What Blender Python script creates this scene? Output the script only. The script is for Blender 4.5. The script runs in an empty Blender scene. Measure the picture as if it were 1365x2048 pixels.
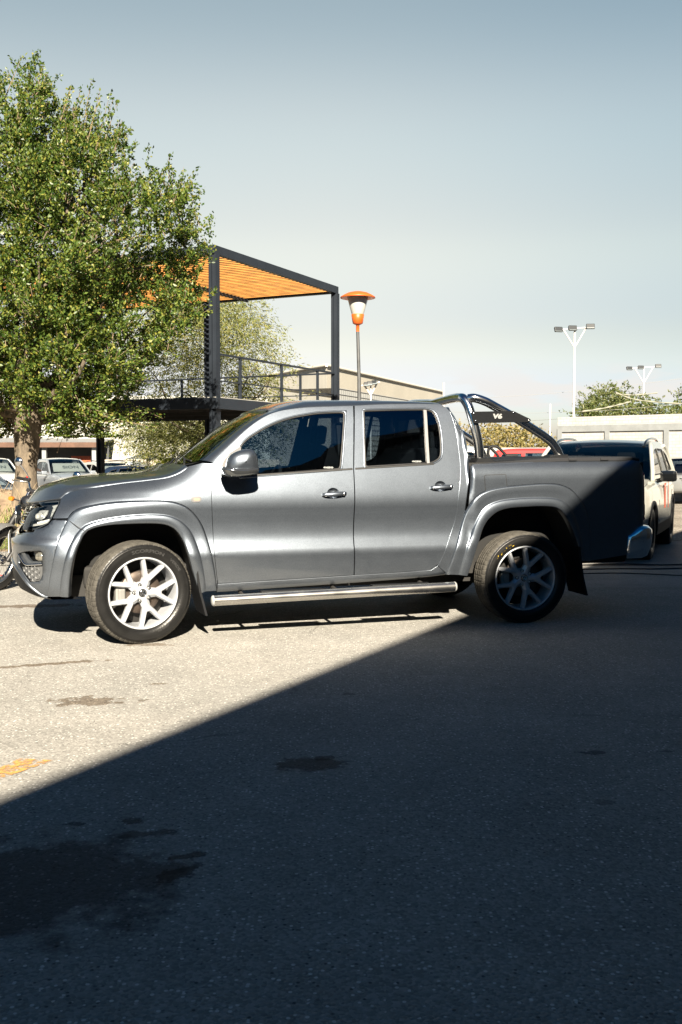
import bpy, bmesh, math, random
import numpy as np
from mathutils import Vector, Matrix, Euler
from mathutils.geometry import delaunay_2d_cdt

random.seed(7)
RNG = np.random.default_rng(11)
R = math.radians
scene = bpy.context.scene
COL = scene.collection
# ---------------------------------------------------------------- camera
CAM_H, FOC, HOR = 1.38, 1990.0, 910.0
PITCH = math.atan((1024 - HOR) / FOC)
cam = bpy.data.cameras.new('camera')
cam_o = bpy.data.objects.new('camera', cam)
COL.objects.link(cam_o)
cam.sensor_fit = 'VERTICAL'
cam.sensor_height = 36.0
cam.lens = FOC / 2048 * 36.0
cam.clip_start = .05
cam.clip_end = 3000
cam_o.location = (0, 0, CAM_H)
cam_o.rotation_euler = (math.pi / 2 - PITCH, 0, 0)
scene.camera = cam_o
# ---------------------------------------------------------------- light
SUN_EL, SUN_AZ = R(31.6), R(180 - 6.3)      # azimuth measured clockwise from +Y towards +X
world = bpy.data.worlds.new('World')
scene.world = world
world.use_nodes = True
wn, wl = world.node_tree.nodes, world.node_tree.links
bg = wn['Background']
sky = wn.new('ShaderNodeTexSky')
sky.sky_type = 'NISHITA'
sky.sun_disc = False
sky.sun_elevation = SUN_EL
sky.sun_rotation = SUN_AZ
sky.altitude = 200
sky.air_density = 1.0
sky.dust_density = 1.6
sky.ozone_density = 1.5
# the dome: the physical sky, paler towards the horizon, with thin low cloud on the right
STR, EXPO = 0.05, 2.25
ALB = .57      # the photograph is exposed bright: surfaces keep modest real albedos
_F = STR * 2 ** EXPO
wtc = wn.new('ShaderNodeTexCoord')
wsx = wn.new('ShaderNodeSeparateXYZ'); wl.new(wtc.outputs['Generated'], wsx.inputs[0])
ramp = wn.new('ShaderNodeValToRGB'); ramp.color_ramp.interpolation = 'EASE'
_n = [(2, (4.57, 5.22, 4.64), (.90, .885, .80)), (7, (4.18, 5.76, 6.88), (.84, .855, .80)), (12, (2.84, 4.34, 6.26), (.75, .80, .78)), (18, (2.09, 3.30, 5.19), (.60, .69, .72)),
      (24.5, (1.60, 2.58, 4.25), (.37, .48, .55)), (33, (1.08, 1.76, 3.08), (.05, .14, .25)), (50, (.7, 1.15, 2.1), (.010, .078, .185)), (80, (.76, 1.16, 2.07), (.004, .060, .155))]
while len(ramp.color_ramp.elements) < len(_n):
    ramp.color_ramp.elements.new(.5)
for e, (el, N, T) in zip(ramp.color_ramp.elements, _n):
    e.position = math.sin(math.radians(el))
for e, (el, N, T) in zip(ramp.color_ramp.elements, _n):
    e.color = (*[T[i] / N[i] / _F / 2.0 for i in range(3)], 1)
wl.new(wsx.outputs[2], ramp.inputs[0])
wm = wn.new('ShaderNodeVectorMath'); wm.operation = 'MULTIPLY'; wl.new(sky.outputs[0], wm.inputs[0]); wl.new(ramp.outputs[0], wm.inputs[1])
wm2 = wn.new('ShaderNodeVectorMath'); wm2.operation = 'SCALE'; wl.new(wm.outputs[0], wm2.inputs[0]); wm2.inputs['Scale'].default_value = 2.0
cmap = wn.new('ShaderNodeMapping'); cmap.inputs['Scale'].default_value = (9, 9, 34); cmap.inputs['Location'].default_value = (.3, 0, .2); wl.new(wtc.outputs['Generated'], cmap.inputs[0])
cn_ = wn.new('ShaderNodeTexNoise'); cn_.inputs['Scale'].default_value = 1.0; cn_.inputs['Detail'].default_value = 7; cn_.inputs['Roughness'].default_value = .55; wl.new(cmap.outputs[0], cn_.inputs['Vector'])
def _mr(v, a, b, c, d):
    t = wn.new('ShaderNodeMapRange'); t.interpolation_type = 'SMOOTHSTEP'
    for k, q in zip(('From Min', 'From Max', 'To Min', 'To Max'), (a, b, c, d)):
        t.inputs[k].default_value = q
    wl.new(v, t.inputs['Value']); return t.outputs[0]
def _mu(a, b):
    t = wn.new('ShaderNodeMath'); t.operation = 'MULTIPLY'; wl.new(a, t.inputs[0])
    if isinstance(b, float): t.inputs[1].default_value = b
    else: wl.new(b, t.inputs[1])
    return t.outputs[0]
cf = _mu(_mu(_mr(cn_.outputs['Fac'], .46, .56, 0, 1), _mr(wsx.outputs[2], .100, .060, 0, 1)), _mu(_mr(wsx.outputs[0], .02, .18, 0, 1), .9))
cmix = wn.new('ShaderNodeMix'); cmix.data_type = 'RGBA'; wl.new(cf, cmix.inputs['Factor'])
wmin = wn.new('ShaderNodeVectorMath'); wmin.operation = 'MINIMUM'; wl.new(wm2.outputs[0], wmin.inputs[0]); wmin.inputs[1].default_value = (.92 / _F, .94 / _F, .95 / _F)
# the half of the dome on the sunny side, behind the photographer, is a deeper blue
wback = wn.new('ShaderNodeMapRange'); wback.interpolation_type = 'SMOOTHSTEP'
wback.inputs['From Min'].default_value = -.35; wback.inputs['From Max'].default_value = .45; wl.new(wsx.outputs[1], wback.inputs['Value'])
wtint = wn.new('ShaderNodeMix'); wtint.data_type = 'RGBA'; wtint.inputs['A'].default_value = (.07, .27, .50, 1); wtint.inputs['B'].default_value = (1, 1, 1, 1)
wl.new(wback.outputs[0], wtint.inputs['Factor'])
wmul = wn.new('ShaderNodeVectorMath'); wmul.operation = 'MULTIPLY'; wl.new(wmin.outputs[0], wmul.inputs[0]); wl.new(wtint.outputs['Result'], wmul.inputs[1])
# and a little bluer and deeper towards the right of the view
wright = wn.new('ShaderNodeMapRange'); wright.interpolation_type = 'SMOOTHSTEP'
wright.inputs['From Min'].default_value = -.05; wright.inputs['From Max'].default_value = .40; wl.new(wsx.outputs[0], wright.inputs['Value'])
wt2 = wn.new('ShaderNodeMix'); wt2.data_type = 'RGBA'; wt2.inputs['A'].default_value = (1.03, 1.02, 1.0, 1); wt2.inputs['B'].default_value = (.82, .90, .95, 1)
wl.new(wright.outputs[0], wt2.inputs['Factor'])
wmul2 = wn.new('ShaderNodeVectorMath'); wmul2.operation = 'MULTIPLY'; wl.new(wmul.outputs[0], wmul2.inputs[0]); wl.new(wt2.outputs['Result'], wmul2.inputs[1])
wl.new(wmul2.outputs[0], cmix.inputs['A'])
cmix.inputs['B'].default_value = (.90 / _F, .87 / _F, .83 / _F, 1)
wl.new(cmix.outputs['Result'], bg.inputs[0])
bg.inputs[1].default_value = STR
sun = bpy.data.lights.new('sun', 'SUN')
sun_o = bpy.data.objects.new('sun', sun)
COL.objects.link(sun_o)
sun.energy = 5.0
sun.angle = R(0.6)
sun.color = (1.0, .885, .71)
sd = Vector((math.sin(SUN_AZ) * math.cos(SUN_EL), math.cos(SUN_AZ) * math.cos(SUN_EL), math.sin(SUN_EL)))
sun_o.rotation_euler = sd.to_track_quat('Z', 'Y').to_euler()
sun_o.location = (0, -20, 30)
scene.view_settings.view_transform = 'Standard'
scene.view_settings.look = 'None'
scene.view_settings.exposure = EXPO
scene.view_settings.gamma = 1.0
scene.view_settings.use_curve_mapping = False
scene.cycles.use_denoising = True
scene.cycles.max_bounces = 8
scene.cycles.transparent_max_bounces = 12
scene.cycles.sample_clamp_indirect = 6
# ---------------------------------------------------------------- picture geometry: turns a point of the photo into a place
TY, TX0, TZ0 = .2952, -1.444, 7.187          # pickup: heading, position of the near front wheel's outer face
VC, WB, RW = .95, 3.095, .372                # centre line, wheelbase, wheel radius
_cp, _sp, _cy, _sy = math.cos(PITCH), math.sin(PITCH), math.cos(TY), math.sin(TY)

def projw(X, Y, Z):
    zz = Z - CAM_H
    zc = Y * _cp - zz * _sp
    yc = zz * _cp + Y * _sp
    return 682.5 + FOC * X / zc, 1024 - FOC * yc / zc

def projt(u, v, z):
    return projw(TX0 + u * _cy - v * _sy, TZ0 + u * _sy + v * _cy, z)

def ray(x, y):
    a, b = (x - 682.5) / FOC, (1024 - y) / FOC
    return a, _cp + b * _sp, b * _cp - _sp

def gnd(x, y, z=0.0):
    r = ray(x, y)
    t = (z - CAM_H) / r[2]
    return r[0] * t, r[1] * t

def at(x, y, Y):
    """the place at depth Y (metres ahead of the camera) seen at pixel x, y"""
    r = ray(x, y)
    t = Y / r[1]
    return Vector((r[0] * t, Y, CAM_H + r[2] * t))

def bpt(x, y, v=0.0):
    """pickup coordinates (u, z) of pixel x, y on the plane at lateral depth v"""
    r = ray(x, y)
    t = (v - TX0 * _sy + TZ0 * _cy) / (-r[0] * _sy + r[1] * _cy)
    dx, dz = r[0] * t - TX0, r[1] * t - TZ0
    return dx * _cy + dz * _sy, r[2] * t + CAM_H

# plan outline of the pickup (seen from above), from the middle of the nose round to the middle of the tail
_plan = [(-.920, .95), (-.919, .85), (-.917, .7), (-.904, .5), (-.876, .36), (-.825, .24), (-.755, .155), (-.68, .098), (-.60, .057), (-.51, .026),
         (-.42, .008), (-.30, .0), (-.1, .0), (.3, .0), (1.0, .0), (2.0, .0), (3.0, .0), (3.8, .0), (4.02, .001), (4.12, .008), (4.21, .03),
         (4.27, .08), (4.30, .15), (4.31, .25), (4.315, .5), (4.315, .95)]

def catmull(P, n=8, closed=False):
    P = np.asarray(P, float)
    k = len(P)
    if k < 3:
        return P
    out = []
    rng = range(k if closed else k - 1)
    for i in rng:
        if closed:
            a, b, c, d = P[i - 1], P[i], P[(i + 1) % k], P[(i + 2) % k]
        else:
            b, c = P[i], P[i + 1]
            a = P[i - 1] if i > 0 else 2 * b - c
            d = P[i + 2] if i + 2 < k else 2 * c - b
        # centripetal
        t0 = 0; t1 = t0 + max(np.linalg.norm(b - a) ** .5, 1e-6); t2 = t1 + max(np.linalg.norm(c - b) ** .5, 1e-6); t3 = t2 + max(np.linalg.norm(d - c) ** .5, 1e-6)
        for t in np.linspace(t1, t2, n, endpoint=False):
            A1 = (t1 - t) / (t1 - t0) * a + (t - t0) / (t1 - t0) * b
            A2 = (t2 - t) / (t2 - t1) * b + (t - t1) / (t2 - t1) * c
            A3 = (t3 - t) / (t3 - t2) * c + (t - t2) / (t3 - t2) * d
            B1 = (t2 - t) / (t2 - t0) * A1 + (t - t0) / (t2 - t0) * A2
            B2 = (t3 - t) / (t3 - t1) * A2 + (t - t1) / (t3 - t1) * A3
            out.append((t2 - t) / (t2 - t1) * B1 + (t - t1) / (t2 - t1) * B2)
    if not closed:
        out.append(P[-1])
    return np.array(out)

_pl = catmull(_plan, 14)
_seg = np.r_[0, np.cumsum(np.linalg.norm(np.diff(_pl, axis=0), axis=1))]
# parameter a equals u along the straight side
_a = _seg - np.interp(1.0, _pl[:, 0][:-200], _seg[:-200]) + 1.0 if False else _seg - _seg[np.argmin(np.abs(_pl[:, 0] - 1.0))] + _pl[np.argmin(np.abs(_pl[:, 0] - 1.0)), 0]
_tan = np.gradient(_pl, _a, axis=0)
_tan /= np.linalg.norm(_tan, axis=1)[:, None]
_nrm = np.stack([_tan[:, 1] * -1, _tan[:, 0]], 1)      # inward
for _k in range(3):
    _nrm = np.vstack([_nrm[:1], (_nrm[:-2] + _nrm[1:-1] + _nrm[2:]) / 3, _nrm[-1:]])
A_NOSE, A_TAIL = _a[0], _a[-1]

def sstep(x, a, b):
    t = np.clip((x - a) / (b - a), 0, 1)
    return t * t * (3 - 2 * t)

def smooth_interp(xs, ys):
    c = catmull(np.stack([xs, ys], 1), 10)
    return lambda x: np.interp(x, c[:, 0], c[:, 1])

# inward offset of the body side by height: sill, crease, ledge, flank, shoulder, glass house
_side = smooth_interp([.20, .36, .42, .50, .57, .60, .628, .638, .648, .66, .69, .72, .75, .79, .86, .94, 1.00, 1.05, 1.10, 1.15, 1.20, 1.24, 1.30, 1.40, 1.55, 1.70, 1.78, 1.90],
                      [.13, .094, .073, .052, .0405, .0355, .0312, .0302, .0315, .0345, .0425, .0505, .0575, .0625, .0640, .0590, .0545, .0575, .066, .0775, .0905, .102, .121, .153, .201, .254, .288, .35])
# the nose: lower lip, bumper, ledge, lamps, bonnet edge
_nose = smooth_interp([.15, .28, .34, .42, .55, .70, .745, .758, .778, .80, .85, .92, .98, 1.04, 1.12],
                      [.30, .17, .075, .02, .010, .0, .0, .004, .034, .045, .062, .095, .13, .19, .32])
_tail = smooth_interp([.2, .4, .6, .9, 1.2, 1.3, 1.4], [.03, .015, .005, .0, .01, .02, .035])
# height of the bonnet seam above the front wing
_zt = smooth_interp([-1.4, -.75, -.6, -.45, -.2, .05, .3, .5, .8], [1.04, 1.05, 1.075, 1.115, 1.165, 1.20, 1.235, 1.27, 1.30])

def s_off(a, z):
    o = _side(z)
    # crease and ledge fade out towards the front wing
    zt = _zt(a)
    sh = .13 * np.clip((z - (zt - .20)) / .20, 0, 1.3) ** 2.2
    o = np.where(a < .62, np.minimum(o, .062) + sh * (1 - sstep(a, .0, .62)) + (o - np.minimum(o, .062)) * sstep(a, .0, .62), o)
    w = sstep(a, -.30, -.85)
    o = o * (1 - w) + _nose(z) * w
    # the load bed is a plain slightly rounded side
    wb = sstep(a, 2.60, 2.635)
    bed = .040 + .10 * np.clip((z - 1.16) / .2, 0, 1) ** 2.6 + .012 * np.clip((.95 - z) / .4, 0, 1)
    o = o * (1 - wb) + bed * wb
    wt = sstep(a, 4.0, 4.3)
    return o * (1 - wt) + (_tail(z) + .02) * wt

def SH(a, z, d=0.0):
    """point of the body shell at length a and height z, d metres outward of the skin"""
    a = np.asarray(a, float); z = np.asarray(z, float)
    o = s_off(a, z) - d
    return np.stack([np.interp(a, _a, _pl[:, 0]) + np.interp(a, _a, _nrm[:, 0]) * o,
                     np.interp(a, _a, _pl[:, 1]) + np.interp(a, _a, _nrm[:, 1]) * o, z + 0 * a], -1)

def SHn(a, z):
    e = .006
    du = SH(a + e, z) - SH(a - e, z)
    dz = SH(a, z + e) - SH(a, z - e)
    n = np.cross(du, dz)
    return n / (np.linalg.norm(n, axis=-1, keepdims=True) + 1e-12)      # outward (towards -v on the side)

def inv(pts, d=0.0):
    """shell parameters (a, z) under photo pixels"""
    pts = np.atleast_2d(np.asarray(pts, float))
    out = []
    for x, y in pts:
        u, z = bpt(x, y, .05)
        q = np.array([max(min(u, 4.3), -1.2), z])
        best = None
        for it in range(60):
            p = SH(q[0], q[1], d)
            e = np.array(projt(*p)) - (x, y)
            n = np.hypot(*e)
            if best is None or n < best[0]:
                best = (n, q.copy())
            if n < .02:
                break
            J = np.empty((2, 2))
            for k in range(2):
                q2 = q.copy(); q2[k] += 1e-3
                J[:, k] = (np.array(projt(*SH(q2[0], q2[1], d))) - (x, y) - e) / 1e-3
            try:
                s = np.linalg.solve(J.T @ J + np.eye(2) * 20, -J.T @ e)
            except Exception:
                break
            s = np.clip(s, -.12, .12)
            q = q + s
        out.append(best[1])
    return np.array(out)
# ---------------------------------------------------------------- mesh helpers
class MB:
    """collects geometry for ONE mesh object"""
    def __init__(s):
        s.v = []; s.f = []; s.n = []; s.mi = []; s.smooth = []; s.mats = []
    def mat(s, m):
        if m is None:
            return 0
        if m not in s.mats:
            s.mats.append(m)
        return s.mats.index(m)
    def add(s, verts, faces, normals=None, m=None, smooth=True):
        k = len(s.v)
        verts = [tuple(map(float, p)) for p in verts]
        s.v += verts
        s.n += [None] * len(verts) if normals is None else [tuple(map(float, q)) for q in normals]
        i = s.mat(m)
        for f in faces:
            s.f.append(tuple(int(q) + k for q in f)); s.mi.append(i); s.smooth.append(smooth)
        return s
    def grid(s, P, closed_u=False, closed_v=False, m=None, smooth=True, flip=False):
        P = np.asarray(P, float)
        a, b = P.shape[:2]
        F = []
        for i in range(a if closed_u else a - 1):
            for j in range(b if closed_v else b - 1):
                q = (i * b + j, i * b + (j + 1) % b, ((i + 1) % a) * b + (j + 1) % b, ((i + 1) % a) * b + j)
                F.append(q[::-1] if flip else q)
        return s.add(P.reshape(-1, 3), F, m=m, smooth=smooth)
    def box(s, c, d, rot=None, m=None, bev=0.0):
        x, y, z = [q / 2 for q in d]
        if bev <= 0:
            V = [(i * x, j * y, k * z) for i in (-1, 1) for j in (-1, 1) for k in (-1, 1)]
            F = [(0, 1, 3, 2), (4, 6, 7, 5), (0, 4, 5, 1), (2, 3, 7, 6), (0, 2, 6, 4), (1, 5, 7, 3)]
        else:
            bm = bmesh.new()
            bmesh.ops.create_cube(bm, size=1, matrix=Matrix.Diagonal((*d, 1)))
            bmesh.ops.bevel(bm, geom=bm.edges[:], offset=bev, segments=2, affect='EDGES', profile=.6)
            V = [tuple(p.co) for p in bm.verts]; F = [[p.index for p in f.verts] for f in bm.faces]
            bm.free()
        M = Matrix.Translation(Vector(c)) @ (rot.to_matrix().to_4x4() if rot is not None and not isinstance(rot, Matrix) else (rot if rot is not None else Matrix()))
        V = [M @ Vector(p) for p in V]
        return s.add(V, F, m=m, smooth=False)
    def tube(s, path, r, n=12, m=None, caps=True, smooth=True):
        path = [Vector(tuple(map(float, p))) for p in path]
        rr = r if hasattr(r, '__len__') else [r] * len(path)
        P = []
        ref = None
        for i, p in enumerate(path):
            t = (path[min(i + 1, len(path) - 1)] - path[max(i - 1, 0)]).normalized()
            if ref is None:
                ref = t.orthogonal().normalized()
            ref = (ref - t * ref.dot(t))
            ref = ref.normalized() if ref.length > 1e-6 else t.orthogonal().normalized()
            b = t.cross(ref)
            P.append([p + (ref * math.cos(q) + b * math.sin(q)) * rr[i] for q in np.linspace(0, 2 * math.pi, n, endpoint=False)])
        s.grid([[tuple(q) for q in row] for row in P], closed_v=True, m=m, smooth=smooth, flip=True)
        if caps:
            k = len(s.v)
            s.add([tuple(q) for q in P[0]], [tuple(range(n))], m=m, smooth=False)
            s.add([tuple(q) for q in P[-1]], [tuple(range(n))[::-1]], m=m, smooth=False)
        return s
    def lathe(s, prof, n=48, axis='y', c=(0, 0, 0), m=None, smooth=True, ang=2 * math.pi):
        """prof: (radius, along) pairs"""
        P = []
        for t in np.linspace(0, ang, n, endpoint=ang < 6.28):
            row = []
            for r, h in prof:
                if axis == 'y':
                    p = (c[0] + r * math.cos(t), c[1] + h, c[2] + r * math.sin(t))
                elif axis == 'z':
                    p = (c[0] + r * math.cos(t), c[1] + r * math.sin(t), c[2] + h)
                else:
                    p = (c[0] + h, c[1] + r * math.cos(t), c[2] + r * math.sin(t))
                row.append(p)
            P.append(row)
        return s.grid(P, closed_u=ang >= 6.28, m=m, smooth=smooth)
    def prism(s, poly, t, frame=None, m=None):
        """flat polygon (x, y) with thickness t along z, placed by frame"""
        n = len(poly)
        V = [(x, y, 0) for x, y in poly] + [(x, y, t) for x, y in poly]
        F = [tuple(range(n))[::-1], tuple(range(n, 2 * n))] + [(i, (i + 1) % n, n + (i + 1) % n, n + i) for i in range(n)]
        if frame is not None:
            V = [frame @ Vector(p) for p in V]
        return s.add(V, F, m=m, smooth=False)
    def mirror(s, c=None):
        """the same geometry on the other side of the centre plane y = c"""
        c = VC if c is None else c
        o = MB(); o.mats = list(s.mats)
        o.v = [(x, 2 * c - y, z) for x, y, z in s.v]
        o.n = [None if q is None else (q[0], -q[1], q[2]) for q in s.n]
        o.f = [f[::-1] for f in s.f]; o.mi = list(s.mi); o.smooth = list(s.smooth)
        return o
    def join(s, o):
        k = len(s.v)
        s.v += o.v; s.n += o.n
        s.f += [tuple(q + k for q in f) for f in o.f]
        idx = [s.mat(m) for m in o.mats] or [0]
        s.mi += [idx[i] if i < len(idx) else 0 for i in o.mi]; s.smooth += o.smooth
        return s
    def build(s, name, material=None, parent=None, loc=None, rot=None, weld=0.0):
        me = bpy.data.meshes.new(name)
        me.from_pydata(s.v, [], s.f)
        mats = s.mats or [material]
        for m in mats:
            me.materials.append(m)
        me.polygons.foreach_set('material_index', s.mi)
        me.polygons.foreach_set('use_smooth', s.smooth)
        me.update()
        if weld:
            bm = bmesh.new(); bm.from_mesh(me)
            bmesh.ops.remove_doubles(bm, verts=bm.verts[:], dist=weld)
            bmesh.ops.recalc_face_normals(bm, faces=bm.faces[:])
            bm.to_mesh(me); bm.free()
        elif any(q is not None for q in s.n):
            vn = [tuple(q.vector) for q in me.vertex_normals]
            me.normals_split_custom_set_from_vertices([q if q is not None else vn[i] for i, q in enumerate(s.n)])
        o = bpy.data.objects.new(name, me)
        COL.objects.link(o)
        if parent is not None:
            o.parent = parent
        if loc is not None:
            o.location = loc
        if rot is not None:
            o.rotation_euler = rot
        return o

def thing(name, label, cat, loc=(0, 0, 0), rotz=0.0, group=None):
    o = bpy.data.objects.new(name, None)
    COL.objects.link(o)
    o.location = loc; o.rotation_euler = (0, 0, rotz)
    o['label'] = label; o['category'] = cat
    if group:
        o['group'] = group
    return o

def tag(o, label=None, cat=None, group=None, kind=None):
    for k, v in (('label', label), ('category', cat), ('group', group), ('kind', kind)):
        if v:
            o[k] = v
    return o

def copy_tree(o, parent=None):
    c = o.copy(); COL.objects.link(c)
    if parent is not None:
        c.parent = parent
        c.matrix_parent_inverse = o.matrix_parent_inverse.copy()
    for ch in [q for q in bpy.data.objects if q.parent is o]:
        copy_tree(ch, c)
    return c

def kids(o):
    return [q for q in bpy.data.objects if q.parent is o]

def inside(P, poly):
    P = np.asarray(P); x, y = P[:, 0], P[:, 1]
    r = np.zeros(len(P), bool)
    n = len(poly)
    for i in range(n):
        x1, y1 = poly[i]; x2, y2 = poly[(i + 1) % n]
        if y1 == y2:
            continue
        c = ((y1 > y) != (y2 > y)) & (x < (x2 - x1) * (y - y1) / (y2 - y1) + x1)
        r ^= c
    return r

def resample(P, sp, closed=True):
    P = np.asarray(P, float)
    out = []
    n = len(P)
    for i in range(n if closed else n - 1):
        a, b = P[i], P[(i + 1) % n]
        k = max(1, int(math.ceil(np.linalg.norm(b - a) / sp)))
        for t in range(k):
            out.append(a + (b - a) * t / k)
    if not closed:
        out.append(P[-1])
    return np.array(out)

def offset_poly(P, d):
    """moves a closed polygon inwards by d (outwards when negative)"""
    P = np.asarray(P, float)
    keep = [0]
    for i in range(1, len(P)):
        if np.linalg.norm(P[i] - P[keep[-1]]) > 1e-4:
            keep.append(i)
    P = P[keep]
    if np.linalg.norm(P[0] - P[-1]) < 1e-4:
        P = P[:-1]
    A = .5 * np.sum(P[:, 0] * np.roll(P[:, 1], -1) - np.roll(P[:, 0], -1) * P[:, 1])
    s = 1 if A > 0 else -1
    e1 = P - np.roll(P, 1, axis=0); e2 = np.roll(P, -1, axis=0) - P
    n1 = np.stack([-e1[:, 1], e1[:, 0]], 1) * s; n2 = np.stack([-e2[:, 1], e2[:, 0]], 1) * s
    n1 /= np.linalg.norm(n1, axis=1)[:, None] + 1e-12; n2 /= np.linalg.norm(n2, axis=1)[:, None] + 1e-12
    m = n1 + n2
    l = np.linalg.norm(m, axis=1)[:, None]
    m = m / np.maximum(l, 1e-6)
    c = np.clip(np.sum(m * n1, axis=1)[:, None], .45, 1)
    return P + m * d / c

def cdt(loops, holes=(), sp=.035):
    """triangles of a polygon with holes: returns points, triangles, loop index lists"""
    pts = []; edges = []; loopidx = []
    for L in list(loops) + list(holes):
        k = len(pts); n = len(L)
        pts += [tuple(p) for p in L]
        edges += [(k + i, k + (i + 1) % n) for i in range(n)]
        loopidx.append(list(range(k, k + n)))
    B = np.array(pts)
    if sp:
        lo, hi = B.min(0), B.max(0)
        gx = np.arange(lo[0] + sp / 2, hi[0], sp); gy = np.arange(lo[1] + sp / 2, hi[1], sp)
        G = np.array([(x, y) for x in gx for y in gy]) if len(gx) and len(gy) else np.zeros((0, 2))
        if len(G):
            ok = inside(G, loops[0])
            for h_ in holes:
                ok &= ~inside(G, h_)
            G = G[ok]
        if len(G):
            dm = np.array([np.min(np.sum((B - g) ** 2, axis=1)) for g in G])
            G = G[dm > (sp * .45) ** 2]
        pts += [tuple(g) for g in G]
    vo, eo, fo, ov, oe, of = delaunay_2d_cdt([Vector(p) for p in pts], edges, [], 0, 1e-6)
    V = np.array([tuple(p) for p in vo])
    remap = {}
    for i, src in enumerate(ov):
        for q in src:
            remap[q] = i
    T = [tuple(f) for f in fo if len(f) == 3]
    C = np.array([V[list(t)].mean(0) for t in T])
    ok = inside(C, loops[0])
    for h_ in holes:
        ok &= ~inside(C, h_)
    T = [t for t, k in zip(T, ok) if k]
    return V, T, [[remap.get(i, i) for i in L] for L in loopidx]

def shell_panel(loop, holes=(), d=0.0, inset=.0022, rim=.018, sp=.035, bsp=.03, m=None, back=False, fn=None):
    """a piece of body skin bounded by a loop in shell coordinates (a, z)"""
    fn = fn or SH
    L = resample(offset_poly(loop, inset), bsp)
    H = [resample(offset_poly(h_, -0.0), bsp) for h_ in holes]
    V, T, LI = cdt([L], H, sp)
    P = fn(V[:, 0], V[:, 1], d)
    e = .006
    du = fn(V[:, 0] + e, V[:, 1], d) - fn(V[:, 0] - e, V[:, 1], d)
    dz = fn(V[:, 0], V[:, 1] + e, d) - fn(V[:, 0], V[:, 1] - e, d)
    N = np.cross(du, dz); N /= np.linalg.norm(N, axis=1)[:, None] + 1e-12
    # orient triangles along N
    F = []
    for a, b, c in T:
        g = np.cross(P[b] - P[a], P[c] - P[a])
        F.append((a, b, c) if g @ N[a] > 0 else (a, c, b))
    mb = MB()
    mb.add(P, F, N, m=m)
    if rim:
        for k, li in enumerate(LI):
            q = V[li]
            A = P[li]; Bp = fn(q[:, 0], q[:, 1], d - rim)
            tn = np.roll(A, -1, axis=0) - np.roll(A, 1, axis=0)
            nn = np.cross(tn, N[li]); nn /= np.linalg.norm(nn, axis=1)[:, None] + 1e-12
            cen = A.mean(0)
            if np.sum(nn * (A - cen)) < 0:
                nn = -nn
            if k > 0:
                nn = -nn
            n = len(li)
            F = [(i, (i + 1) % n, n + (i + 1) % n, n + i) for i in range(n)]
            g = np.cross(A[1] - A[0], Bp[0] - A[0])
            if g @ nn[0] < 0:
                F = [f[::-1] for f in F]
            mb.add(np.vstack([A, Bp]), F, np.vstack([nn, nn]), m=m)
    return mb

def text_mesh(body, size=1.0, depth=0.0, bold=0.0):
    """vertices and faces of a word, origin at its centre, in the x-y plane"""
    cu = bpy.data.curves.new('lettering', 'FONT')
    cu.body = body; cu.size = size; cu.extrude = depth; cu.offset = bold
    cu.align_x = 'CENTER'; cu.align_y = 'CENTER'
    cu.resolution_u = 3
    o = bpy.data.objects.new('lettering', cu)
    COL.objects.link(o)
    dg = bpy.context.evaluated_depsgraph_get()
    me = o.evaluated_get(dg).to_mesh()
    V = [tuple(v.co) for v in me.vertices]; F = [tuple(p.vertices) for p in me.polygons]
    o.evaluated_get(dg).to_mesh_clear()
    bpy.data.objects.remove(o); bpy.data.curves.remove(cu)
    return V, F
# ---------------------------------------------------------------- materials
MATS = {}
def newmat(name):
    m = bpy.data.materials.new(name); m.use_nodes = True
    nt = m.node_tree
    return m, nt.nodes, nt.links, nt.nodes['Principled BSDF']

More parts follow.
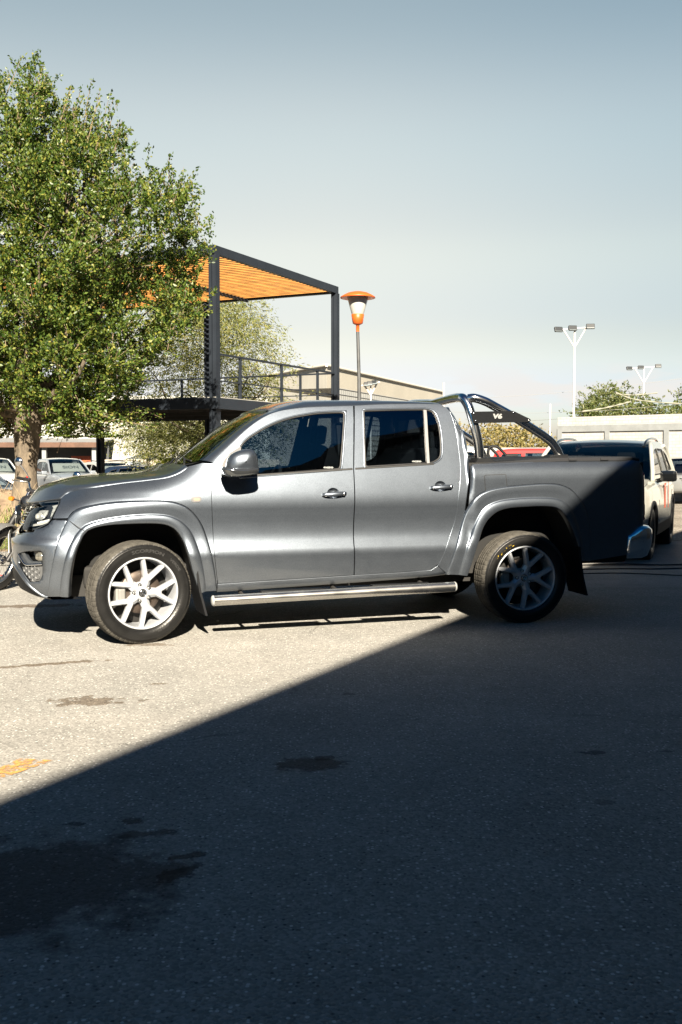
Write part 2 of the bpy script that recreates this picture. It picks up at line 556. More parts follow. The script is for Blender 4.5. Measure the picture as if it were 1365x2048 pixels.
def mat(name, color, rough=.5, metal=0.0, coat=0.0, spec=.5, var=0.0, vscale=20.0, bump=0.0, bscale=100.0, emis=None, trans=0.0, ior=1.45, rvar=0.0, coatr=.03):
    if name in MATS:
        return MATS[name]
    m, n, l, p = newmat(name)
    if metal < .9:
        color = tuple(q * ALB for q in color)
    p.inputs['Base Color'].default_value = (*color, 1)
    p.inputs['Roughness'].default_value = rough
    p.inputs['Metallic'].default_value = metal
    p.inputs['Coat Weight'].default_value = coat
    p.inputs['Coat Roughness'].default_value = coatr
    p.inputs['Specular IOR Level'].default_value = spec
    p.inputs['IOR'].default_value = ior
    p.inputs['Transmission Weight'].default_value = trans
    if emis:
        p.inputs['Emission Color'].default_value = (*emis[:3], 1); p.inputs['Emission Strength'].default_value = emis[3]
    tc = n.new('ShaderNodeTexCoord')
    if var:
        t = n.new('ShaderNodeTexNoise'); t.inputs['Scale'].default_value = vscale; t.inputs['Detail'].default_value = 6
        l.new(tc.outputs['Object'], t.inputs['Vector'])
        mr = n.new('ShaderNodeMapRange'); mr.inputs['From Min'].default_value = .3; mr.inputs['From Max'].default_value = .7
        mr.inputs['To Min'].default_value = 1 - var; mr.inputs['To Max'].default_value = 1 + var
        l.new(t.outputs['Fac'], mr.inputs['Value'])
        mx = n.new('ShaderNodeMix'); mx.data_type = 'RGBA'; mx.blend_type = 'MULTIPLY'; mx.inputs['Factor'].default_value = 1
        mx.inputs['A'].default_value = (*color, 1)
        l.new(mr.outputs[0], mx.inputs['B']); l.new(mx.outputs['Result'], p.inputs['Base Color'])
        if rvar:
            m2 = n.new('ShaderNodeMapRange'); m2.inputs['From Min'].default_value = .3; m2.inputs['From Max'].default_value = .7
            m2.inputs['To Min'].default_value = rough - rvar; m2.inputs['To Max'].default_value = rough + rvar
            l.new(t.outputs['Fac'], m2.inputs['Value']); l.new(m2.outputs[0], p.inputs['Roughness'])
    if bump:
        t = n.new('ShaderNodeTexNoise'); t.inputs['Scale'].default_value = bscale; t.inputs['Detail'].default_value = 4
        l.new(tc.outputs['Object'], t.inputs['Vector'])
        b = n.new('ShaderNodeBump'); b.inputs['Strength'].default_value = bump; b.inputs['Distance'].default_value = .01
        l.new(t.outputs['Fac'], b.inputs['Height']); l.new(b.outputs[0], p.inputs['Normal'])
    MATS[name] = m
    return m

def paint_mat(name, color, metal=.7, rough=.36, dust=.5):
    """metallic lacquer with flakes, road dust towards the sills and a few scuffs"""
    m, n, l, p = newmat(name)
    tc = n.new('ShaderNodeTexCoord')
    fl = n.new('ShaderNodeTexVoronoi'); fl.inputs['Scale'].default_value = 450
    l.new(tc.outputs['Object'], fl.inputs['Vector'])
    mr = n.new('ShaderNodeMapRange'); mr.inputs['To Min'].default_value = .72; mr.inputs['To Max'].default_value = 1.28
    l.new(fl.outputs['Color'], mr.inputs['Value'])
    mx = n.new('ShaderNodeMix'); mx.data_type = 'RGBA'; mx.blend_type = 'MULTIPLY'; mx.inputs['Factor'].default_value = 1
    mx.inputs['A'].default_value = (*color, 1); l.new(mr.outputs[0], mx.inputs['B'])
    # dust: more of it low down, broken up by noise
    sx = n.new('ShaderNodeSeparateXYZ'); l.new(tc.outputs['Object'], sx.inputs[0])
    hz = n.new('ShaderNodeMapRange'); hz.inputs['From Min'].default_value = .75; hz.inputs['From Max'].default_value = .38
    hz.inputs['To Min'].default_value = .02; hz.inputs['To Max'].default_value = 1
    l.new(sx.outputs['Z'], hz.inputs['Value'])
    nz = n.new('ShaderNodeTexNoise'); nz.inputs['Scale'].default_value = 9; nz.inputs['Detail'].default_value = 8; nz.inputs['Roughness'].default_value = .7
    l.new(tc.outputs['Object'], nz.inputs['Vector'])
    mm = n.new('ShaderNodeMath'); mm.operation = 'MULTIPLY'; l.new(hz.outputs[0], mm.inputs[0]); l.new(nz.outputs['Fac'], mm.inputs[1])
    md = n.new('ShaderNodeMath'); md.operation = 'MULTIPLY'; l.new(mm.outputs[0], md.inputs[0]); md.inputs[1].default_value = dust
    m2 = n.new('ShaderNodeMix'); m2.data_type = 'RGBA'
    l.new(md.outputs[0], m2.inputs['Factor']); l.new(mx.outputs['Result'], m2.inputs['A']); m2.inputs['B'].default_value = (.14, .13, .11, 1)
    l.new(m2.outputs['Result'], p.inputs['Base Color'])
    mt = n.new('ShaderNodeMapRange'); mt.inputs['To Min'].default_value = metal; mt.inputs['To Max'].default_value = .1
    l.new(md.outputs[0], mt.inputs['Value']); l.new(mt.outputs[0], p.inputs['Metallic'])
    rr = n.new('ShaderNodeMapRange'); rr.inputs['To Min'].default_value = rough; rr.inputs['To Max'].default_value = .8
    l.new(md.outputs[0], rr.inputs['Value']); l.new(rr.outputs[0], p.inputs['Roughness'])
    sm = n.new('ShaderNodeTexNoise'); sm.inputs['Scale'].default_value = 5.5; sm.inputs['Detail'].default_value = 9; sm.inputs['Roughness'].default_value = .72; l.new(tc.outputs['Object'], sm.inputs['Vector'])
    s2 = n.new('ShaderNodeMapRange'); s2.inputs['From Min'].default_value = .35; s2.inputs['From Max'].default_value = .7; s2.inputs['To Min'].default_value = -.008; s2.inputs['To Max'].default_value = .016; l.new(sm.outputs['Fac'], s2.inputs['Value'])
    ra = n.new('ShaderNodeMath'); ra.operation = 'ADD'; l.new(rr.outputs[0], ra.inputs[0]); l.new(s2.outputs[0], ra.inputs[1]); l.new(ra.outputs[0], p.inputs['Roughness'])
    cw = n.new('ShaderNodeMapRange'); cw.inputs['To Min'].default_value = .9; cw.inputs['To Max'].default_value = .1
    l.new(md.outputs[0], cw.inputs['Value']); l.new(cw.outputs[0], p.inputs['Coat Weight'])
    p.inputs['Coat Roughness'].default_value = .06
    nb = n.new('ShaderNodeTexNoise'); nb.inputs['Scale'].default_value = 700; l.new(tc.outputs['Object'], nb.inputs['Vector'])
    b = n.new('ShaderNodeBump'); b.inputs['Strength'].default_value = .05; b.inputs['Distance'].default_value = .002
    l.new(nb.outputs['Fac'], b.inputs['Height']); l.new(b.outputs[0], p.inputs['Normal'])
    MATS[name] = m
    return m

def glass_mat(name, tint, gloss=1.0, rough=.0, ior=1.55):
    """window pane: see-through tint under a clear reflecting surface"""
    m, n, l, p = newmat(name)
    n.remove(p)
    out = n['Material Output']
    tr = n.new('ShaderNodeBsdfTransparent'); tr.inputs[0].default_value = (*tint, 1)
    gl = n.new('ShaderNodeBsdfGlossy'); gl.inputs['Roughness'].default_value = rough; gl.inputs[0].default_value = (gloss, gloss, gloss, 1)
    fr = n.new('ShaderNodeFresnel'); fr.inputs[0].default_value = ior
    mx = n.new('ShaderNodeMixShader')
    l.new(fr.outputs[0], mx.inputs[0]); l.new(tr.outputs[0], mx.inputs[1]); l.new(gl.outputs[0], mx.inputs[2]); l.new(mx.outputs[0], out.inputs[0])
    MATS[name] = m
    return m

PAINT = paint_mat('grey_metallic_paint', (.118, .137, .165), metal=.90, rough=.34, dust=.22)
GLASS = glass_mat('tinted_glass', (.32, .38, .43), ior=2.1)
WSGLASS = glass_mat('windscreen_glass', (.62, .70, .66))
CLEAR = glass_mat('clear_lens', (.88, .9, .92))
RUBBER = mat('tyre_rubber', (.012, .012, .012), .36, spec=.35, var=.25, vscale=14, bump=.15, bscale=90)
TREAD = mat('tyre_tread_rubber', (.085, .080, .070), .9, spec=.2, var=.35, vscale=22, bump=.3, bscale=160)
SEAL = mat('black_rubber_seal', (.012, .012, .013), .5)
PLASTIC = mat('black_plastic', (.008, .009, .011), .6, spec=.25, var=.2, vscale=30, bump=.1, bscale=300)
GLOSSB = mat('gloss_black', (.008, .009, .01), .08, coat=.5)
LINER = mat('wheel_arch_liner', (.010, .010, .010), .85)
CHROME = mat('chrome', (.74, .75, .76), .15, 1.0)
STEEL = mat('brushed_steel', (.52, .51, .49), .26, 1.0, var=.06, vscale=5, rvar=.04)
ALLOY = mat('alloy_silver', (.62, .65, .70), .33, .35, coat=.5, var=.06, vscale=8)
ALLOYIN = mat('alloy_inner', (.26, .26, .27), .5, .6)
DISC = mat('brake_disc_iron', (.11, .085, .07), .5, .6, var=.3, vscale=12)
CALIPER = mat('caliper_metal', (.30, .30, .29), .55, .3)
RED = mat('red_lens', (.60, .010, .014), .12, coat=1.0)
AMBER = mat('amber_lens', (.85, .25, .02), .2, coat=.6, trans=.2)
WHITE = mat('white_paint', (.78, .78, .76), .4, coat=.4)
CLOTH = mat('dark_seat_cloth', (.018, .018, .020), .9)
CABIN = mat('cabin_plastic', (.022, .022, .022), .75)
CHASSIS = mat('chassis_black', (.018, .017, .016), .8, var=.3, vscale=8)
# ---------------------------------------------------------------- wheels of the pickup
def tyre_mesh(Rt, Rr, W, n=300, mats=(None, None), sipes=True):
    k = Rt / .378
    h = W / 2
    prof = [(Rr - .004, -h + .030), (Rr + .004, -h + .017), (Rr + .010, -h + .010), (Rr + .020, -h + .0055), (Rr + .023, -h + .0035), (Rr + .040, -h + .0005), (Rt - .058, -h), (Rt - .040, -h + .004),
            (Rt - .036, -h + .0035), (Rt - .034, -h + .007), (Rt - .020, -h + .015), (Rt - .010, -h + .026), (Rt - .004, -h + .036), (Rt - .001, -h + .052)]
    side_n = len(prof) - 3
    tread = []
    g = .0075
    for c in (-.058, -.020, .020, .058):
        c = c * W / .255
        tread += [(Rt, c - .006), (Rt - g, c - .0045), (Rt - g, c + .0045), (Rt, c + .006)]
    allp = prof + tread + [(r, -q) for r, q in prof[::-1]]
    allp = np.array(allp)
    P = np.zeros((n, len(allp), 3))
    for i in range(n):
        t = 2 * math.pi * i / n
        r = allp[:, 0].copy()
        if sipes and i % 5 == 0:
            for j in range(len(allp)):
                if abs(abs(allp[j, 1]) - h * .76) < h * .2 and allp[j, 0] > Rt - .030:
                    r[j] -= .0030
        if sipes and i % 6 == 3:
            for j in range(side_n + 3, len(allp) - side_n - 3):
                if r[j] > Rt - .002:
                    r[j] -= .0022
        P[i, :, 0] = r * math.cos(t); P[i, :, 1] = allp[:, 1]; P[i, :, 2] = r * math.sin(t)
    mb = MB()
    a = 11
    mb.grid(P[:, :a], closed_u=True, m=mats[0])
    mb.grid(P[:, a - 1:len(allp) - a + 1], closed_u=True, m=mats[1], smooth=False)
    mb.grid(P[:, len(allp) - a:], closed_u=True, m=mats[0])
    return mb

def beam(mb, a0, r0, a1, r1, w0, w1, h0, h1, dep, m=None, ridge=.35, bev=.006, segs=4):
    p0 = np.array([r0 * math.cos(a0), r0 * math.sin(a0)]); p1 = np.array([r1 * math.cos(a1), r1 * math.sin(a1)])
    d = (p1 - p0) / np.linalg.norm(p1 - p0); s = np.array([-d[1], d[0]])
    rows = []
    for t in np.linspace(0, 1, segs):
        c = p0 + (p1 - p0) * t; w = w0 + (w1 - w0) * t; h = h0 + (h1 - h0) * t
        row = []
        for sx, hh in ((-.5, h + dep), (-.5, h + bev * 1.6), (-ridge, h), (ridge, h), (.5, h + bev * 1.6), (.5, h + dep)):
            q = c + s * w * sx
            row.append((q[0], hh, q[1]))
        rows.append(row)
    mb.grid(rows, m=m, smooth=False)
    mb.add(rows[0], [tuple(range(6))], m=m, smooth=False)
    mb.add(rows[-1], [tuple(range(6))[::-1]], m=m, smooth=False)

def logo_strokes(mb, r, y, m):
    """round emblem: ring with a V above a W"""
    pts = [(r * math.cos(t), y, r * math.sin(t)) for t in np.linspace(0, 2 * math.pi, 29)]
    mb.tube(pts, r * .09, 6, m=m, caps=False)
    def st(a, b):
        mb.tube([(a[0] * r, y, a[1] * r), (b[0] * r, y, b[1] * r)], r * .085, 6, m=m)
    st((-.34, .86), (-.02, .16)); st((.34, .86), (.02, .16))
    st((-.80, .50), (-.36, -.74)); st((-.36, -.74), (-.02, .04)); st((.02, .04), (.36, -.74)); st((.36, -.74), (.80, .50))

def truck_wheel(name, parent, loc, steer=0.0, lettering=False, spin=0.0, yellow=False):
    w = bpy.data.objects.new(name, None); COL.objects.link(w); w.parent = parent
    w.location = loc; w.rotation_euler = (0, 0, steer)
    Rt, Rr, W = .378, .264, .255
    t = tyre_mesh(Rt, Rr, W, mats=(RUBBER, TREAD)).build('tyre', None, w)
    if lettering:
        for word, a0, size, rr, st_ in (('SCORPION', R(84), .034, .3115, 1.5), ('VERDE', R(40), .028, .3115, 1.4), ('255/50 R20', R(-62), .017, .300, 1.2)):
            mb = MB()
            V, F = text_mesh(word, size, .0007, .0006)
            q = []
            for x, y, z in V:
                r_ = rr + y; an = a0 - x * st_ / rr
                q.append((r_ * math.cos(an), -W / 2 - .0006 + z, r_ * math.sin(an)))
            mb.add(q, F, smooth=False)
            mb.build('sidewall_lettering', mat('raised_letter_rubber', (.045, .045, .045), .4), t)
    if yellow:
        mb = MB()
        for k in range(16):
            an = R(RNG.uniform(112, 150)); r_ = RNG.uniform(.290, .33); s = RNG.uniform(.0012, .0035)
            mb.box((r_ * math.cos(an), -W / 2 - .0002 + .0022 * (r_ > .318), r_ * math.sin(an)), (s * 2.4, .0016, s), rot=Euler((0, -an + 1.2, 0)))
        mb.build('paint_mark', mat('yellow_marker_paint', (.75, .50, .03), .6), t)
    rim = MB()
    rim.lathe([(.2655, -.108), (.2640, -.1115), (.259, -.113), (.2535, -.111), (.2510, -.105), (.2490, -.094), (.246, -.082), (.243, -.05), (.240, 0), (.236, .06), (.232, .1)], 96)
    for k in range(5):
        c = R(70 - 72 * k + spin)
        beam(rim, c, .030, c, .140, .080, .056, -.082, -.095, .05, ridge=.16, bev=.013)
        for s in (-1, 1):
            beam(rim, c + s * R(3.5), .105, c + s * R(19.0), .2490, .042, .034, -.0945, -.1055, .045, ridge=.26, bev=.011)
    rim.lathe([(.0, -.084), (.03, -.084), (.046, -.0805), (.074, -.062), (.080, -.03), (.08, .0)], 40)
    r_o = rim.build('rim', ALLOY, w)
    cap = MB(); cap.lathe([(.0, -.0895), (.026, -.0895), (.030, -.086), (.031, -.078)], 32)
    cp_ = cap.build('hub_cap', GLOSSB, w)
    lg = MB(); logo_strokes(lg, .0215, -.0905, CHROME); lg.build('emblem', None, cp_)
    for k in range(5):
        an = R(34 - 72 * k + spin)
        c = (.061 * math.cos(an), 0, .061 * math.sin(an))
        b = MB()
        b.lathe([(.0145, -.071), (.0145, -.0795), (.0125, -.0795), (.0120, -.073)], 16, c=c, m=GLOSSB)
        b.lathe([(.0, -.083), (.0060, -.083), (.0085, -.0815), (.009, -.073)], 6, c=c, m=STEEL, smooth=False)
        b.build('wheel_bolt', None, w)
    d = MB()
    d.lathe([(.075, -.030), (.085, -.032), (.155, -.032), (.157, -.028), (.157, -.008), (.075, -.008)], 64)
    d.build('brake_disc', DISC, w)
    bk = MB(); bk.lathe([(0, .02), (.12, .02), (.19, .03), (.236, .06)], 40); bk.build('brake_shield', CHASSIS, w)
    ca = MB()
    an = R(182)
    ca.box((.158 * math.cos(an), -.036, .158 * math.sin(an)), (.075, .055, .125), bev=.014)
    ca.box((.150 * math.cos(an), -.062, .150 * math.sin(an)), (.045, .02, .085), bev=.008)
    ca.build('brake_caliper', CALIPER, w)
    return w
# ---------------------------------------------------------------- the grey pickup
truck = thing('pickup_truck', 'grey metallic double cab pickup with chrome sport bar and side step', 'pickup truck', (TX0, TZ0, 0), TY)

def S(*pts, n=6):
    return [tuple(p) for p in catmull(pts, n)]

# --- curves read off the photo (pixels)
hood_seam = S((123, 996), (134, 987), (155, 980), (197, 973), (246, 966), (299, 960), (334, 955), (355, 948), (369, 940), (376, 934))
f_out = S((96.7, 1192.8), (98.5, 1166.5), (103.7, 1138), (109, 1110), (117.8, 1078.5), (126.6, 1057.5), (135.4, 1038), (144, 1025.8), (158, 1017), (190, 1009), (228.5, 1003.7), (281.3, 1001), (327, 1001), (351.6, 1004.7), (372.7, 1013.5), (390.3, 1029), (404.4, 1050.4), (415, 1078.5), (423.7, 1110), (429.7, 1141.8), (433, 1170), (434, 1181))
f_mid = S((120, 1193.5), (123, 1159.4), (130, 1124), (140.6, 1092.6), (154.7, 1068), (172.3, 1052), (197, 1043.4), (228.5, 1037), (281, 1031), (316.5, 1030.4), (341, 1033.5), (362, 1043.4), (379.7, 1061), (390, 1082), (400.8, 1113.7), (407.9, 1148.9), (412, 1183))
f_in = S((137, 1194.6), (138.9, 1166.5), (142.4, 1138), (149.4, 1110), (160, 1085.6), (172.3, 1064.5), (190, 1055.7), (218, 1050.4), (263.7, 1047.6), (309.4, 1047), (334, 1049.7), (351.6, 1059), (365.7, 1078.5), (378, 1110), (386.8, 1141.8), (397, 1177), (400.8, 1186.8))
r_out = S((891.4, 1148.5), (904.4, 1115), (915.5, 1078), (924.7, 1041), (937.7, 1011.6), (952.5, 993), (971, 982), (1000.6, 974.6), (1045, 970), (1089.4, 967), (1119, 969), (1141, 978), (1156, 993), (1170.8, 1015), (1178, 1041), (1182, 1067), (1182, 1095), (1180, 1122))
r_mid = S((921, 1150), (934, 1104), (947, 1063), (960, 1033.8), (974.7, 1015), (996.9, 1004), (1045, 997.5), (1096.8, 996.8), (1119, 999.7), (1137.5, 1011.6), (1152, 1037.5), (1163, 1074.5), (1170, 1122))
r_in = S((935.8, 1152), (948.8, 1115), (958, 1085.6), (967, 1056), (978.4, 1037.5), (996.9, 1022.7), (1019, 1016), (1052, 1013.4), (1096.8, 1012.7), (1119, 1017), (1133.8, 1033.8), (1145, 1056), (1156, 1085.6), (1163.4, 1122))
seam_f = S((436, 1168), (430.8, 1121), (426.7, 1068), (424, 1006), (422.5, 965), (423.4, 950), (431.6, 927.7))
drip = S((431.6, 927.7), (447, 904), (470, 881), (494, 858.5), (517, 841), (540.6, 828), (564, 821), (587.5, 817.5), (611, 815), (658, 813), (707, 811.6))
drip_r = S((709.5, 811.3), (769, 808.4), (851, 807.6), (884, 810), (898.5, 821.5), (906.7, 842), (912.8, 866.7), (917.7, 899.5), (921, 932), (921, 957), (917.7, 989.7), (910.8, 1039), (902.6, 1063.6), (892.3, 1096.4), (884, 1117), (873.8, 1131), (859.5, 1139.5), (810, 1143.8), (711.8, 1150.4))
bpill = [(707.6, 811.6), (707.2, 940), (707.5, 1088), (707.9, 1149.9)]

def A(px, d=0.0):
    return [tuple(p) for p in inv(px, d)]

Pmb = lambda mb, name, m, parent=truck, both=True: (mb.build(name, m, parent), mb.mirror().build(name, m, parent) if both else None)

# front wing
wing_px = [(122, 998.5), (120.5, 1006), (113, 1021), (106, 1036), (107, 1037.5), (134.5, 1037)] + f_out[37:] + [(435, 1180)] + seam_f[1:] + [(405, 925.5), (377, 932.5)] + hood_seam[::-1][1:]
wing_px = [wing_px[0]] + [p for i, p in enumerate(wing_px[1:], 1) if np.hypot(p[0] - wing_px[i - 1][0], p[1] - wing_px[i - 1][1]) > .8]
W_ = A(wing_px)
Pmb(shell_panel(W_, m=None, sp=.03), 'front_wing', PAINT)
# side marker on the wing
mk = [(382, 999), (383, 994.5), (388, 992.8), (396, 992.6), (402, 994), (403.5, 998.5), (401.5, 1003), (395, 1004.3), (387, 1004.6), (383.5, 1003)]
mk_a = A(S(*mk, mk[0])[:-1])
o1, o2 = Pmb(shell_panel(mk_a, d=.003, inset=0, rim=.006, sp=.01, bsp=.01), 'side_indicator', mat('indicator_body', (.30, .31, .32), .25, .5, coat=.6))
mk_i = A([(389, 996.5), (399, 996.2), (400.5, 998.5), (399, 1001.5), (389, 1001.8), (387.5, 999)])
q = shell_panel(mk_i, d=.0045, inset=0, rim=.004, sp=.01, bsp=.01)
q.build('lens', mat('indicator_lens', (.55, .30, .24), .2, coat=.6), o1); q.mirror().build('lens', MATS['indicator_lens'], o2)

# doors
def expand(a, d):
    return [tuple(p) for p in offset_poly(a, -d)]
gf_px = S((483, 893), (494, 881), (517, 865.6), (540.6, 852.7), (564, 843), (587.5, 836), (611, 831.6), (634, 828), (669.6, 825.9)) + [(688.6, 825.7), (686, 870), (683.5, 905), (680.5, 936.6), (600, 942.6), (517, 949), (484, 951.5), (483, 920)]
gr_px = [(729.4, 822.6), (790, 820.7), (847.2, 820.2), (850.5, 870), (854.4, 925.6), (790, 929), (733, 932.4), (731, 880)]
gq_px = [(853.6, 820.6)] + S((860, 821.6), (867.7, 825.6), (875, 842), (880, 866.7), (882, 895.4), (880, 913.8), (871.8, 921), (864, 924.4))[0:] + [(859.6, 925.2), (856.5, 870)]
grr_px = [(729.4, 822.6), (790, 820.7), (850, 820)] + S((860, 821.6), (867.7, 825.6), (875, 842), (880, 866.7), (882, 895.4), (880, 913.8), (871.8, 921), (864, 924.4)) + [(857, 925.4), (790, 929), (733, 932.4), (731, 880)]
gf, gr_, gq, grr = A(gf_px), A(gr_px), A(gq_px), A(grr_px)
fd = A(seam_f + drip[1:] + bpill[1:]) 
rd = A(drip_r + [(709.2, 1149.8), (708.8, 1088), (708.4, 940)])
def door(name, loop, gl, panes, handle_px):
    hc = inv([handle_px])[0]
    cup_h = [(hc[0] - .006 + .050 * math.cos(t), hc[1] + .002 + .044 * math.sin(t) * (1 if math.sin(t) > 0 else .85)) for t in np.linspace(0, 2 * math.pi, 28, endpoint=False)]
    a = shell_panel(loop, [expand(gl, .020), cup_h], sp=.03, inset=.0016)
    objs = Pmb(a, name, PAINT)
    # raised frame lip round the pane, then the rubber, then the glass
    def ring(g, e0, e1, d0, d1, seg=3):
        mb = MB()
        lo = resample(np.array(expand(g, e0)), .03)
        rows = []
        base = np.array(g)
        for k in range(seg + 1):
            t = k / seg
            e = e0 + (e1 - e0) * t
            dd = d0 + (d1 - d0) * t + .007 * math.sin(math.pi * t)
            q = resample_n(np.array(expand(g, e)), 90)
            rows.append(SH(q[:, 0], q[:, 1], dd))
        mb.grid(rows, closed_v=True)
        return mb
    f1 = ring(gl, .0205, .006, -.001, -.004)
    s1 = ring(gl, .0065, -.004, -.004, -.012, 2)
    for k, o in enumerate(objs):
        (f1 if k == 0 else f1.mirror()).build('window_frame', PAINT, o)
        (s1 if k == 0 else s1.mirror()).build('window_seal', SEAL, o)
        for pn in panes:
            g = shell_panel(expand(pn, .004), d=-.010, inset=0, rim=0, sp=.06, bsp=.05)
            (g if k == 0 else g.mirror()).build('window', GLASS, o)
    # belt moulding
    return objs
def resample_n(P, n):
    P = np.vstack([P, P[:1]])
    s = np.r_[0, np.cumsum(np.linalg.norm(np.diff(P, axis=0), axis=1))]
    t = np.linspace(0, s[-1], n, endpoint=False)
    return np.stack([np.interp(t, s, P[:, 0]), np.interp(t, s, P[:, 1])], 1)
def resample_o(P, n):
    P = np.asarray(P, float)
    s = np.r_[0, np.cumsum(np.linalg.norm(np.diff(P, axis=0), axis=1))]
    t = np.linspace(0, s[-1], n)
    return np.stack([np.interp(t, s, P[:, k]) for k in range(P.shape[1])], 1)
fdo = door('front_door', fd, gf, [gf], (668.5, 987.5))
rdo = door('rear_door', rd, grr, [gr_, gq], (883, 973.5))
# bar between rear pane and quarter pane
bar = A([(847.4, 819.5), (853.4, 820), (856.4, 870), (859.8, 926), (854.6, 926.5), (850.4, 870)])
q = shell_panel(bar, d=.001, inset=0, rim=.02, sp=.02, bsp=.05)
for k in (0, 1):
    (q if k == 0 else q.mirror()).build('window_bar', ALLOYIN, rdo[k])
# etched words in the corner of each pane
def etched(words, px, size, parent, k):
    c = inv([px], -.009)[0]
    V, F = text_mesh(words, size, 0, .0005)
    mb = MB()
    P = SH(np.array([c[0] + v[0] for v in V]), np.array([c[1] + v[1] for v in V]), -.0085)
    mb.add(P, F, smooth=False)
    mb.build('etched_mark', mat('etched_white', (.4, .42, .42), .7), parent)
etched('•PASSENS•', (657.5, 935.2), .018, fdo[0], 0)
etched('•PASSENS•', (834, 923), .018, rdo[0], 0)

# belt line moulding: dark wiper strip along the bottom of the panes
for (pa, pb, o) in (((486, 953.2), (705.5, 939.4), fdo), ((711, 938.9), (868, 929.2), rdo)):
    a0, a1 = inv([pa, pb])
    mb = MB()
    rows = []
    for t in np.linspace(0, 1, 20):
        a_, z_ = a0 + (a1 - a0) * t
        rows.append([SH(a_, z_ + .013, .002), SH(a_, z_ + .010, .007), SH(a_, z_ + .001, .006), SH(a_, z_ - .001, .0)])
    mb.grid(rows, smooth=False)
    for k in (0, 1):
        (mb if k == 0 else mb.mirror()).build('belt_moulding', SEAL, o[k])

# handles: a dished cup, a bar across it, a lock
def handle(cx, cy, parent2, lock=True):
    c = inv([(cx, cy)])[0]
    for k in (0, 1):
        cup = MB()
        rows = []
        for r_ in np.linspace(1, .05, 6):
            rows.append([SH(c[0] - .006 + .052 * r_ * math.cos(t), c[1] + .002 + .046 * r_ * math.sin(t) * (1 if math.sin(t) > 0 else .85), -.034 * (1 - r_ ** 4) + .0005) for t in np.linspace(0, 2 * math.pi, 28, endpoint=False)])
        cup.grid(rows, closed_v=True)
        if k: cup = cup.mirror()
        cup.build('handle_cup', PAINT, parent2[k])
        h_ = MB()
        rows = []
        for t in np.linspace(0, 1, 18):
            a_ = c[0] - .098 + .196 * t
            z_ = c[1] - .006 + .010 * t
            out = .012 + .026 * math.sin(math.pi * min(max((t - .02) / .96, 0), 1)) ** .45
            hw = .0165 * (1 - .35 * abs(2 * t - 1) ** 4)
            row = []
            for q in np.linspace(0, 2 * math.pi, 12, endpoint=False):
                row.append(SH(a_, z_ + hw * math.sin(q), out + .009 * math.cos(q) - .004))
            rows.append(row)
        h_.grid(rows, closed_v=True)
        h_.add(rows[0], [tuple(range(12))]); h_.add(rows[-1], [tuple(range(12))[::-1]])
        if k: h_ = h_.mirror()
        ho = h_.build('door_handle', PAINT, parent2[k])
        if lock:
            lk = MB()
            p = SH(c[0] + .074, c[1] - .001, .032)
            lk.lathe([(.0, -.004), (.010, -.004), (.0125, 0), (.013, .010)], 16, c=tuple(p))
            if k: lk = lk.mirror()
            lk.build('lock', CHROME, ho)
handle(668.5, 987.5, fdo)
handle(883, 973.5, rdo)

# load bed side
bed_px = [(939.5, 931)] + S((939.5, 931), (940.5, 960), (938.5, 985), (935, 1010))[1:] + r_out[22:0:-1][::-1][:0] + []
ro = [p for p in r_out if p[1] < 1013]
bed_px = [(939.5, 931), (940.5, 960), (939.5, 985), (937.5, 1008)] + ro + [p for p in r_out[r_out.index(ro[-1]) + 1:]] + [(1200, 1119), (1230, 1114), (1259, 1109.6)]
B_ = A(bed_px)
zr0 = inv([(939.5, 930)])[0]; zr1 = inv([(1119, 921.5)])[0]
bed_loop = B_ + [(4.14, .55), (4.235, .56), (4.262, .80), (4.262, 1.22), (4.25, 1.285), (4.20, 1.322), (4.12, 1.335), (zr1[0], zr1[1])]
q = shell_panel(bed_loop, sp=.035)
bedo = Pmb(q, 'bed_side', PAINT)
# fuel flap: a thin dark gap with the lid standing in it
ff = [(969.5, 953)] + S((969.5, 953), (970.5, 950.8), (973, 950.3))[1:] + S((1008, 948.8), (1011, 949.2), (1012, 951.5)) + S((1014.8, 982), (1014.2, 984.8), (1011.5, 985.6)) + S((975, 984.2), (972, 983.6), (971.2, 981))
fa = A(ff)
g1 = shell_panel(expand(fa, .003), [expand(fa, -.0015)], d=.0012, inset=0, rim=0, sp=0, bsp=.02)
g2 = shell_panel(fa, d=.0022, inset=.002, rim=.003, sp=.03, bsp=.02)
for k in (0,):
    fo = g2.build('fuel_flap', PAINT, truck)
    g1.build('flap_gap', SEAL, fo)

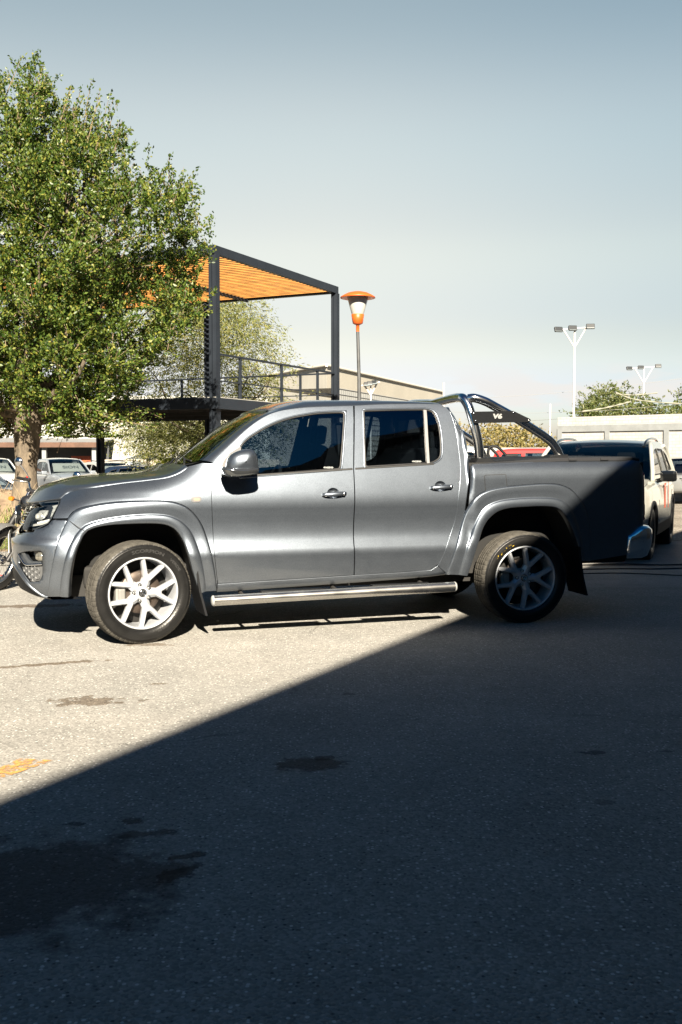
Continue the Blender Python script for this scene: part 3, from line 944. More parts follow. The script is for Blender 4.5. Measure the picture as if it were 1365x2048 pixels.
# flares over the arches
def flare(name, out_px, mid_px, in_px, n=70):
    o_ = resample_o(inv(resample_o(out_px, 40)), n)
    m_ = resample_o(inv(resample_o(mid_px, 40), .026), n)
    i_ = resample_o(inv(resample_o(in_px, 40), .030), n)
    rows = []
    def L(a, b, t):
        return a + (b - a) * t
    def row(ab, d):
        return SH(ab[:, 0], ab[:, 1], d)
    rows.append(row(L(o_, m_, -.01), -.008))
    rows.append(row(L(o_, m_, .00), .001))
    rows.append(row(L(o_, m_, .03), .009))
    rows.append(row(L(o_, m_, .08), .0150))
    rows.append(row(L(o_, m_, .14), .0165))
    rows.append(row(L(o_, m_, .5), .0150))
    rows.append(row(L(o_, m_, .90), .0125))
    rows.append(row(L(o_, m_, .95), .0130))
    rows.append(row(L(m_, i_, .02), .0240))
    rows.append(row(L(m_, i_, .10), .0275))
    rows.append(row(L(m_, i_, .5), .0300))
    rows.append(row(L(m_, i_, .90), .0310))
    rows.append(row(L(m_, i_, 1.0), .0260))
    rows.append(row(L(m_, i_, 1.03), .018))
    rows.append(row(L(m_, i_, 1.03), -.045))
    mb = MB(); mb.grid(rows)
    # end faces
    for e in (0, n - 1):
        mb.add([r_[e] for r_ in rows], [tuple(range(len(rows)))], smooth=False)
    objs = Pmb(mb, name, PAINT)
    # liner
    lin = MB()
    R2 = []
    for d in (-.04, -.18, -.36):
        g = L(m_, i_, 1.04)
        R2.append(row(g, d) if d > -.1 else np.stack([row(g, -.04)[:, 0], row(g, -.04)[:, 1] * 0 + .04 - d, row(g, -.04)[:, 2]], 1))
    lin.grid(R2)
    last = R2[-1]
    lin.add(np.vstack([last]), [tuple(range(n))], smooth=False)
    Pmb(lin, 'wheel_arch_liner', LINER)
    return o_, m_, i_
fl_f = flare('front_arch_flare', f_out, f_mid, f_in)
fl_r = flare('rear_arch_flare', r_out, r_mid, r_in)
# joint of wing and bumper across the front flare
j0, j1 = inv([(136, 1039)], .010)[0], inv([(171.5, 1063)], .031)[0]
mb = MB()
pts = []
for t in np.linspace(0, 1, 12):
    q = j0 + (j1 - j0) * t
    pts.append(SH(q[0], q[1], float(np.interp(t, [0, .1, .5, .55, 1], [.010, .0145, .0285, .0300, .0300]))))
mb.tube(pts, .0022, 6)
Pmb(mb, 'bumper_joint', SEAL)

# --- cab side frame: A pillar, roof rail, rear corner, sill
E_px = resample_o(S((431.6, 927.7), (447, 904), (470, 881), (494, 858.5), (517, 841), (540.6, 828), (564, 821), (587.5, 817.5), (611, 815), (658, 813), (707, 811.6), (769, 808.4), (851, 807.6), (884, 810), (898.5, 821.5)), 60)
E3 = inv(E_px)
zroof = smooth_interp([.9, 1.02, 1.15, 1.3, 1.5, 1.8, 2.1, 2.3, 2.42, 2.50, 2.56], [1.715, 1.768, 1.800, 1.817, 1.827, 1.832, 1.829, 1.822, 1.810, 1.785, 1.74])
gl_px = resample_o(S((404, 921), (425, 903), (447, 883), (470, 863.5), (494, 845.6), (513, 834), (531, 824.5)), 24)
gv = np.interp(np.linspace(0, 1, 24), [0, .5, 1], [.21, .30, .40])
G_ws = np.array([(lambda b, v: (b[0], v, b[1]))(bpt(x, y, v), v) for (x, y), v in zip(gl_px, gv)])
rows = []
nE = len(E3)
u_of_E = SH(E3[:, 0], E3[:, 1])[:, 0]
k_roof = int(np.searchsorted(u_of_E, G_ws[-1][0] + .12))
for i in range(nE):
    e = SH(E3[i, 0], E3[i, 1], 0.0)
    if i <= k_roof:
        t = i / k_roof
        g = np.array([np.interp(t, np.linspace(0, 1, 24), G_ws[:, j]) for j in range(3)])
    else:
        u = e[0]
        g = np.array([u, .45, zroof(u) - .008])
        w = min(1, (i - k_roof) / 5)
        g = G_ws[-1] * (1 - w) + g * w if w < 1 else g
    mid = (e + g) / 2
    out = np.array([-.0, -.5, .55]) if i > k_roof else np.array([-.25, -.75, .35])
    bul = .035 if i <= k_roof else .040
    c = mid + out * bul
    row = []
    for t in np.r_[0, .03, np.linspace(.1, 1, 7)]:
        row.append((1 - t) ** 2 * e + 2 * t * (1 - t) * c + t * t * g)
    row.insert(0, SH(E3[i, 0], E3[i, 1], -.02))
    rows.append(row)
cab = MB(); cab.grid(rows)
roof_edge = np.array([r_[-1] for r_ in rows])
# rear corner: from the drip rail end down the back edge of the cab to the sill
Ec_px = resample_o(S((898.5, 821.5), (906.7, 842), (912.8, 866.7), (917.7, 899.5), (921, 932), (921, 957), (917.7, 989.7), (910.8, 1039), (902.6, 1063.6), (892.3, 1096.4), (884, 1117), (876, 1131)), 40)
Gc_px = resample_o(S((911, 806.5), (919, 821.5), (927, 862.6), (933.3, 895.4), (936.6, 924), (937.7, 952.4), (934, 989), (928.4, 1026.4), (921, 1067), (911.8, 1093), (901, 1122.6), (893, 1146)), 40)
Ec, Gc = inv(Ec_px), inv(Gc_px)
Rend = rows[-1][-1]
Rroll = [Rend + np.array([du, -.0, dz]) for du, dz in ((0, 0), (.035, -.012), (.065, -.040), (.080, -.085), (.088, -.14), (.090, -.20))]
rows_c = [rows[-1]]
wrap = []
for i in range(40):
    e = SH(Ec[i, 0], Ec[i, 1], 0)
    gs = SH(Gc[i, 0], Gc[i, 1], 0)
    bl_w = float(sstep(i, 1, 9))
    rr_ = np.array([np.interp(i, range(1, 7), [q[k] for q in Rroll]) for k in range(3)])
    g = rr_ * (1 - bl_w) + gs * bl_w
    row = [SH(Ec[i, 0], Ec[i, 1], -.02)]
    for t in np.r_[0, .03, np.linspace(.1, 1, 7)]:
        q = Ec[i] + (Gc[i] - Ec[i]) * t
        on = SH(q[0], q[1], 0)
        c = (e + gs * .5 + g * .5) / 2 + np.array([.01, -.035, .03])
        bz_ = (1 - t) ** 2 * e + 2 * t * (1 - t) * c + t * t * g
        row.append(on * bl_w + bz_ * (1 - bl_w))
    rows_c.append(row)
    p = row[-1]
    k_ = bl_w
    wrap.append([p, p + np.array([.010, .008, 0]) * k_ + np.array([.0, .02, 0]) * (1 - k_), p + np.array([.014, .05, 0]) * k_ + np.array([.0, .1, 0]) * (1 - k_), p + np.array([.008, .18, 0]) * k_ + np.array([0, .25, 0]) * (1 - k_)])
cc = MB(); cc.grid(rows_c); cc.grid(wrap); cab.join(cc)
# sill
s0 = inv(resample_o([(436, 1168.5), (560, 1160.5), (707.5, 1150.8), (810, 1144.6), (862, 1140.6), (876, 1131.5)], 30))
s1 = inv(resample_o([(435, 1183), (560, 1174.5), (707.5, 1164.5), (810, 1157), (862, 1152), (893, 1148)], 30))
rows = []
for i in range(30):
    row = [SH(s0[i, 0], s0[i, 1], -.02), SH(s0[i, 0], s0[i, 1], .0), SH(s0[i, 0], s0[i, 1] - .003, .0005)]
    q = (s0[i] + s1[i]) / 2
    row += [SH(q[0], q[1], .002), SH(s1[i, 0], s1[i, 1], -.004), SH(s1[i, 0], s1[i, 1] - .01, -.03), SH(s1[i, 0], s1[i, 1] - .012, -.20)]
    rows.append(row)
ss = MB(); ss.grid(rows); cab.join(ss)
Pmb(cab, 'cab_side_frame', PAINT)

# --- roof: one sheet between both roof edges, tucked down to the rear window
ru = np.r_[np.linspace(0, 1, 40)]
re_ = roof_edge[k_roof + 1:]
re_ = resample_o(re_, 36)
# front header follows the windscreen top
rows = []
for i in range(len(re_)):
    e = re_[i]
    t = i / (len(re_) - 1)
    row = []
    for s in np.linspace(0, 1, 15):
        v = e[1] + (VC - e[1]) * s
        k = 1 - (1 - s) ** 2
        front = (1 - sstep(t, 0, .35)) * .05 * k
        wz = float(sstep(t, -.02, .24))
        z = e[2] + ((float(zroof(e[0])) + .014) * wz + (e[2] + .012) * (1 - wz) - e[2]) * k
        row.append((e[0] - front, v, z))
    rows.append(row)
hdr = np.array(rows[0])
rf = MB(); rf.grid(rows)
# rear of the roof rolls down
last = np.array(rows[-1])
rows2 = [last]
for (du, dz) in ((.035, -.012), (.065, -.040), (.080, -.085), (.088, -.14)):
    rows2.append(last + np.array([du, 0, dz]))
rf.grid(rows2)
rf.join(rf.mirror())
rf.build('roof', PAINT, truck, weld=.002)
rb = np.array(rows2[-1])

# --- windscreen
rows = []
for i in range(24):
    g = G_ws[i]
    t = i / 23
    row = []
    for s in np.linspace(0, 1, 15):
        k = 1 - (1 - s) ** 2
        bu = (.10 * (1 - t) + .03 * t) * k
        bz = (-.03 * (1 - t) + .010 * t) * k
        row.append((g[0] - bu, g[1] + (VC - g[1]) * s, g[2] + bz))
    rows.append(row)
ws_base = np.array(rows[0]); ws_top = np.array(rows[-1])
ws = MB(); ws.grid(rows); ws.join(ws.mirror())
wso = ws.build('windscreen', WSGLASS, truck, weld=.002)
bd = MB()
edge = [np.array(r_[0]) + np.array([-.002, .0, .002]) for r_ in rows]
inn = [p + np.array([-.012, .026, 0]) for p in edge]
bd.grid([edge, inn])
bd.grid([ws_top + np.array([-.002, 0, .002]), ws_top + np.array([-.055, 0, -.028])])
bd.join(bd.mirror()); bd.build('windscreen_border', GLOSSB, wso)
# header between windscreen top and roof
hb = MB(); hb.grid([ws_top, (ws_top + hdr) / 2 + np.array([-.006, 0, .008]), hdr]); hb.join(hb.mirror()); hb.build('roof_header', PAINT, truck, weld=.002)
# cowl with wipers
cw = MB()
cb = [p + np.array([-.11, .0, -.035]) for p in ws_base]
cw.grid([ws_base + np.array([.01, 0, -.004]), cb]); cw.join(cw.mirror())
cwo = cw.build('cowl', PLASTIC, truck)
for sgn in (0, 1):
    wp = MB()
    y0 = .42 if sgn == 0 else 1.0
    def wsp(v, t):
        s = 1 - abs(VC - v) / (VC - .155)
        k = 1 - (1 - s) ** 2
        i = t * 23
        g = np.array([np.interp(i, range(24), G_ws[:, j]) for j in range(3)])
        return np.array([g[0] - (.10 * (1 - t) + .03 * t) * k - .004, v, g[2] + (-.03 * (1 - t) + .01 * t) * k + .006])
    wp.tube([wsp(y0 + .55 * s, .02 + .10 * s) for s in np.linspace(0, 1, 9)], .006, 6)
    wp.tube([wsp(y0 - .02, 0) + np.array([-.05, 0, -.02]), wsp(y0 + .2, .045) + np.array([-.012, 0, .014])], .008, 6)
    wp.build('wiper', SEAL, truck)

# --- bonnet
hs = resample_o(inv(resample_o(hood_seam, 40)), 34)
H3 = SH(hs[:, 0], hs[:, 1], 0)
rows = []
for i in range(34):
    e = H3[i]
    t = i / 33
    cen_u = e[0] * 1.0 - np.interp(t, [0, .08, .3, 1], [.250, .235, .19, .09])
    row = []
    for s in np.r_[np.linspace(0, .12, 4), np.linspace(.17, 1, 14)]:
        k = 1 - (1 - s) ** 2
        ku = 1 - (1 - s) ** 2.6
        crown = np.interp(t, [0, .1, .4, 1], [-.052, .0, .040, .000])
        ridge = .010 * math.exp(-((s - .42) / .10) ** 2) * sstep(t, 0, .25)
        roll = .018 * (1 - math.exp(-s / .05))
        row.append((e[0] + (cen_u - e[0]) * ku, e[1] + (VC - e[1]) * s, e[2] + crown * k + ridge + roll * sstep(t, 0, .1)))
    rows.append(row)
hood_front = np.array(rows[0])
hd = MB()
lip = hood_front + np.array([.006, 0, -.012]); lip2 = hood_front + np.array([.04, 0, -.03])
hd.grid([lip2, lip, hood_front + np.array([-.002, 0, -.003])] + rows)
inn = [np.array([r_[0] + np.array([0, .004, -.02]), r_[0]]) for r_ in map(np.array, rows)]
hd.grid([[q[0] for q in inn], [q[1] for q in inn]])
hd.join(hd.mirror())
hd.build('bonnet', PAINT, truck, weld=.0015)

# --- nose
hl_px = [(43.5, 1056), (48.3, 1040.6), (54.8, 1024.5), (60, 1012.5), (65, 1007.8), (77, 1005.5), (90, 1003.2), (119.5, 1000.8), (119.5, 1006.7), (112, 1021), (104, 1037), (96.7, 1047.5), (87, 1053), (67, 1057.8), (48.3, 1060.3)]
def FA(v, z, a0=-1.05):
    """shell parameter a where the nose reaches lateral position v at height z"""
    aa = np.linspace(A_NOSE, -.3, 400)
    vv = SH(aa, np.full(400, z))[:, 1]
    return float(np.interp(v, vv[::-1], aa[::-1]))
hl = A(hl_px[5:13])
z_hi = lambda v: 1.0
HLV = .40
loop = hl + [(FA(.22, .835), .838), (FA(.36, .825), .826), (FA(.405, .842), .842), (FA(.43, .91), .91), (FA(.425, .97), .965), (FA(.38, 1.0), .993), (FA(.30, 1.01), 1.003)]
hl_loop = loop
le = shell_panel(hl_loop, d=.0, inset=.003, rim=.012, sp=.03)
hlo = Pmb(le, 'headlight', CLEAR)
bowl = shell_panel(expand(hl_loop, -.006), d=-.045, inset=0, rim=0, sp=.03)
rimm = MB()
La = np.array(expand(hl_loop, -.004)); rimm.grid([SH(La[:, 0], La[:, 1], -.003), SH(La[:, 0], La[:, 1], -.05)], closed_v=True)
bowl.join(rimm)
bez = shell_panel(expand(hl_loop, -.003), [expand(hl_loop, -.011)], d=-.002, inset=0, rim=0, sp=0)
for k in (0, 1):
    (bowl if k == 0 else bowl.mirror()).build('lamp_housing', mat('lamp_black', (.02, .024, .03), .25, coat=.4), hlo[k])
    (bez if k == 0 else bez.mirror()).build('lamp_bezel', mat('lamp_bezel_grey', (.10, .11, .12), .3, .5), hlo[k])
def hlpatch(px, d, name, m, rim=.01):
    a = A(px, d)
    q = shell_panel(a, d=d, inset=0, rim=rim, sp=.03)
    for k in (0, 1):
        (q if k == 0 else q.mirror()).build(name, m, hlo[k])
LAMPCH = mat('lamp_reflector', (.62, .64, .62), .22, .55, var=.3, vscale=35)
hlpatch([(54, 1046), (57, 1032), (60, 1024.5), (74, 1021), (72, 1033), (66, 1042)], -.02, 'reflector', LAMPCH)
hlpatch([(68, 1040), (73, 1024), (83, 1021), (95, 1020.5), (90, 1030), (86, 1038), (76, 1041)], -.028, 'reflector', LAMPCH)
hlpatch([(84.5, 1037.5), (92, 1023), (97, 1020.5), (94, 1029), (88, 1037.5)], -.012, 'reflector', LAMPCH)
hlpatch([(105, 1012), (118, 1009), (116, 1013.5), (112.5, 1015), (110, 1022), (105, 1032), (101.5, 1034), (107, 1016)], -.008, 'reflector', LAMPCH)
hlpatch([(50, 1052), (56, 1050.5), (80, 1046.5), (99, 1041), (97.5, 1045), (84, 1050), (53, 1055.2)], -.010, 'light_strip', mat('lamp_strip_white', (.50, .50, .47), .35, .2))
# round projector
for k, (x_, y_, r_) in enumerate(((79, 1034, .030),)):
    c = inv([(x_, y_)], -.02)[0]; p = SH(c[0], c[1], -.022)
    mb = MB(); mb.lathe([(0, -.03), (r_ * .6, -.026), (r_ * .9, -.012), (r_, 0), (r_ * 1.15, 0), (r_ * 1.2, .02)], 24, axis='x', c=(0, 0, 0))
    for k2 in (0, 1):
        m3 = MB(); m3.add([(p[0] + v[0] * 1.0, p[1] + v[1], p[2] + v[2]) for v in mb.v], mb.f)
        (m3 if k2 == 0 else m3.mirror()).build('projector', LAMPCH, hlo[k2])
# DRL teeth
teeth = MB()
for t in np.linspace(0, 1, 8):
    x_, y_ = 76 + t * 22, 1046.5 - t * 5.5
    q = A([(x_ - 1, y_ - 2.2), (x_ + .9, y_ - 2.6), (x_ + .6, y_ + 1.2), (x_ - 1.2, y_ + 1.6)], -.004)
    teeth.join(shell_panel(q, d=-.004, inset=0, rim=.006, sp=0))
Pmbt = [(teeth if k == 0 else teeth.mirror()).build('light_guide', mat('lamp_guide', (.8, .8, .76), .2), hlo[k]) for k in (0, 1)]

# bumper
bl_px = [(106.5, 1039.5), (137, 1039), (130.5, 1057.5), (121.5, 1078.5), (113, 1110), (107.5, 1138), (102.5, 1166.5), (100.5, 1192.5)]
bl = A(bl_px)
am = A_NOSE
line = A([(88, 1192.2), (75, 1184), (60, 1171.5), (50, 1159.5), (41, 1146.5), (33, 1135)])
bump_loop = bl + line + [(FA(.60, .6), .592), (am, .592), (am, .79)] + [(FA(.55, .80), .792), (FA(.42, .80), .80), (FA(.34, .80), .812), (FA(.22, .80), .824)] + A([(70, 1059), (87, 1054.8), (97.5, 1049), (103, 1042)])
rec = A([(36, 1107), (46, 1103.6), (60, 1102), (81, 1101.5), (85, 1104), (85.5, 1126), (85, 1150), (82, 1158), (78, 1163.5), (60, 1164.5), (52, 1154), (43, 1140), (36, 1126)])
bp = shell_panel(bump_loop, [rec], sp=.025, bsp=.02)
bp.join(bp.mirror())
bo = bp.build('front_bumper', PAINT, truck, weld=.0012)
# dark scoop behind the opening
sc = shell_panel(expand(rec, .004), d=-.060, inset=0, rim=0, sp=.03)
wall = MB(); La = resample(np.array(rec), .02)
wall.grid([SH(La[:, 0], La[:, 1], -.004), SH(La[:, 0], La[:, 1], -.062)], closed_v=True)
sc.join(wall)
sc.build('intake', GLOSSB, bo); sc.mirror().build('intake', GLOSSB, bo)
hp = A([(29, 1123), (42, 1137), (50, 1134), (84.5, 1133), (84.5, 1150), (81, 1157), (77.5, 1162), (58, 1163)], -.01)
hp = A([(41, 1134), (50, 1134), (84.5, 1133), (84.5, 1150), (81, 1157), (77.5, 1162), (60.5, 1163.5), (52, 1153), (44, 1140.5)], -.01)
hpm = shell_panel(hp, d=-.018, inset=0, rim=.01, sp=.03)
hx = MB()
lo, hi = np.min(hp, 0), np.max(hp, 0)
sz = .024
for i in range(-1, 12):
    for j in range(-1, 9):
        ca, cz = lo[0] + i * sz * 1.55, lo[1] + j * sz * 1.72 + (sz * .86 if i % 2 else 0)
        ring_o = [(ca + sz * math.cos(q), cz + sz * math.sin(q)) for q in np.linspace(0, 2 * math.pi, 6, endpoint=False)]
        if inside(ring_o, hp).sum() < 4:
            continue
        ro_ = np.array([(ca + .97 * sz * math.cos(q), cz + .97 * sz * math.sin(q)) for q in np.linspace(0, 2 * math.pi, 6, endpoint=False)])
        ri_ = np.array([(ca + .74 * sz * math.cos(q), cz + .74 * sz * math.sin(q)) for q in np.linspace(0, 2 * math.pi, 6, endpoint=False)])
        hx.grid([SH(ro_[:, 0], ro_[:, 1], -.017), SH(ro_[:, 0], ro_[:, 1], -.009), SH(ri_[:, 0], ri_[:, 1], -.011), SH(ri_[:, 0], ri_[:, 1], -.020)], closed_v=True, smooth=False)
hpm.join(hx)
hpm.build('honeycomb_insert', mat('grey_grille_plastic', (.15, .155, .16), .45, .3), bo); hpm.mirror().build('honeycomb_insert', MATS['grey_grille_plastic'], bo)
tr = MB()
path = [SH(q[0], q[1], -.006) for q in A([(84.5, 1128.5), (66, 1129.5), (50, 1129), (44, 1122), (38, 1112), (35, 1107)], 0)]
path = [tuple(p) for p in catmull(path, 5)]
tr.tube(path, .0075, 8, m=CHROME)
tr.build('fog_lamp_trim', None, bo); tr.mirror().build('fog_lamp_trim', None, bo)
wing2 = shell_panel(A([(51, 1128), (84, 1128), (84, 1123), (64, 1122.5), (58, 1117), (51, 1105), (40, 1107), (45, 1118)], -.02), d=-.016, inset=0, rim=.02, sp=.03)
wing2.build('fog_lamp_wing', PAINT, bo); wing2.mirror().build('fog_lamp_wing', PAINT, bo)
for k in (0, 1):
    c = inv([(77.5, 1113.5)], -.02)[0]; p = SH(c[0], c[1], -.020)
    mb = MB(); mb.lathe([(0, -.022), (.018, -.020), (.026, -.010), (.028, 0), (.034, -.004), (.036, .025)], 24, axis='x', c=tuple(p))
    (mb if k == 0 else mb.mirror()).build('fog_lamp', mat('fog_lamp_glass', (.62, .60, .52), .12, .8), bo)
# skid blade: the bright lower edge sweeping round to the flare
bl_ = MB()
path = [SH(q[0], q[1], .004) for q in A([(97, 1194.5)]) + line] + [SH(FA(.60, .6), .592, .006), SH(am, .592, .006)]
cp2 = catmull(path, 6)
bl_.grid([cp2 + np.array([.004, 0, .010]), cp2 + np.array([-.004, -.002, .004]), cp2 + np.array([-.006, -.002, -.006]), cp2 + np.array([.004, 0, -.012])])
bl_.join(bl_.mirror()); bl_.build('bumper_blade', PAINT, bo, weld=.001)
lp = MB()
low = [SH(q[0], q[1], -.004) for q in A([(97, 1196), (90, 1195), (78, 1192.5), (64.5, 1189), (50, 1182), (40, 1176)])] + [SH(FA(.45, .43), .43, -.004), SH(FA(.65, .43), .435, -.004), SH(am, .435, -.004)]
low = resample_o(catmull(low, 6), 40); up_ = resample_o(cp2, 40)
lp.grid([up_ + np.array([.006, 0, 0]), up_ * .7 + low * .3 + np.array([.0, .0, 0]), up_ * .35 + low * .65 + np.array([-.006, -.002, 0]), low, low + np.array([.03, .01, -.016]), low + np.array([.25, .02, -.02])])
lp.join(lp.mirror()); lp.build('lower_lip', PLASTIC, bo, weld=.001)
# plate on the nose
pl = MB(); pl.box((-.934, VC, .700), (.010, .44, .145), m=WHITE, bev=.003)
pl.box((-.926, VC, .70), (.014, .46, .16), m=SEAL, bev=.004)
pl.build('number_plate', None, bo)
# grille
gl_loop = [(FA(.44, .83), .822), (am, .815), (am, .995), (FA(.46, .97), .985), (FA(.455, .91), .91)]
g_ = shell_panel(gl_loop, d=-.045, inset=-.01, rim=0, sp=.04)
gw = MB(); La = resample(np.array(gl_loop[3:] + gl_loop[:1]), .03, closed=False)
gw.grid([SH(La[:, 0], La[:, 1], -.002), SH(La[:, 0], La[:, 1], -.05)])
g_.join(gw); g_.join(g_.mirror())
go = g_.build('grille', GLOSSB, truck)
for z_ in (.868, .93):
    b_ = MB()
    for dz_ in (0, .020):
        path = [SH(FA(.445, z_), z_ + dz_, -.012)] + [SH(FA(v, z_), z_ + dz_, .001) for v in (.5, .6, .7, .8, .9)] + [SH(am, z_ + dz_, .001)]
        b_.tube(path, .0055, 8)
    b_.join(b_.mirror()); b_.build('grille_bar', CHROME, go)
em = MB(); em.lathe([(0, -.012), (.07, -.012), (.078, 0), (.08, .02)], 40, axis='x', c=(-.866, VC, .91), m=GLOSSB)
lgm = MB(); logo_strokes(lgm, .066, 0, CHROME)
em.add([(-.882 + v[1], VC - v[0], .91 + v[2]) for v in lgm.v], lgm.f, m=CHROME)
em.build('emblem', None, go)
# strip between grille/headlight and bonnet edge, and gaps behind the lamps
fill = MB()
fr = []
for s in np.linspace(0, 1, 16):
    v = H3[0][1] + (VC - H3[0][1]) * s
    fr.append(v)
for k, v in enumerate(fr):
    pass
fz = [1.03, .98, .9, .82, .7, .5, .38]
P = [[SH(FA(min(v, .949), z_), z_, -.075) for v in np.linspace(.16, .949, 14)] for z_ in fz]
fill.grid(P); fill.join(fill.mirror()); fill.build('nose_backing', SEAL, truck)

# --- tail
tg = MB()
zt_ = np.r_[.60, .70, .9, 1.1, 1.25, 1.30, 1.325]
P = [[SH(float(a_), z_, .002 if .62 < z_ < 1.31 else -.01) for a_ in np.linspace(4.50, A_TAIL, 14)] for z_ in zt_]
tg.grid(P); tg.join(tg.mirror()); tgo = tg.build('tailgate', PAINT, truck)
V, F = text_mesh('V6', .07, .002); 
tl = [(4.275, .86), (4.275, 1.20), (4.30, 1.235), (4.46, 1.235), (4.46, .82), (4.30, .82)]
t_ = shell_panel(tl, d=.004, inset=0, rim=.02, sp=.04)
tlo = Pmb(t_, 'tail_light', RED)
t2 = shell_panel([(4.29, .875), (4.44, .875), (4.44, .955), (4.29, .955)], d=.006, inset=0, rim=.01, sp=.03)
for k in (0, 1):
    (t2 if k == 0 else t2.mirror()).build('reversing_lens', mat('white_lens', (.6, .6, .6), .15, coat=.8), tlo[k])
# chrome rear bumper with its body-side cap
bz = [(.50, -.02), (.52, .02), (.60, .045), (.70, .052), (.745, .045), (.775, .015), (.78, -.04)]
rb_ = MB()
aa = np.r_[np.linspace(4.07, 4.6, 22), np.linspace(4.65, A_TAIL, 8)]
rows = []
for a_ in aa:
    tt = sstep(a_, 4.05, 4.25)
    row = []
    for z_, d_ in bz:
        zz = z_ if z_ < .6 else .60 + (z_ - .60) * (.55 + .45 * sstep(a_, 4.07, 4.20))
        zz -= 0
        row.append(SH(a_ + .0 * z_, zz, d_ * (.35 + .65 * tt) + .02 * tt))
    rows.append(row)
rb_.grid(rows)
rb_.add([rows[0][i] for i in range(len(bz))], [tuple(range(len(bz)))])
rb_.join(rb_.mirror()); rb_.build('rear_bumper', CHROME, truck, weld=.001)

# --- bed inside, rear cab wall, floor
bi = MB()
u0, u1 = 2.62, 4.24
for (x0, x1, y0, y1, z0, z1) in ((u0, u1, .13, 1.77, 1.0, 1.03), (u0, u1, .10, .15, 1.0, 1.318), (u0, u1, 1.75, 1.80, 1.0, 1.318), (u0 - .0, u0 + .04, .12, 1.78, .50, 1.318), (u1 - .03, u1 + .02, .14, 1.76, .62, 1.318)):
    bi.box(((x0 + x1) / 2, (y0 + y1) / 2, (z0 + z1) / 2), (x1 - x0, y1 - y0, z1 - z0))
bi.build('load_bed', CHASSIS, truck)
for sgn in (0, 1):
    mbx = MB()
    a_r = np.linspace(2.64, 4.22, 20)
    za = np.interp(a_r, [zr0[0], zr1[0], 4.10, 4.22], [zr0[1], zr1[1], 1.335, 1.318])
    pts = SH(a_r, za, 0.0)
    mbx.grid([pts + np.array([0, -.002, -.03]), pts + np.array([0, .0, .001]), pts + np.array([0, .012, .007]), pts + np.array([0, .09, .007])])
    (mbx if sgn == 0 else mbx.mirror()).build('bed_rail', PAINT, truck)
cwl = MB()
cwl.box((2.53, VC, .93), (.03, 1.62, .72))
cwl.build('cab_rear_wall', PAINT, truck)
# rear window between the rear corners
q0 = MB()
lw = [(2.585, .30, 1.28), (2.585, .36, 1.66)]
zz = [1.25, 1.35, 1.5, 1.62, 1.70]
P = []
for z_ in zz:
    v0 = float(np.interp(z_, [1.25, 1.70], [.24, .36])); uu = float(np.interp(z_, [1.25, 1.70], [2.575, 2.545]))
    P.append([(uu + .015 * (1 - ((v - VC) / (VC - v0)) ** 2), v, z_) for v in np.linspace(v0, 2 * VC - v0, 14)])
q0.grid(P); q0.build('rear_window', GLASS, truck)
# tonneau cover and its side rails
tn = MB()
a_r = np.linspace(2.70, 4.20, 22)
zc = np.interp(a_r, [2.7, zr1[0], 4.12, 4.20], [zr0[1] + .018, zr1[1] + .030, 1.368, 1.360])
rows = []
for a_, z_ in zip(a_r, zc):
    rows.append([(a_, .14, z_ - .02), (a_, .13, z_ - .003), (a_, .15, z_), (a_, VC, z_ + .006), (a_, 2 * VC - .15, z_), (a_, 2 * VC - .13, z_ - .003), (a_, 2 * VC - .14, z_ - .02)])
rows.append([(4.225, r_[1], r_[2] - .012) for r_ in rows[-1]])
tn.grid(rows); tno = tn.build('bed_cover', mat('cover_vinyl', (.010, .011, .012), .6, spec=.2, var=.2, vscale=40), truck)
for sgn in (0, 1):
    rr_ = MB()
    rw = []
    for a_, z_ in zip(a_r, zc):
        rw.append([(a_, .098, z_ - .034), (a_, .098, z_ - .012), (a_, .104, z_ - .006), (a_, .130, z_ - .004), (a_, .130, z_ - .034)])
    rr_.grid(rw, smooth=False)
    rr_.add(rw[-1], [tuple(range(5))], smooth=False)
    for u_ in (3.56, 3.86):
        rr_.box((u_, .094, float(np.interp(u_, a_r, zc)) - .020), (.075, .012, .022), bev=.003)
        rr_.tube([(u_ - .028, .086, float(np.interp(u_, a_r, zc)) - .020), (u_ - .028, .1, float(np.interp(u_, a_r, zc)) - .020)], .005, 8)
        rr_.tube([(u_ + .028, .086, float(np.interp(u_, a_r, zc)) - .020), (u_ + .028, .1, float(np.interp(u_, a_r, zc)) - .020)], .005, 8)
    (rr_ if sgn == 0 else rr_.mirror()).build('cover_rail', mat('rail_aluminium', (.035, .036, .04), .5, .2, spec=.3), tno)

# --- chrome sport bar
VB = .20
def T3(x, y, v):
    u, z = bpt(x, y, v)
    return np.array([u, v, z])
leg = [T3(959, 916, VB), T3(957, 888, VB), T3(951, 859, VB + .01), T3(943, 830, VB + .03), T3(936, 810, VB + .06), T3(927.5, 797.5, VB + .10)]
top = leg[-1] + np.array([-.004, .07, .012])
t2_ = leg[-1] + np.array([-.006, .20, .014])
half = leg + [top, t2_, np.array([t2_[0], VC, t2_[2] - .022])]
hoop = [tuple(p) for p in catmull(half, 8)]
full = hoop + [(x, 2 * VC - y, z) for x, y, z in hoop[::-1][1:]]
sb = bpy.data.objects.new('sport_bar', None); COL.objects.link(sb); sb.parent = truck
m_ = MB(); m_.tube(full, .0385, 20); m_.build('hoop', CHROME, sb)
rear = [T3(937, 797, VB + .075), T3(948, 796, VB + .05), T3(970, 802.5, VB + .03), T3(992, 814, VB + .02), T3(1027, 833.5, VB), T3(1062, 855, VB), T3(1088, 872, VB), T3(1103, 884, VB), T3(1113, 898, VB), T3(1119, 911, VB)]
rear = [tuple(p) for p in catmull(rear, 7)]
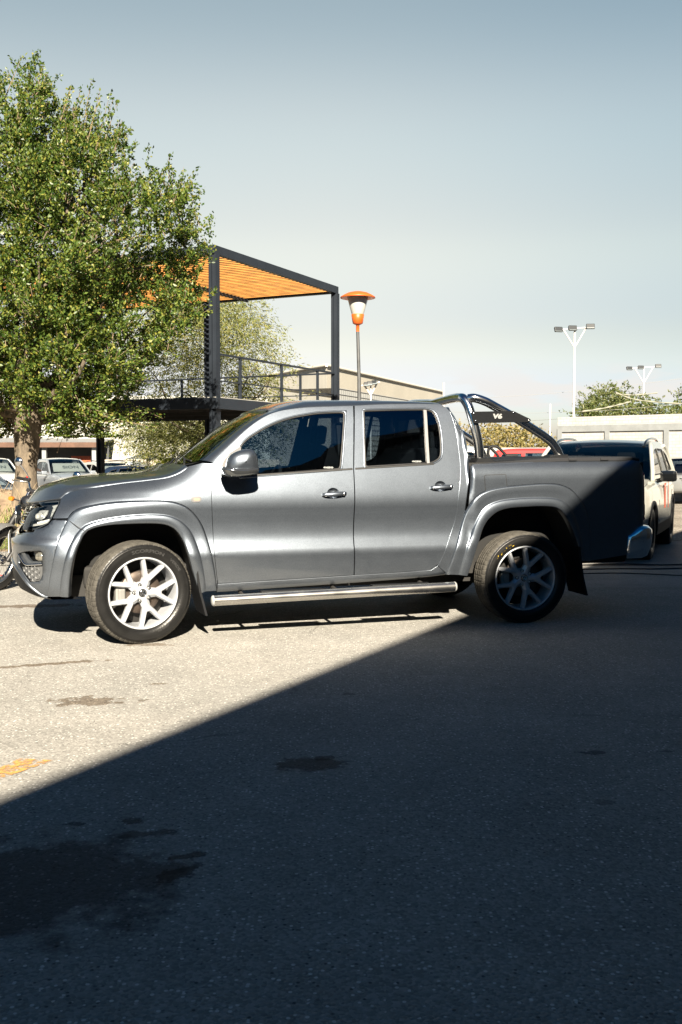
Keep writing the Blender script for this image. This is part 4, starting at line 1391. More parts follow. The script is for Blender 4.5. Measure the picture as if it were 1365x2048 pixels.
for k in (0, 1):
    m_ = MB(); m_.tube(rear, .0365, 20)
    (m_ if k == 0 else m_.mirror()).build('rear_strut', CHROME, sb)
    f_ = MB()
    b0, b1 = T3(952, 917, VB - .07), T3(1139, 909.5, VB - .07)
    zl = b0[2] * .5 + b1[2] * .5
    ba = [(b0[0], .0), (b0[0] + .02, .030), (b0[0] + .13, .030), (b0[0] + .17, .004), (b1[0] - .20, .004), (b1[0] - .16, .030), (b1[0] - .01, .030), (b1[0], .0)]
    rw = []
    for u_, h_ in ba:
        zb = float(np.interp(u_, [b0[0], b1[0]], [b0[2], b1[2]]))
        rw.append([(u_, VB - .072, zb - .045), (u_, VB - .072, zb + h_ - .035), (u_, VB - .062, zb + h_ - .027), (u_, VB + .06, zb + h_ - .027), (u_, VB + .06, zb - .045)])
    f_.grid(rw, smooth=False); f_.add(rw[0], [tuple(range(5))[::-1]], smooth=False); f_.add(rw[-1], [tuple(range(5))], smooth=False)
    (f_ if k == 0 else f_.mirror()).build('base_rail', PLASTIC, sb)
    # plaque
    vp = VB - .048
    c_ = [T3(942.6, 825.5, vp), T3(944.5, 823.4, vp), T3(1027.5, 821.8, vp), T3(1061, 838, vp), T3(1062.3, 841, vp), T3(1059.5, 844, vp), T3(949, 846.4, vp), T3(946.8, 845, vp)]
    pq = MB()
    n_ = len(c_)
    pq.add([tuple(p) for p in c_] + [(p[0], p[1] + .006, p[2]) for p in c_], [tuple(range(n_)), tuple(range(n_, 2 * n_))[::-1]] + [(i, n_ + i, n_ + (i + 1) % n_, (i + 1) % n_) for i in range(n_)], smooth=False)
    po = (pq if k == 0 else pq.mirror()).build('plaque', mat('plaque_black', (.007, .008, .010), .55, spec=.15, var=.2, vscale=60), sb)
    for (x_, y_) in ((948, 826.6), (1027.5, 825), (1058, 840.5), (952, 841.6)):
        p = T3(x_, y_, vp); b_ = MB(); b_.lathe([(0, -.006), (.007, -.006), (.0085, -.002), (.009, .001)], 12, c=tuple(p))
        b_.tube([(p[0], p[1] + .005, p[2]), (p[0], p[1] + .035, p[2])], .006, 8)
        (b_ if k == 0 else b_.mirror()).build('bolt', CHROME, po)
    if k == 0:
        V, F = text_mesh('V6', .050, .001, .003)
        c = T3(995.5, 833, vp)
        t_ = MB(); t_.add([(c[0] + v[0] * 1.45 + v[1] * .18, vp - .0018 - v[2], c[2] + v[1]) for v in V], F, smooth=False)
        t_.build('lettering', mat('badge_silver', (.42, .43, .43), .4, .3), po)

# --- side step
for k in (0, 1):
    a_ = T3(428, 1201.5, -.02); b_ = T3(908.5, 1173.2, -.02)
    m_ = MB()
    m_.tube([a_ + (b_ - a_) * t for t in np.linspace(0, 1, 20)], .0395, 24, caps=False)
    st_ = (m_ if k == 0 else m_.mirror()).build('side_step', STEEL, truck)
    e_ = MB()
    d_ = (b_ - a_) / np.linalg.norm(b_ - a_)
    for p_, s_ in ((a_, -1), (b_, 1)):
        e_.tube([p_, p_ + d_ * s_ * .008, p_ + d_ * s_ * .016, p_ + d_ * s_ * .020], [.0405, .0400, .033, .018], 24)
    (e_ if k == 0 else e_.mirror()).build('end_cap', mat('cloudy_cap', (.34, .35, .35), .45), st_)
    for (x0, x1) in ((521, 650), (742, 858)):
        p0 = T3(x0, 1178 - (x0 - 521) * .061, .03); p1 = T3(x1, 1178 - (x1 - 521) * .061, .03)
        pd = MB(); c = (p0 + p1) / 2
        pd.box((c[0], .02, a_[2] + (b_[2] - a_[2]) * ((c[0] - a_[0]) / (b_[0] - a_[0])) + .034), (p1[0] - p0[0], .075, .018), bev=.006)
        (pd if k == 0 else pd.mirror()).build('tread_pad', PLASTIC, st_)
    br = MB()
    for t in (.12, .5, .88):
        p = a_ + (b_ - a_) * t
        br.tube([p + np.array([0, .0, .01]), p + np.array([0, .18, .03]), p + np.array([0, .24, .10])], .016, 8)
    (br if k == 0 else br.mirror()).build('bracket', CHASSIS, st_)

# --- mirrors
for k in (0, 1):
    mo = bpy.data.objects.new('side_mirror', None); COL.objects.link(mo); mo.parent = truck
    hs_px = S((455, 925), (458, 917), (464, 909), (477, 902), (490, 898.8), (501, 898), (509, 901), (514, 908), (517, 919), (518, 932), (516.5, 942), (510, 947), (495, 948.5), (475, 949), (458, 946), (453, 936), n=3)
    vm = -.10
    cx = np.mean([p[0] for p in hs_px]); cy_ = np.mean([p[1] for p in hs_px])
    shapes = []
    for sc_, dv in ((.05, -.055), (.45, -.050), (.78, -.032), (.94, -.010), (1.0, .018), (.99, .05), (.93, .085)):
        rowp = []
        for (x, y) in hs_px:
            u, z = bpt(cx + (x - cx) * sc_, cy_ + (y - cy_) * sc_, vm)
            rowp.append((u - dv * .0, vm + dv, z))
        shapes.append(rowp)
    m_ = MB(); m_.grid(shapes[::-1], closed_v=True)
    m_.add(shapes[-1], [tuple(range(len(hs_px)))], smooth=False)
    mh = (m_ if k == 0 else m_.mirror()).build('mirror_cap', PAINT, mo)
    # chrome and black lower part
    lo_px = [(446, 939), (449, 933.5), (456, 934.5), (475, 936.5), (500, 937), (517, 934.5), (517.5, 941), (515, 946.5), (500, 950.5), (475, 953.5), (458, 953), (450, 948)]
    n_ = len(lo_px)
    m2_ = MB()
    lay = []
    for sc_, vv in ((.30, -.176), (.8, -.172), (1.0, -.145), (1.03, -.09), (1.0, -.02)):
        lay.append([(lambda b: (b[0], vv, b[1]))(bpt(482 + (x - 482) * sc_, 944 + (y - 944) * sc_, -.12)) for x, y in lo_px])
    m2_.grid(lay[::-1], closed_v=True)
    m2_.add(lay[0], [tuple(range(n_))])
    m2_.add(lay[-1], [tuple(range(n_))[::-1]])
    (m2_ if k == 0 else m2_.mirror()).build('mirror_base', mat('mirror_dark_chrome', (.16, .17, .18), .10, .9), mo)
    arm = MB()
    p0, p1, p2 = T3(452, 944, .06), T3(458, 946, -.02), T3(475, 945, -.10)
    arm.tube(catmull([p0, p1, p2], 5), [.036] * 4 + [.030] * 4 + [.026] * 3, 12)
    sail = shell_panel(A([(441, 937.5), (449, 920), (462, 905), (482, 892.5), (482, 950.5), (462, 951.8), (444, 952.5)]), d=.006, inset=0, rim=.01, sp=.03)
    (arm if k == 0 else arm.mirror()).build('mirror_arm', PLASTIC, mo)
    (sail if k == 0 else sail.mirror()).build('mirror_mount', mat('mount_grey', (.10, .10, .105), .5, .3), mo)
    gm = MB()
    gpts = [(x_ + .012, y_, z_) for x_, y_, z_ in shapes[-1]]

# --- mud flaps
for (u_, z0, z1, tilt) in ((.395, .185, .66, .035), (3.60, .205, .62, .03)):
    for k in (0, 1):
        m_ = MB()
        rw = []
        for t in np.linspace(0, 1, 9):
            z_ = z1 + (z0 - z1) * t
            uu = u_ + tilt * t + .05 * max(0, t - .6) - .035 * (1 - t)
            rw.append([(uu + .014, .018 + .01 * t, z_), (uu + .030, .014 + .01 * t, z_), (uu - .006, .26, z_ + .012), (uu - .022, .26, z_ + .012)])
        m_.grid(rw, closed_v=True, smooth=False); m_.add(rw[-1], [tuple(range(4))], smooth=False)
        (m_ if k == 0 else m_.mirror()).build('mud_flap', PLASTIC, truck)

# --- wheels
for k in (0, 1):
    for (u_, st) in ((-.012, 13.0), (WB + .006, -3.0)):
        y_ = .1275 if k == 0 else 2 * VC - .1275
        w = truck_wheel('wheel', truck, (u_, y_, RW), R(st) + (math.pi if k else 0), lettering=(k == 0 and u_ < 1), yellow=(k == 0 and u_ > 1))
# --- underbody
ub = MB()
ub.box((1.2, VC, .47), (3.2, 1.25, .16), bev=.03)
ub.box((1.6, .42, .40), (4.2, .09, .16)); ub.box((1.6, 1.48, .40), (4.2, .09, .16))
ub.box((-.35, VC, .40), (.6, 1.1, .18), bev=.03)
ub.box((3.95, VC, .55), (.55, 1.3, .22), bev=.03)
ub.tube([(WB, .25, .36), (WB, 1.65, .36)], .045, 12)
ub.tube([(WB, VC - .12, .36), (WB, VC, .36), (WB, VC + .12, .36)], [.09, .15, .09], 16)
ub.tube([(0, .25, .34), (0, 1.65, .34)], .035, 12)
ub.tube([(.2, 1.1, .30), (2.4, 1.1, .30), (2.9, 1.3, .36)], .035, 10)
ub.tube([(2.9, 1.3, .36), (3.6, 1.3, .36)], .08, 14)
ub.box((2.75, .33, .42), (.5, .05, .05)); ub.box((WB, .40, .45), (1.3, .06, .03))
ub.build('chassis', CHASSIS, truck)
fw = MB()      # footwell / firewall closes the cabin
fw.box((.62, VC, .80), (.06, 1.5, .75)); fw.box((1.55, VC, .56), (1.95, 1.62, .04))
fw.box((1.55, VC, .56), (1.9, 1.6, .05))
fw.build('cabin_floor', CABIN, truck)
# --- cabin
ds = MB()
rw = [[(.50, y_, 1.18), (.62, y_, 1.24), (.85, y_, 1.235), (.98, y_, 1.17), (.98, y_, .95), (.80, y_, .80)] for y_ in np.linspace(.17, 2 * VC - .17, 6)]
ds.grid(rw); ds.build('dashboard', CABIN, truck)
stw = MB()
c = np.array([1.08, .52, 1.12]); e1 = np.array([0, 1, 0]); e2 = np.array([.35, 0, .937])
stw.tube([c + .18 * (e1 * math.cos(t) + e2 * math.sin(t)) for t in np.linspace(0, 2 * math.pi, 30)], .016, 8, caps=False)
stw.tube([c + e1 * .17, c, c - e1 * .17], .016, 8); stw.tube([c, c + np.array([-.25, 0, -.1])], .03, 8)
stw.build('steering_wheel', CABIN, truck)
def seat(u, v, w=.50):
    s_ = bpy.data.objects.new('seat', None); COL.objects.link(s_); s_.parent = truck
    m_ = MB(); m_.box((u - .02, v, .86), (.52, w, .16), bev=.05); m_.build('cushion', CLOTH, s_)
    m_ = MB(); m_.box((u + .30, v, 1.18), (.15, w * .96, .60), rot=Euler((0, R(16), 0)), bev=.055); m_.build('backrest', CLOTH, s_)
    m_ = MB(); m_.box((u + .395, v, 1.56), (.10, w * .52, .17), rot=Euler((0, R(8), 0)), bev=.04)
    m_.tube([(u + .38, v - .05, 1.4), (u + .39, v - .05, 1.55)], .007, 6); m_.tube([(u + .38, v + .05, 1.4), (u + .39, v + .05, 1.55)], .007, 6)
    m_.build('headrest', CLOTH, s_)
seat(1.32, .52); seat(1.32, 1.38)
m_ = MB(); m_.box((2.08, VC, .88), (.50, 1.35, .16), bev=.05); m_.box((2.38, VC, 1.16), (.14, 1.35, .56), rot=Euler((0, R(10), 0)), bev=.05)
for v in (.5, .95, 1.4):
    m_.box((2.44, v, 1.50), (.09, .26, .15), bev=.035)
m_.build('rear_bench', CLOTH, truck)
m_ = MB(); m_.box((1.63, .30, 1.10), (.07, .04, 1.1), rot=Euler((R(-14), 0, 0)), bev=.01); (m_).build('belt_pillar', CABIN, truck); m_.mirror().build('belt_pillar', CABIN, truck)
# head lining
hl_ = MB(); hl_.box((1.85, VC, 1.745), (1.15, 1.05, .02)); hl_.build('head_lining', mat('lining_grey', (.25, .25, .24), .9), truck)
# ---------------------------------------------------------------- ground
def zg(Y):
    """the yard falls away gently beyond the concrete lane"""
    return -.021 * min(max(0.0, Y - 16), 44)

def ground_mat(name, c0, c1, speck, stains=(), rough=.85, grain=1.0, patch=.4, cracks=0.0):
    m, n, l, p = newmat(name)
    tc = n.new('ShaderNodeTexCoord'); co = tc.outputs['Object']
    def noise(s, d=6, r=.6, vec=None):
        t = n.new('ShaderNodeTexNoise'); t.inputs['Scale'].default_value = s; t.inputs['Detail'].default_value = d; t.inputs['Roughness'].default_value = r
        l.new(vec or co, t.inputs['Vector']); return t.outputs['Fac']
    def mr(v, a, b, c, d, clamp=True):
        t = n.new('ShaderNodeMapRange'); t.clamp = clamp
        for k, q in zip(('From Min', 'From Max', 'To Min', 'To Max'), (a, b, c, d)):
            t.inputs[k].default_value = q
        l.new(v, t.inputs['Value']); return t.outputs[0]
    def math_(op, a, b=None, c=None):
        t = n.new('ShaderNodeMath'); t.operation = op
        for k, q in enumerate((a, b, c)):
            if q is None: continue
            if isinstance(q, (int, float)): t.inputs[k].default_value = q
            else: l.new(q, t.inputs[k])
        return t.outputs[0]
    def mix(f, a, b, mode='MIX'):
        t = n.new('ShaderNodeMix'); t.data_type = 'RGBA'; t.blend_type = mode
        if isinstance(f, (int, float)): t.inputs['Factor'].default_value = f
        else: l.new(f, t.inputs['Factor'])
        for k, q in (('A', a), ('B', b)):
            if isinstance(q, tuple): t.inputs[k].default_value = (*[c_ * (ALB if mode == 'MIX' else 1) for c_ in q], 1)
            else: l.new(q, t.inputs[k])
        return t.outputs['Result']
    big = mr(noise(.55, 5, .6), .35, .65, 0, 1)
    col = mix(big, c0, c1)
    med = mr(noise(1.7, 9, .74), .3, .7, 1 - patch * .36, 1 + patch * .36)
    col = mix(1.0, col, med, 'MULTIPLY')
    # aggregate: pale and dark stones of a few millimetres to a centimetre
    vo = n.new('ShaderNodeTexVoronoi'); vo.inputs['Scale'].default_value = 95 * grain; l.new(co, vo.inputs['Vector'])
    sx = n.new('ShaderNodeSeparateXYZ'); l.new(vo.outputs['Color'], sx.inputs[0])
    stone = mr(sx.outputs[0], 0, 1, 1 - speck, 1 + speck)
    col = mix(1.0, col, stone, 'MULTIPLY')
    vo2 = n.new('ShaderNodeTexVoronoi'); vo2.inputs['Scale'].default_value = 62 * grain; l.new(co, vo2.inputs['Vector'])
    s2 = n.new('ShaderNodeSeparateXYZ'); l.new(vo2.outputs['Color'], s2.inputs[0])
    pale = math_('MULTIPLY', mr(s2.outputs[0], .80, .86, 0, 1), mr(vo2.outputs['Distance'], .30, .42, 1, 0))
    col = mix(math_('MULTIPLY', pale, .85), col, (.85, .83, .78))
    dark = math_('MULTIPLY', mr(s2.outputs[1], .88, .92, 0, 1), mr(vo2.outputs['Distance'], .22, .40, 1, 0))
    col = mix(math_('MULTIPLY', dark, .75), col, (.05, .05, .05))
    rg = mr(noise(30, 4), .3, .7, rough - .06, rough + .06)
    # worn dark pits, in drifts
    pit = math_('MULTIPLY', mr(noise(17, 3, .5), .62, .70, 0, 1), mr(noise(1.1, 3), .42, .62, 0, 1))
    col = mix(math_('MULTIPLY', pit, .35), col, (.08, .08, .08))
    if cracks:
        vc = n.new('ShaderNodeTexVoronoi'); vc.feature = 'DISTANCE_TO_EDGE'; vc.inputs['Scale'].default_value = .33
        wv = n.new('ShaderNodeTexNoise'); wv.inputs['Scale'].default_value = 2.2; wv.inputs['Detail'].default_value = 6; l.new(co, wv.inputs['Vector'])
        ad = n.new('ShaderNodeVectorMath'); ad.operation = 'MULTIPLY_ADD'; l.new(wv.outputs['Color'], ad.inputs[0]); ad.inputs[1].default_value = (.5, .5, .5); l.new(co, ad.inputs[2])
        l.new(ad.outputs[0], vc.inputs['Vector'])
        ck = math_('MULTIPLY', mr(vc.outputs['Distance'], .0015, .006, 1, 0), mr(noise(.8, 3), .52, .62, 0, 1))
        col = mix(math_('MULTIPLY', ck, cracks), col, (.05, .045, .04))
    for (x, y, rx, ry, rot, strength, c, rgh, edge, ns) in stains:
        mp = n.new('ShaderNodeMapping'); mp.vector_type = 'TEXTURE'
        mp.inputs['Location'].default_value = (x, y, 0); mp.inputs['Rotation'].default_value = (0, 0, rot); mp.inputs['Scale'].default_value = (rx, ry, 1)
        l.new(co, mp.inputs['Vector'])
        ln = n.new('ShaderNodeVectorMath'); ln.operation = 'LENGTH'; l.new(mp.outputs[0], ln.inputs[0])
        dd = math_('ADD', ln.outputs['Value'], mr(noise(ns, 7, .62), .28, .72, -edge, edge, False))
        f = mr(dd, 1.04, .78, 0, strength)
        col = mix(f, col, c, 'MULTIPLY' if c[0] >= 0 and rgh < 2 and sum(c) < 9 and strength > 0 and c != PAINTY else 'MIX')
        if rgh < 1:
            t = n.new('ShaderNodeMix'); l.new(f, t.inputs[0]); l.new(rg, t.inputs[2]); t.inputs[3].default_value = rgh; rg = t.outputs[0]
    l.new(col, p.inputs['Base Color']); l.new(rg, p.inputs['Roughness'])
    p.inputs['Specular IOR Level'].default_value = .10
    b = n.new('ShaderNodeBump'); b.inputs['Strength'].default_value = .55; b.inputs['Distance'].default_value = .006
    hh = math_('ADD', math_('MULTIPLY', vo.outputs['Distance'], -.7), math_('MULTIPLY', noise(160, 3), .6))
    l.new(hh, b.inputs['Height']); l.new(b.outputs[0], p.inputs['Normal'])
    MATS[name] = m
    return m
PAINTY = (.62, .36, .10)
def st(px, py, rx, ry, rot=0.0, s=.8, c=(.35, .30, .26), r=.7, edge=.9, ns=9):
    x, y = gnd(px, py); return (x, y, rx, ry, rot, s, c, r, edge, ns)
DK = (.16, .18, .20)
stains = [st(185, 1402, .22, .10, .1, .8, (.42, .34, .27), .8, .9, 12), st(95, 1328, .40, .045, .35, .85, (.42, .34, .27), .8, .8, 12), st(302, 1289, .17, .06, 0, .7, (.45, .36, .28), .8, .8, 12),
          st(312, 1368, .06, .025, 0, .7, (.42, .34, .27), .8, .8, 14), st(60, 1212, .45, .10, .1, .8, (.36, .28, .22), .7, .7, 8),
          st(620, 1528, .165, .100, .05, .85, DK, .85, .40, 13), st(655, 1516, .07, .035, .3, .8, DK, .85, .6, 16), st(1185, 1505, .060, .035, 0, .8, DK, .85, .7, 16), st(1215, 1605, .05, .03, 0, .5, DK, .6, .7, 14), st(700, 1388, .05, .03, 0, .5, DK, .6, .7, 14),
          st(40, 1770, .52, .42, .0, .85, (.20, .22, .25), .85, .42, 4.5),
          st(375, 1712, .062, .028, .35, .85, DK, .85, .7, 15), st(350, 1748, .10, .045, .7, .85, DK, .85, .8, 15), st(262, 1642, .05, .03, 0, .8, DK, .85, .8, 16), st(152, 1648, .035, .02, .2, .8, DK, .85, .8, 16), st(286, 1668, .11, .035, .2, .8, DK, .85, .8, 12),
          st(1335, 1503, .03, .015, 0, .6, DK, .85, .7, 16), st(508, 1240, 1.2, .05, .38, .25, (1.6, 1.5, 1.4), .9, .8, 6)]
asph = ground_mat('yard_asphalt', (.34, .335, .315), (.41, .395, .365),   .24, stains, .92, cracks=.5)
conc = ground_mat('yard_concrete', (.36, .35, .335), (.42, .41, .385), .10, [], .8, grain=1.6, patch=.5, cracks=.4)
grav = ground_mat('gravel_dirt', (.24, .215, .18), (.36, .325, .275), .45, [], .95, grain=.35, patch=.8)
gy = [-60, -20, 0, 16, 20, 30, 40, 50, 60, 120, 900]
gb = MB(); gb.grid([[(-500, y, zg(y) - .004), (500, y, zg(y) - .004)] for y in gy], flip=True)
tag(gb.build('ground', grav), kind='structure')
jy = 10.28
ab = MB(); ab.grid([[(-30, y, .0), (40, y, .0)] for y in (-40, -10, 0, jy)], flip=True)
tag(ab.build('yard', asph), kind='structure')
cb_ = MB()
for (x0, x1) in ((-30, -8.03), (-8, -3.03), (-3, 2.0), (2.03, 7.0), (7.03, 12), (12.03, 40)):
    for (y0, y1) in ((jy + .018, 12.36), (12.45, 15.9)):
        cb_.grid([[(x0, y0, .0), (x1, y0, .0)], [(x0, y1, .0), (x1, y1, .0)]], flip=True)
tag(cb_.build('pavement', conc), kind='structure')
dr = MB(); dr.grid([[(-30, 12.35, .002), (40, 12.35, .002)], [(-30, 12.46, .002), (40, 12.46, .002)]], flip=True)
tag(dr.build('drain_channel', mat('drain_iron', (.05, .045, .04), .8, var=.4, vscale=30)), kind='structure')
# worn yellow paint marks
def painted(name, label, quad):
    m, n, l, p = MATS.get('worn_yellow') and (MATS['worn_yellow'], None, None, None) or newmat('worn_yellow_paint')
    if n:
        MATS['worn_yellow'] = m
        tr = n.new('ShaderNodeBsdfTransparent'); mx = n.new('ShaderNodeMixShader'); tc = n.new('ShaderNodeTexCoord')
        t = n.new('ShaderNodeTexNoise'); t.inputs['Scale'].default_value = 26; t.inputs['Detail'].default_value = 8; t.inputs['Roughness'].default_value = .75
        l.new(tc.outputs['Object'], t.inputs['Vector'])
        r_ = n.new('ShaderNodeMapRange'); r_.inputs['From Min'].default_value = .44; r_.inputs['From Max'].default_value = .56; l.new(t.outputs['Fac'], r_.inputs['Value'])
        l.new(r_.outputs[0], mx.inputs[0]); l.new(tr.outputs[0], mx.inputs[1]); l.new(p.outputs[0], mx.inputs[2]); l.new(mx.outputs[0], n['Material Output'].inputs[0])
        p.inputs['Base Color'].default_value = (.42, .22, .06, 1); p.inputs['Roughness'].default_value = .8
    b = MB(); b.add([(*gnd(*q), .004) for q in quad], [(0, 1, 2, 3)])
    o = b.build(name, MATS['worn_yellow']); tag(o, kind='structure')
    return o
painted('yard_marking', '', [(-220, 1640), (-60, 1580), (108, 1522), (40, 1518)])
painted('yard_marking', '', [(-200, 1188), (-200, 1182), (24, 1158), (24, 1163)])
# ---------------------------------------------------------------- other cars, from a side outline
def simple_wheel(parent, loc, Rt=.34, W=.21, flip=False, spokes=5, rimm=None):
    w = bpy.data.objects.new('wheel', None); COL.objects.link(w); w.parent = parent; w.location = loc
    if flip: w.rotation_euler = (0, 0, math.pi)
    Rr = Rt * .66
    t = MB(); t.lathe([(Rr - .01, -W * .44), (Rr + .01, -W * .47), (Rt - .05, -W / 2), (Rt - .015, -W * .44), (Rt, -W * .34), (Rt, W * .34), (Rt - .015, W * .44), (Rt - .05, W / 2), (Rr, W * .45)], 48)
    t.build('tyre', RUBBER, w)
    r_ = MB()
    r_.lathe([(Rr, -W * .44), (Rr - .012, -W * .46), (Rr - .02, -W * .40), (Rr - .03, 0), (Rr - .03, W * .4)], 40)
    for k in range(spokes):
        c = R(90 + 360 / spokes * k)
        beam(r_, c, .02, c, Rr - .01, .07, .05, -W * .36, -W * .42, .03, ridge=.3, bev=.006, segs=2)
    r_.lathe([(0, -W * .38), (.05, -W * .38), (.065, -W * .30)], 20)
    r_.build('rim', rimm or ALLOY, w)
    b = MB(); b.lathe([(0, .0), (Rr - .02, .0)], 24); b.build('brake_shield', LINER, w)
    return w

def outline_car(name, label, cat, loc, heading, body, glass, panes, wheels, width, paint, roofpaint=None, glassm=None, tumble=.30, arch=.37, Rt=.34, group=None,
                lights=None, mirror_x=None, trims=(), spokes=5, rimm=None, windscreen=(None, None), cladding=None, nose=1.0, extra=None, doors=()):
    """body: closed outline (x, z) of the lower body, front at +x; glass: open outline of the cabin from bonnet to tail"""
    t = thing(name, label, cat, loc, heading, group)
    hw = width / 2
    glassm = glassm or GLASS
    Bp = np.array(body); x0, x1 = Bp[:, 0].min(), Bp[:, 0].max()
    Gp = np.array(glass); beltz = min(Gp[0, 1], Gp[-1, 1])
    def half(x, z, poly=Bp):
        x = np.asarray(x, float); z = np.asarray(z, float)
        e = np.minimum((x1 - x), (x - x0))
        pl = hw - .16 * nose * np.exp(-np.maximum(e, 0) / .16) - .05 * np.exp(-np.maximum(e, 0) / .6)
        s = .012 * np.abs((z - .62) / .3) ** 2
        up = .05 * np.clip((z - beltz + .14) / .14, 0, 2) ** 2
        return pl - np.minimum(s, .05) - up
    def fnL(x, z, d=0.0):
        x = np.asarray(x, float); z = np.asarray(z, float)
        return np.stack([x, -(half(x, z) + d), z + 0 * x], -1)
    # body side with arches cut in
    loop = []
    P = resample(Bp, .06)
    side = []
    arches = []
    for wx in wheels:
        arches.append([(wx + arch * math.cos(q), Rt + arch * math.sin(q)) for q in np.linspace(math.pi + .55, -.55, 22)])
    zb = Bp[:, 1].min()
    # bottom edge from front to rear with arches inserted: body outline is given front-bottom first, going up over the bonnet to the tail and down; the bottom is added here
    bottom = []
    for wx, ar in sorted(zip(wheels, arches)):
        bottom += [(max(min(x, x1 - .05), x0 + .05), max(z, zb)) for x, z in ar]
    loop = [tuple(p) for p in body] + [q for q in bottom]
    q = shell_panel(loop, inset=0, rim=.03, sp=.08, bsp=.05, fn=lambda a, b, d=0.0: fnL(a, b, d))
    for v in q.n: pass
    q2 = q.mirror(0.0)
    bmb = MB(); bmb.join(q); bmb.join(q2)
    # top sheet across the car along the body outline
    top = catmull(np.array(body), 4)
    rows = []
    for x, z in top:
        h_ = float(half(x, z))
        cr = .035 * (1 - np.linspace(-1, 1, 11) ** 2)
        nx = .07 * nose * (1 - np.linspace(-1, 1, 11) ** 2)
        e = 1 if x > (x0 + x1) / 2 else -1
        k = math.exp(-min(abs(x1 - x), abs(x - x0)) / .25)
        rows.append([(x + e * nx[j] * k, -h_ + 2 * h_ * j / 10, z + cr[j] * (1 - k)) for j in range(11)])
    tb = MB(); tb.grid(rows)
    bmb.join(tb)
    bo_ = bmb.build('body', paint, t)
    un = MB(); un.box(((x0 + x1) / 2, 0, zb + .10), (x1 - x0 - .5, width - .35, .14), bev=.03); un.build('underbody', CHASSIS, t)
    li = MB()
    for wx in wheels:
        for s in (-1, 1):
            li.lathe([(arch + .02, 0), (arch + .02, .30), (0, .30)], 20, c=(wx, (-hw + .04) if s < 0 else (hw - .34), Rt))
            if s > 0: pass
    li.build('wheel_arch_liner', LINER, t)
    # cabin
    zt = Gp[:, 1].max()
    def cabh(z):
        return hw - .055 - tumble * np.maximum(np.asarray(z, float) - beltz, 0) ** 1.15 - .0
    def fnC(x, z, d=0.0):
        x = np.asarray(x, float); z = np.asarray(z, float)
        return np.stack([x, -(cabh(z) - .04 * np.exp(-(zt - z) / .05) + d), z + 0 * x], -1)
    cabloop = [tuple(p) for p in catmull(Gp, 4)]
    hol = [catmull(np.array(p_), 2, closed=False) if False else np.array(p_) for p_ in panes]
    q = shell_panel(cabloop, [h_ for h_ in hol], inset=0, rim=.015, sp=.08, bsp=.05, fn=lambda a, b, d=0.0: fnC(a, b, d))
    cmb = MB(); cmb.join(q); cmb.join(q.mirror(0.0))
    cs = catmull(Gp, 4)
    n_ = len(cs)
    fs = [i for i, p in enumerate(cs)]
    zc_ = zt - .06
    rows = []
    for x, z in cs:
        h_ = float(cabh(z) - .04 * math.exp(-(zt - z) / .05))
        j = np.linspace(-1, 1, 11)
        cr = .03 * (1 - j ** 2) * min(1, (z - beltz) / .3)
        fw_ = (.10 if x > cs[:, 0].mean() else -.05) * (1 - j ** 2) * (1 - min(1, max(0, (z - beltz) / (zt - beltz))))
        rows.append([(x + fw_[i], j[i] * h_, z + cr[i]) for i in range(11)])
    # split the sheet: windscreen, roof, rear screen
    ktop = [i for i, p in enumerate(cs) if p[1] > zc_]
    a_, b_ = ktop[0], ktop[-1]
    wsm = MB(); wsm.grid(rows[:a_ + 1]); wsm.build('windscreen', glassm if windscreen[0] is None else windscreen[0], t)
    rfm = MB(); rfm.grid(rows[a_:b_ + 1]); 
    rs = MB(); rs.grid(rows[b_:]); rs.build('rear_screen', glassm, t)
    # pillars along the screen edges
    for rr_, nm in ((rows[:a_ + 1], 0), (rows[b_:], 1)):
        for s in (0, -1):
            path = [r_[s] for r_ in rr_]
            cmb.tube(path, .03, 8)
    cmb.build('cabin_frame', paint, t)
    rfm.build('roof', roofpaint or paint, t)
    for p_ in panes:
        g = shell_panel([tuple(q) for q in offset_poly(p_, -.004)], d=-.012, inset=0, rim=0, sp=.15, bsp=.1, fn=lambda a, b, d=0.0: fnC(a, b, d))
        g.build('window', glassm, t); g.mirror(0.0).build('window', glassm, t)
        fr_ = MB(); lo = resample(np.array(p_), .05)
        li_ = offset_poly(lo, .018)
        if len(li_) == len(lo):
            fr_.grid([fnC(lo[:, 0], lo[:, 1], .004), fnC(li_[:, 0], li_[:, 1], .002)], closed_v=True)
            fr_.build('window_seal', SEAL, t); fr_.mirror(0.0).build('window_seal', SEAL, t)
    inn = MB(); inn.box(((Gp[0, 0] + Gp[-1, 0]) / 2, 0, beltz - .18), (abs(Gp[0, 0] - Gp[-1, 0]) - .2, width - .3, .2), bev=.03)
    for sx in (.25, -.65):
        for sy in (-.36, .36):
            inn.box((sx, sy, beltz + .02), (.14, .46, .5), rot=Euler((0, R(-12), 0)), bev=.05)
            inn.box((sx - .06, sy, beltz + .32), (.1, .26, .16), bev=.04)
    inn.build('interior', CLOTH, t)
    for d_ in doors:      # door cut lines
        mbd = MB()
        for s in (-1, 1):
            pts = [fnL(x, z, .0015) * np.array([1, 1, 1]) for x, z in d_]
            pts = [(p[0], p[1] if s < 0 else -p[1], p[2]) for p in pts]
            mbd.tube(pts, .0035, 5)
        mbd.build('door_gap', SEAL, bo_)
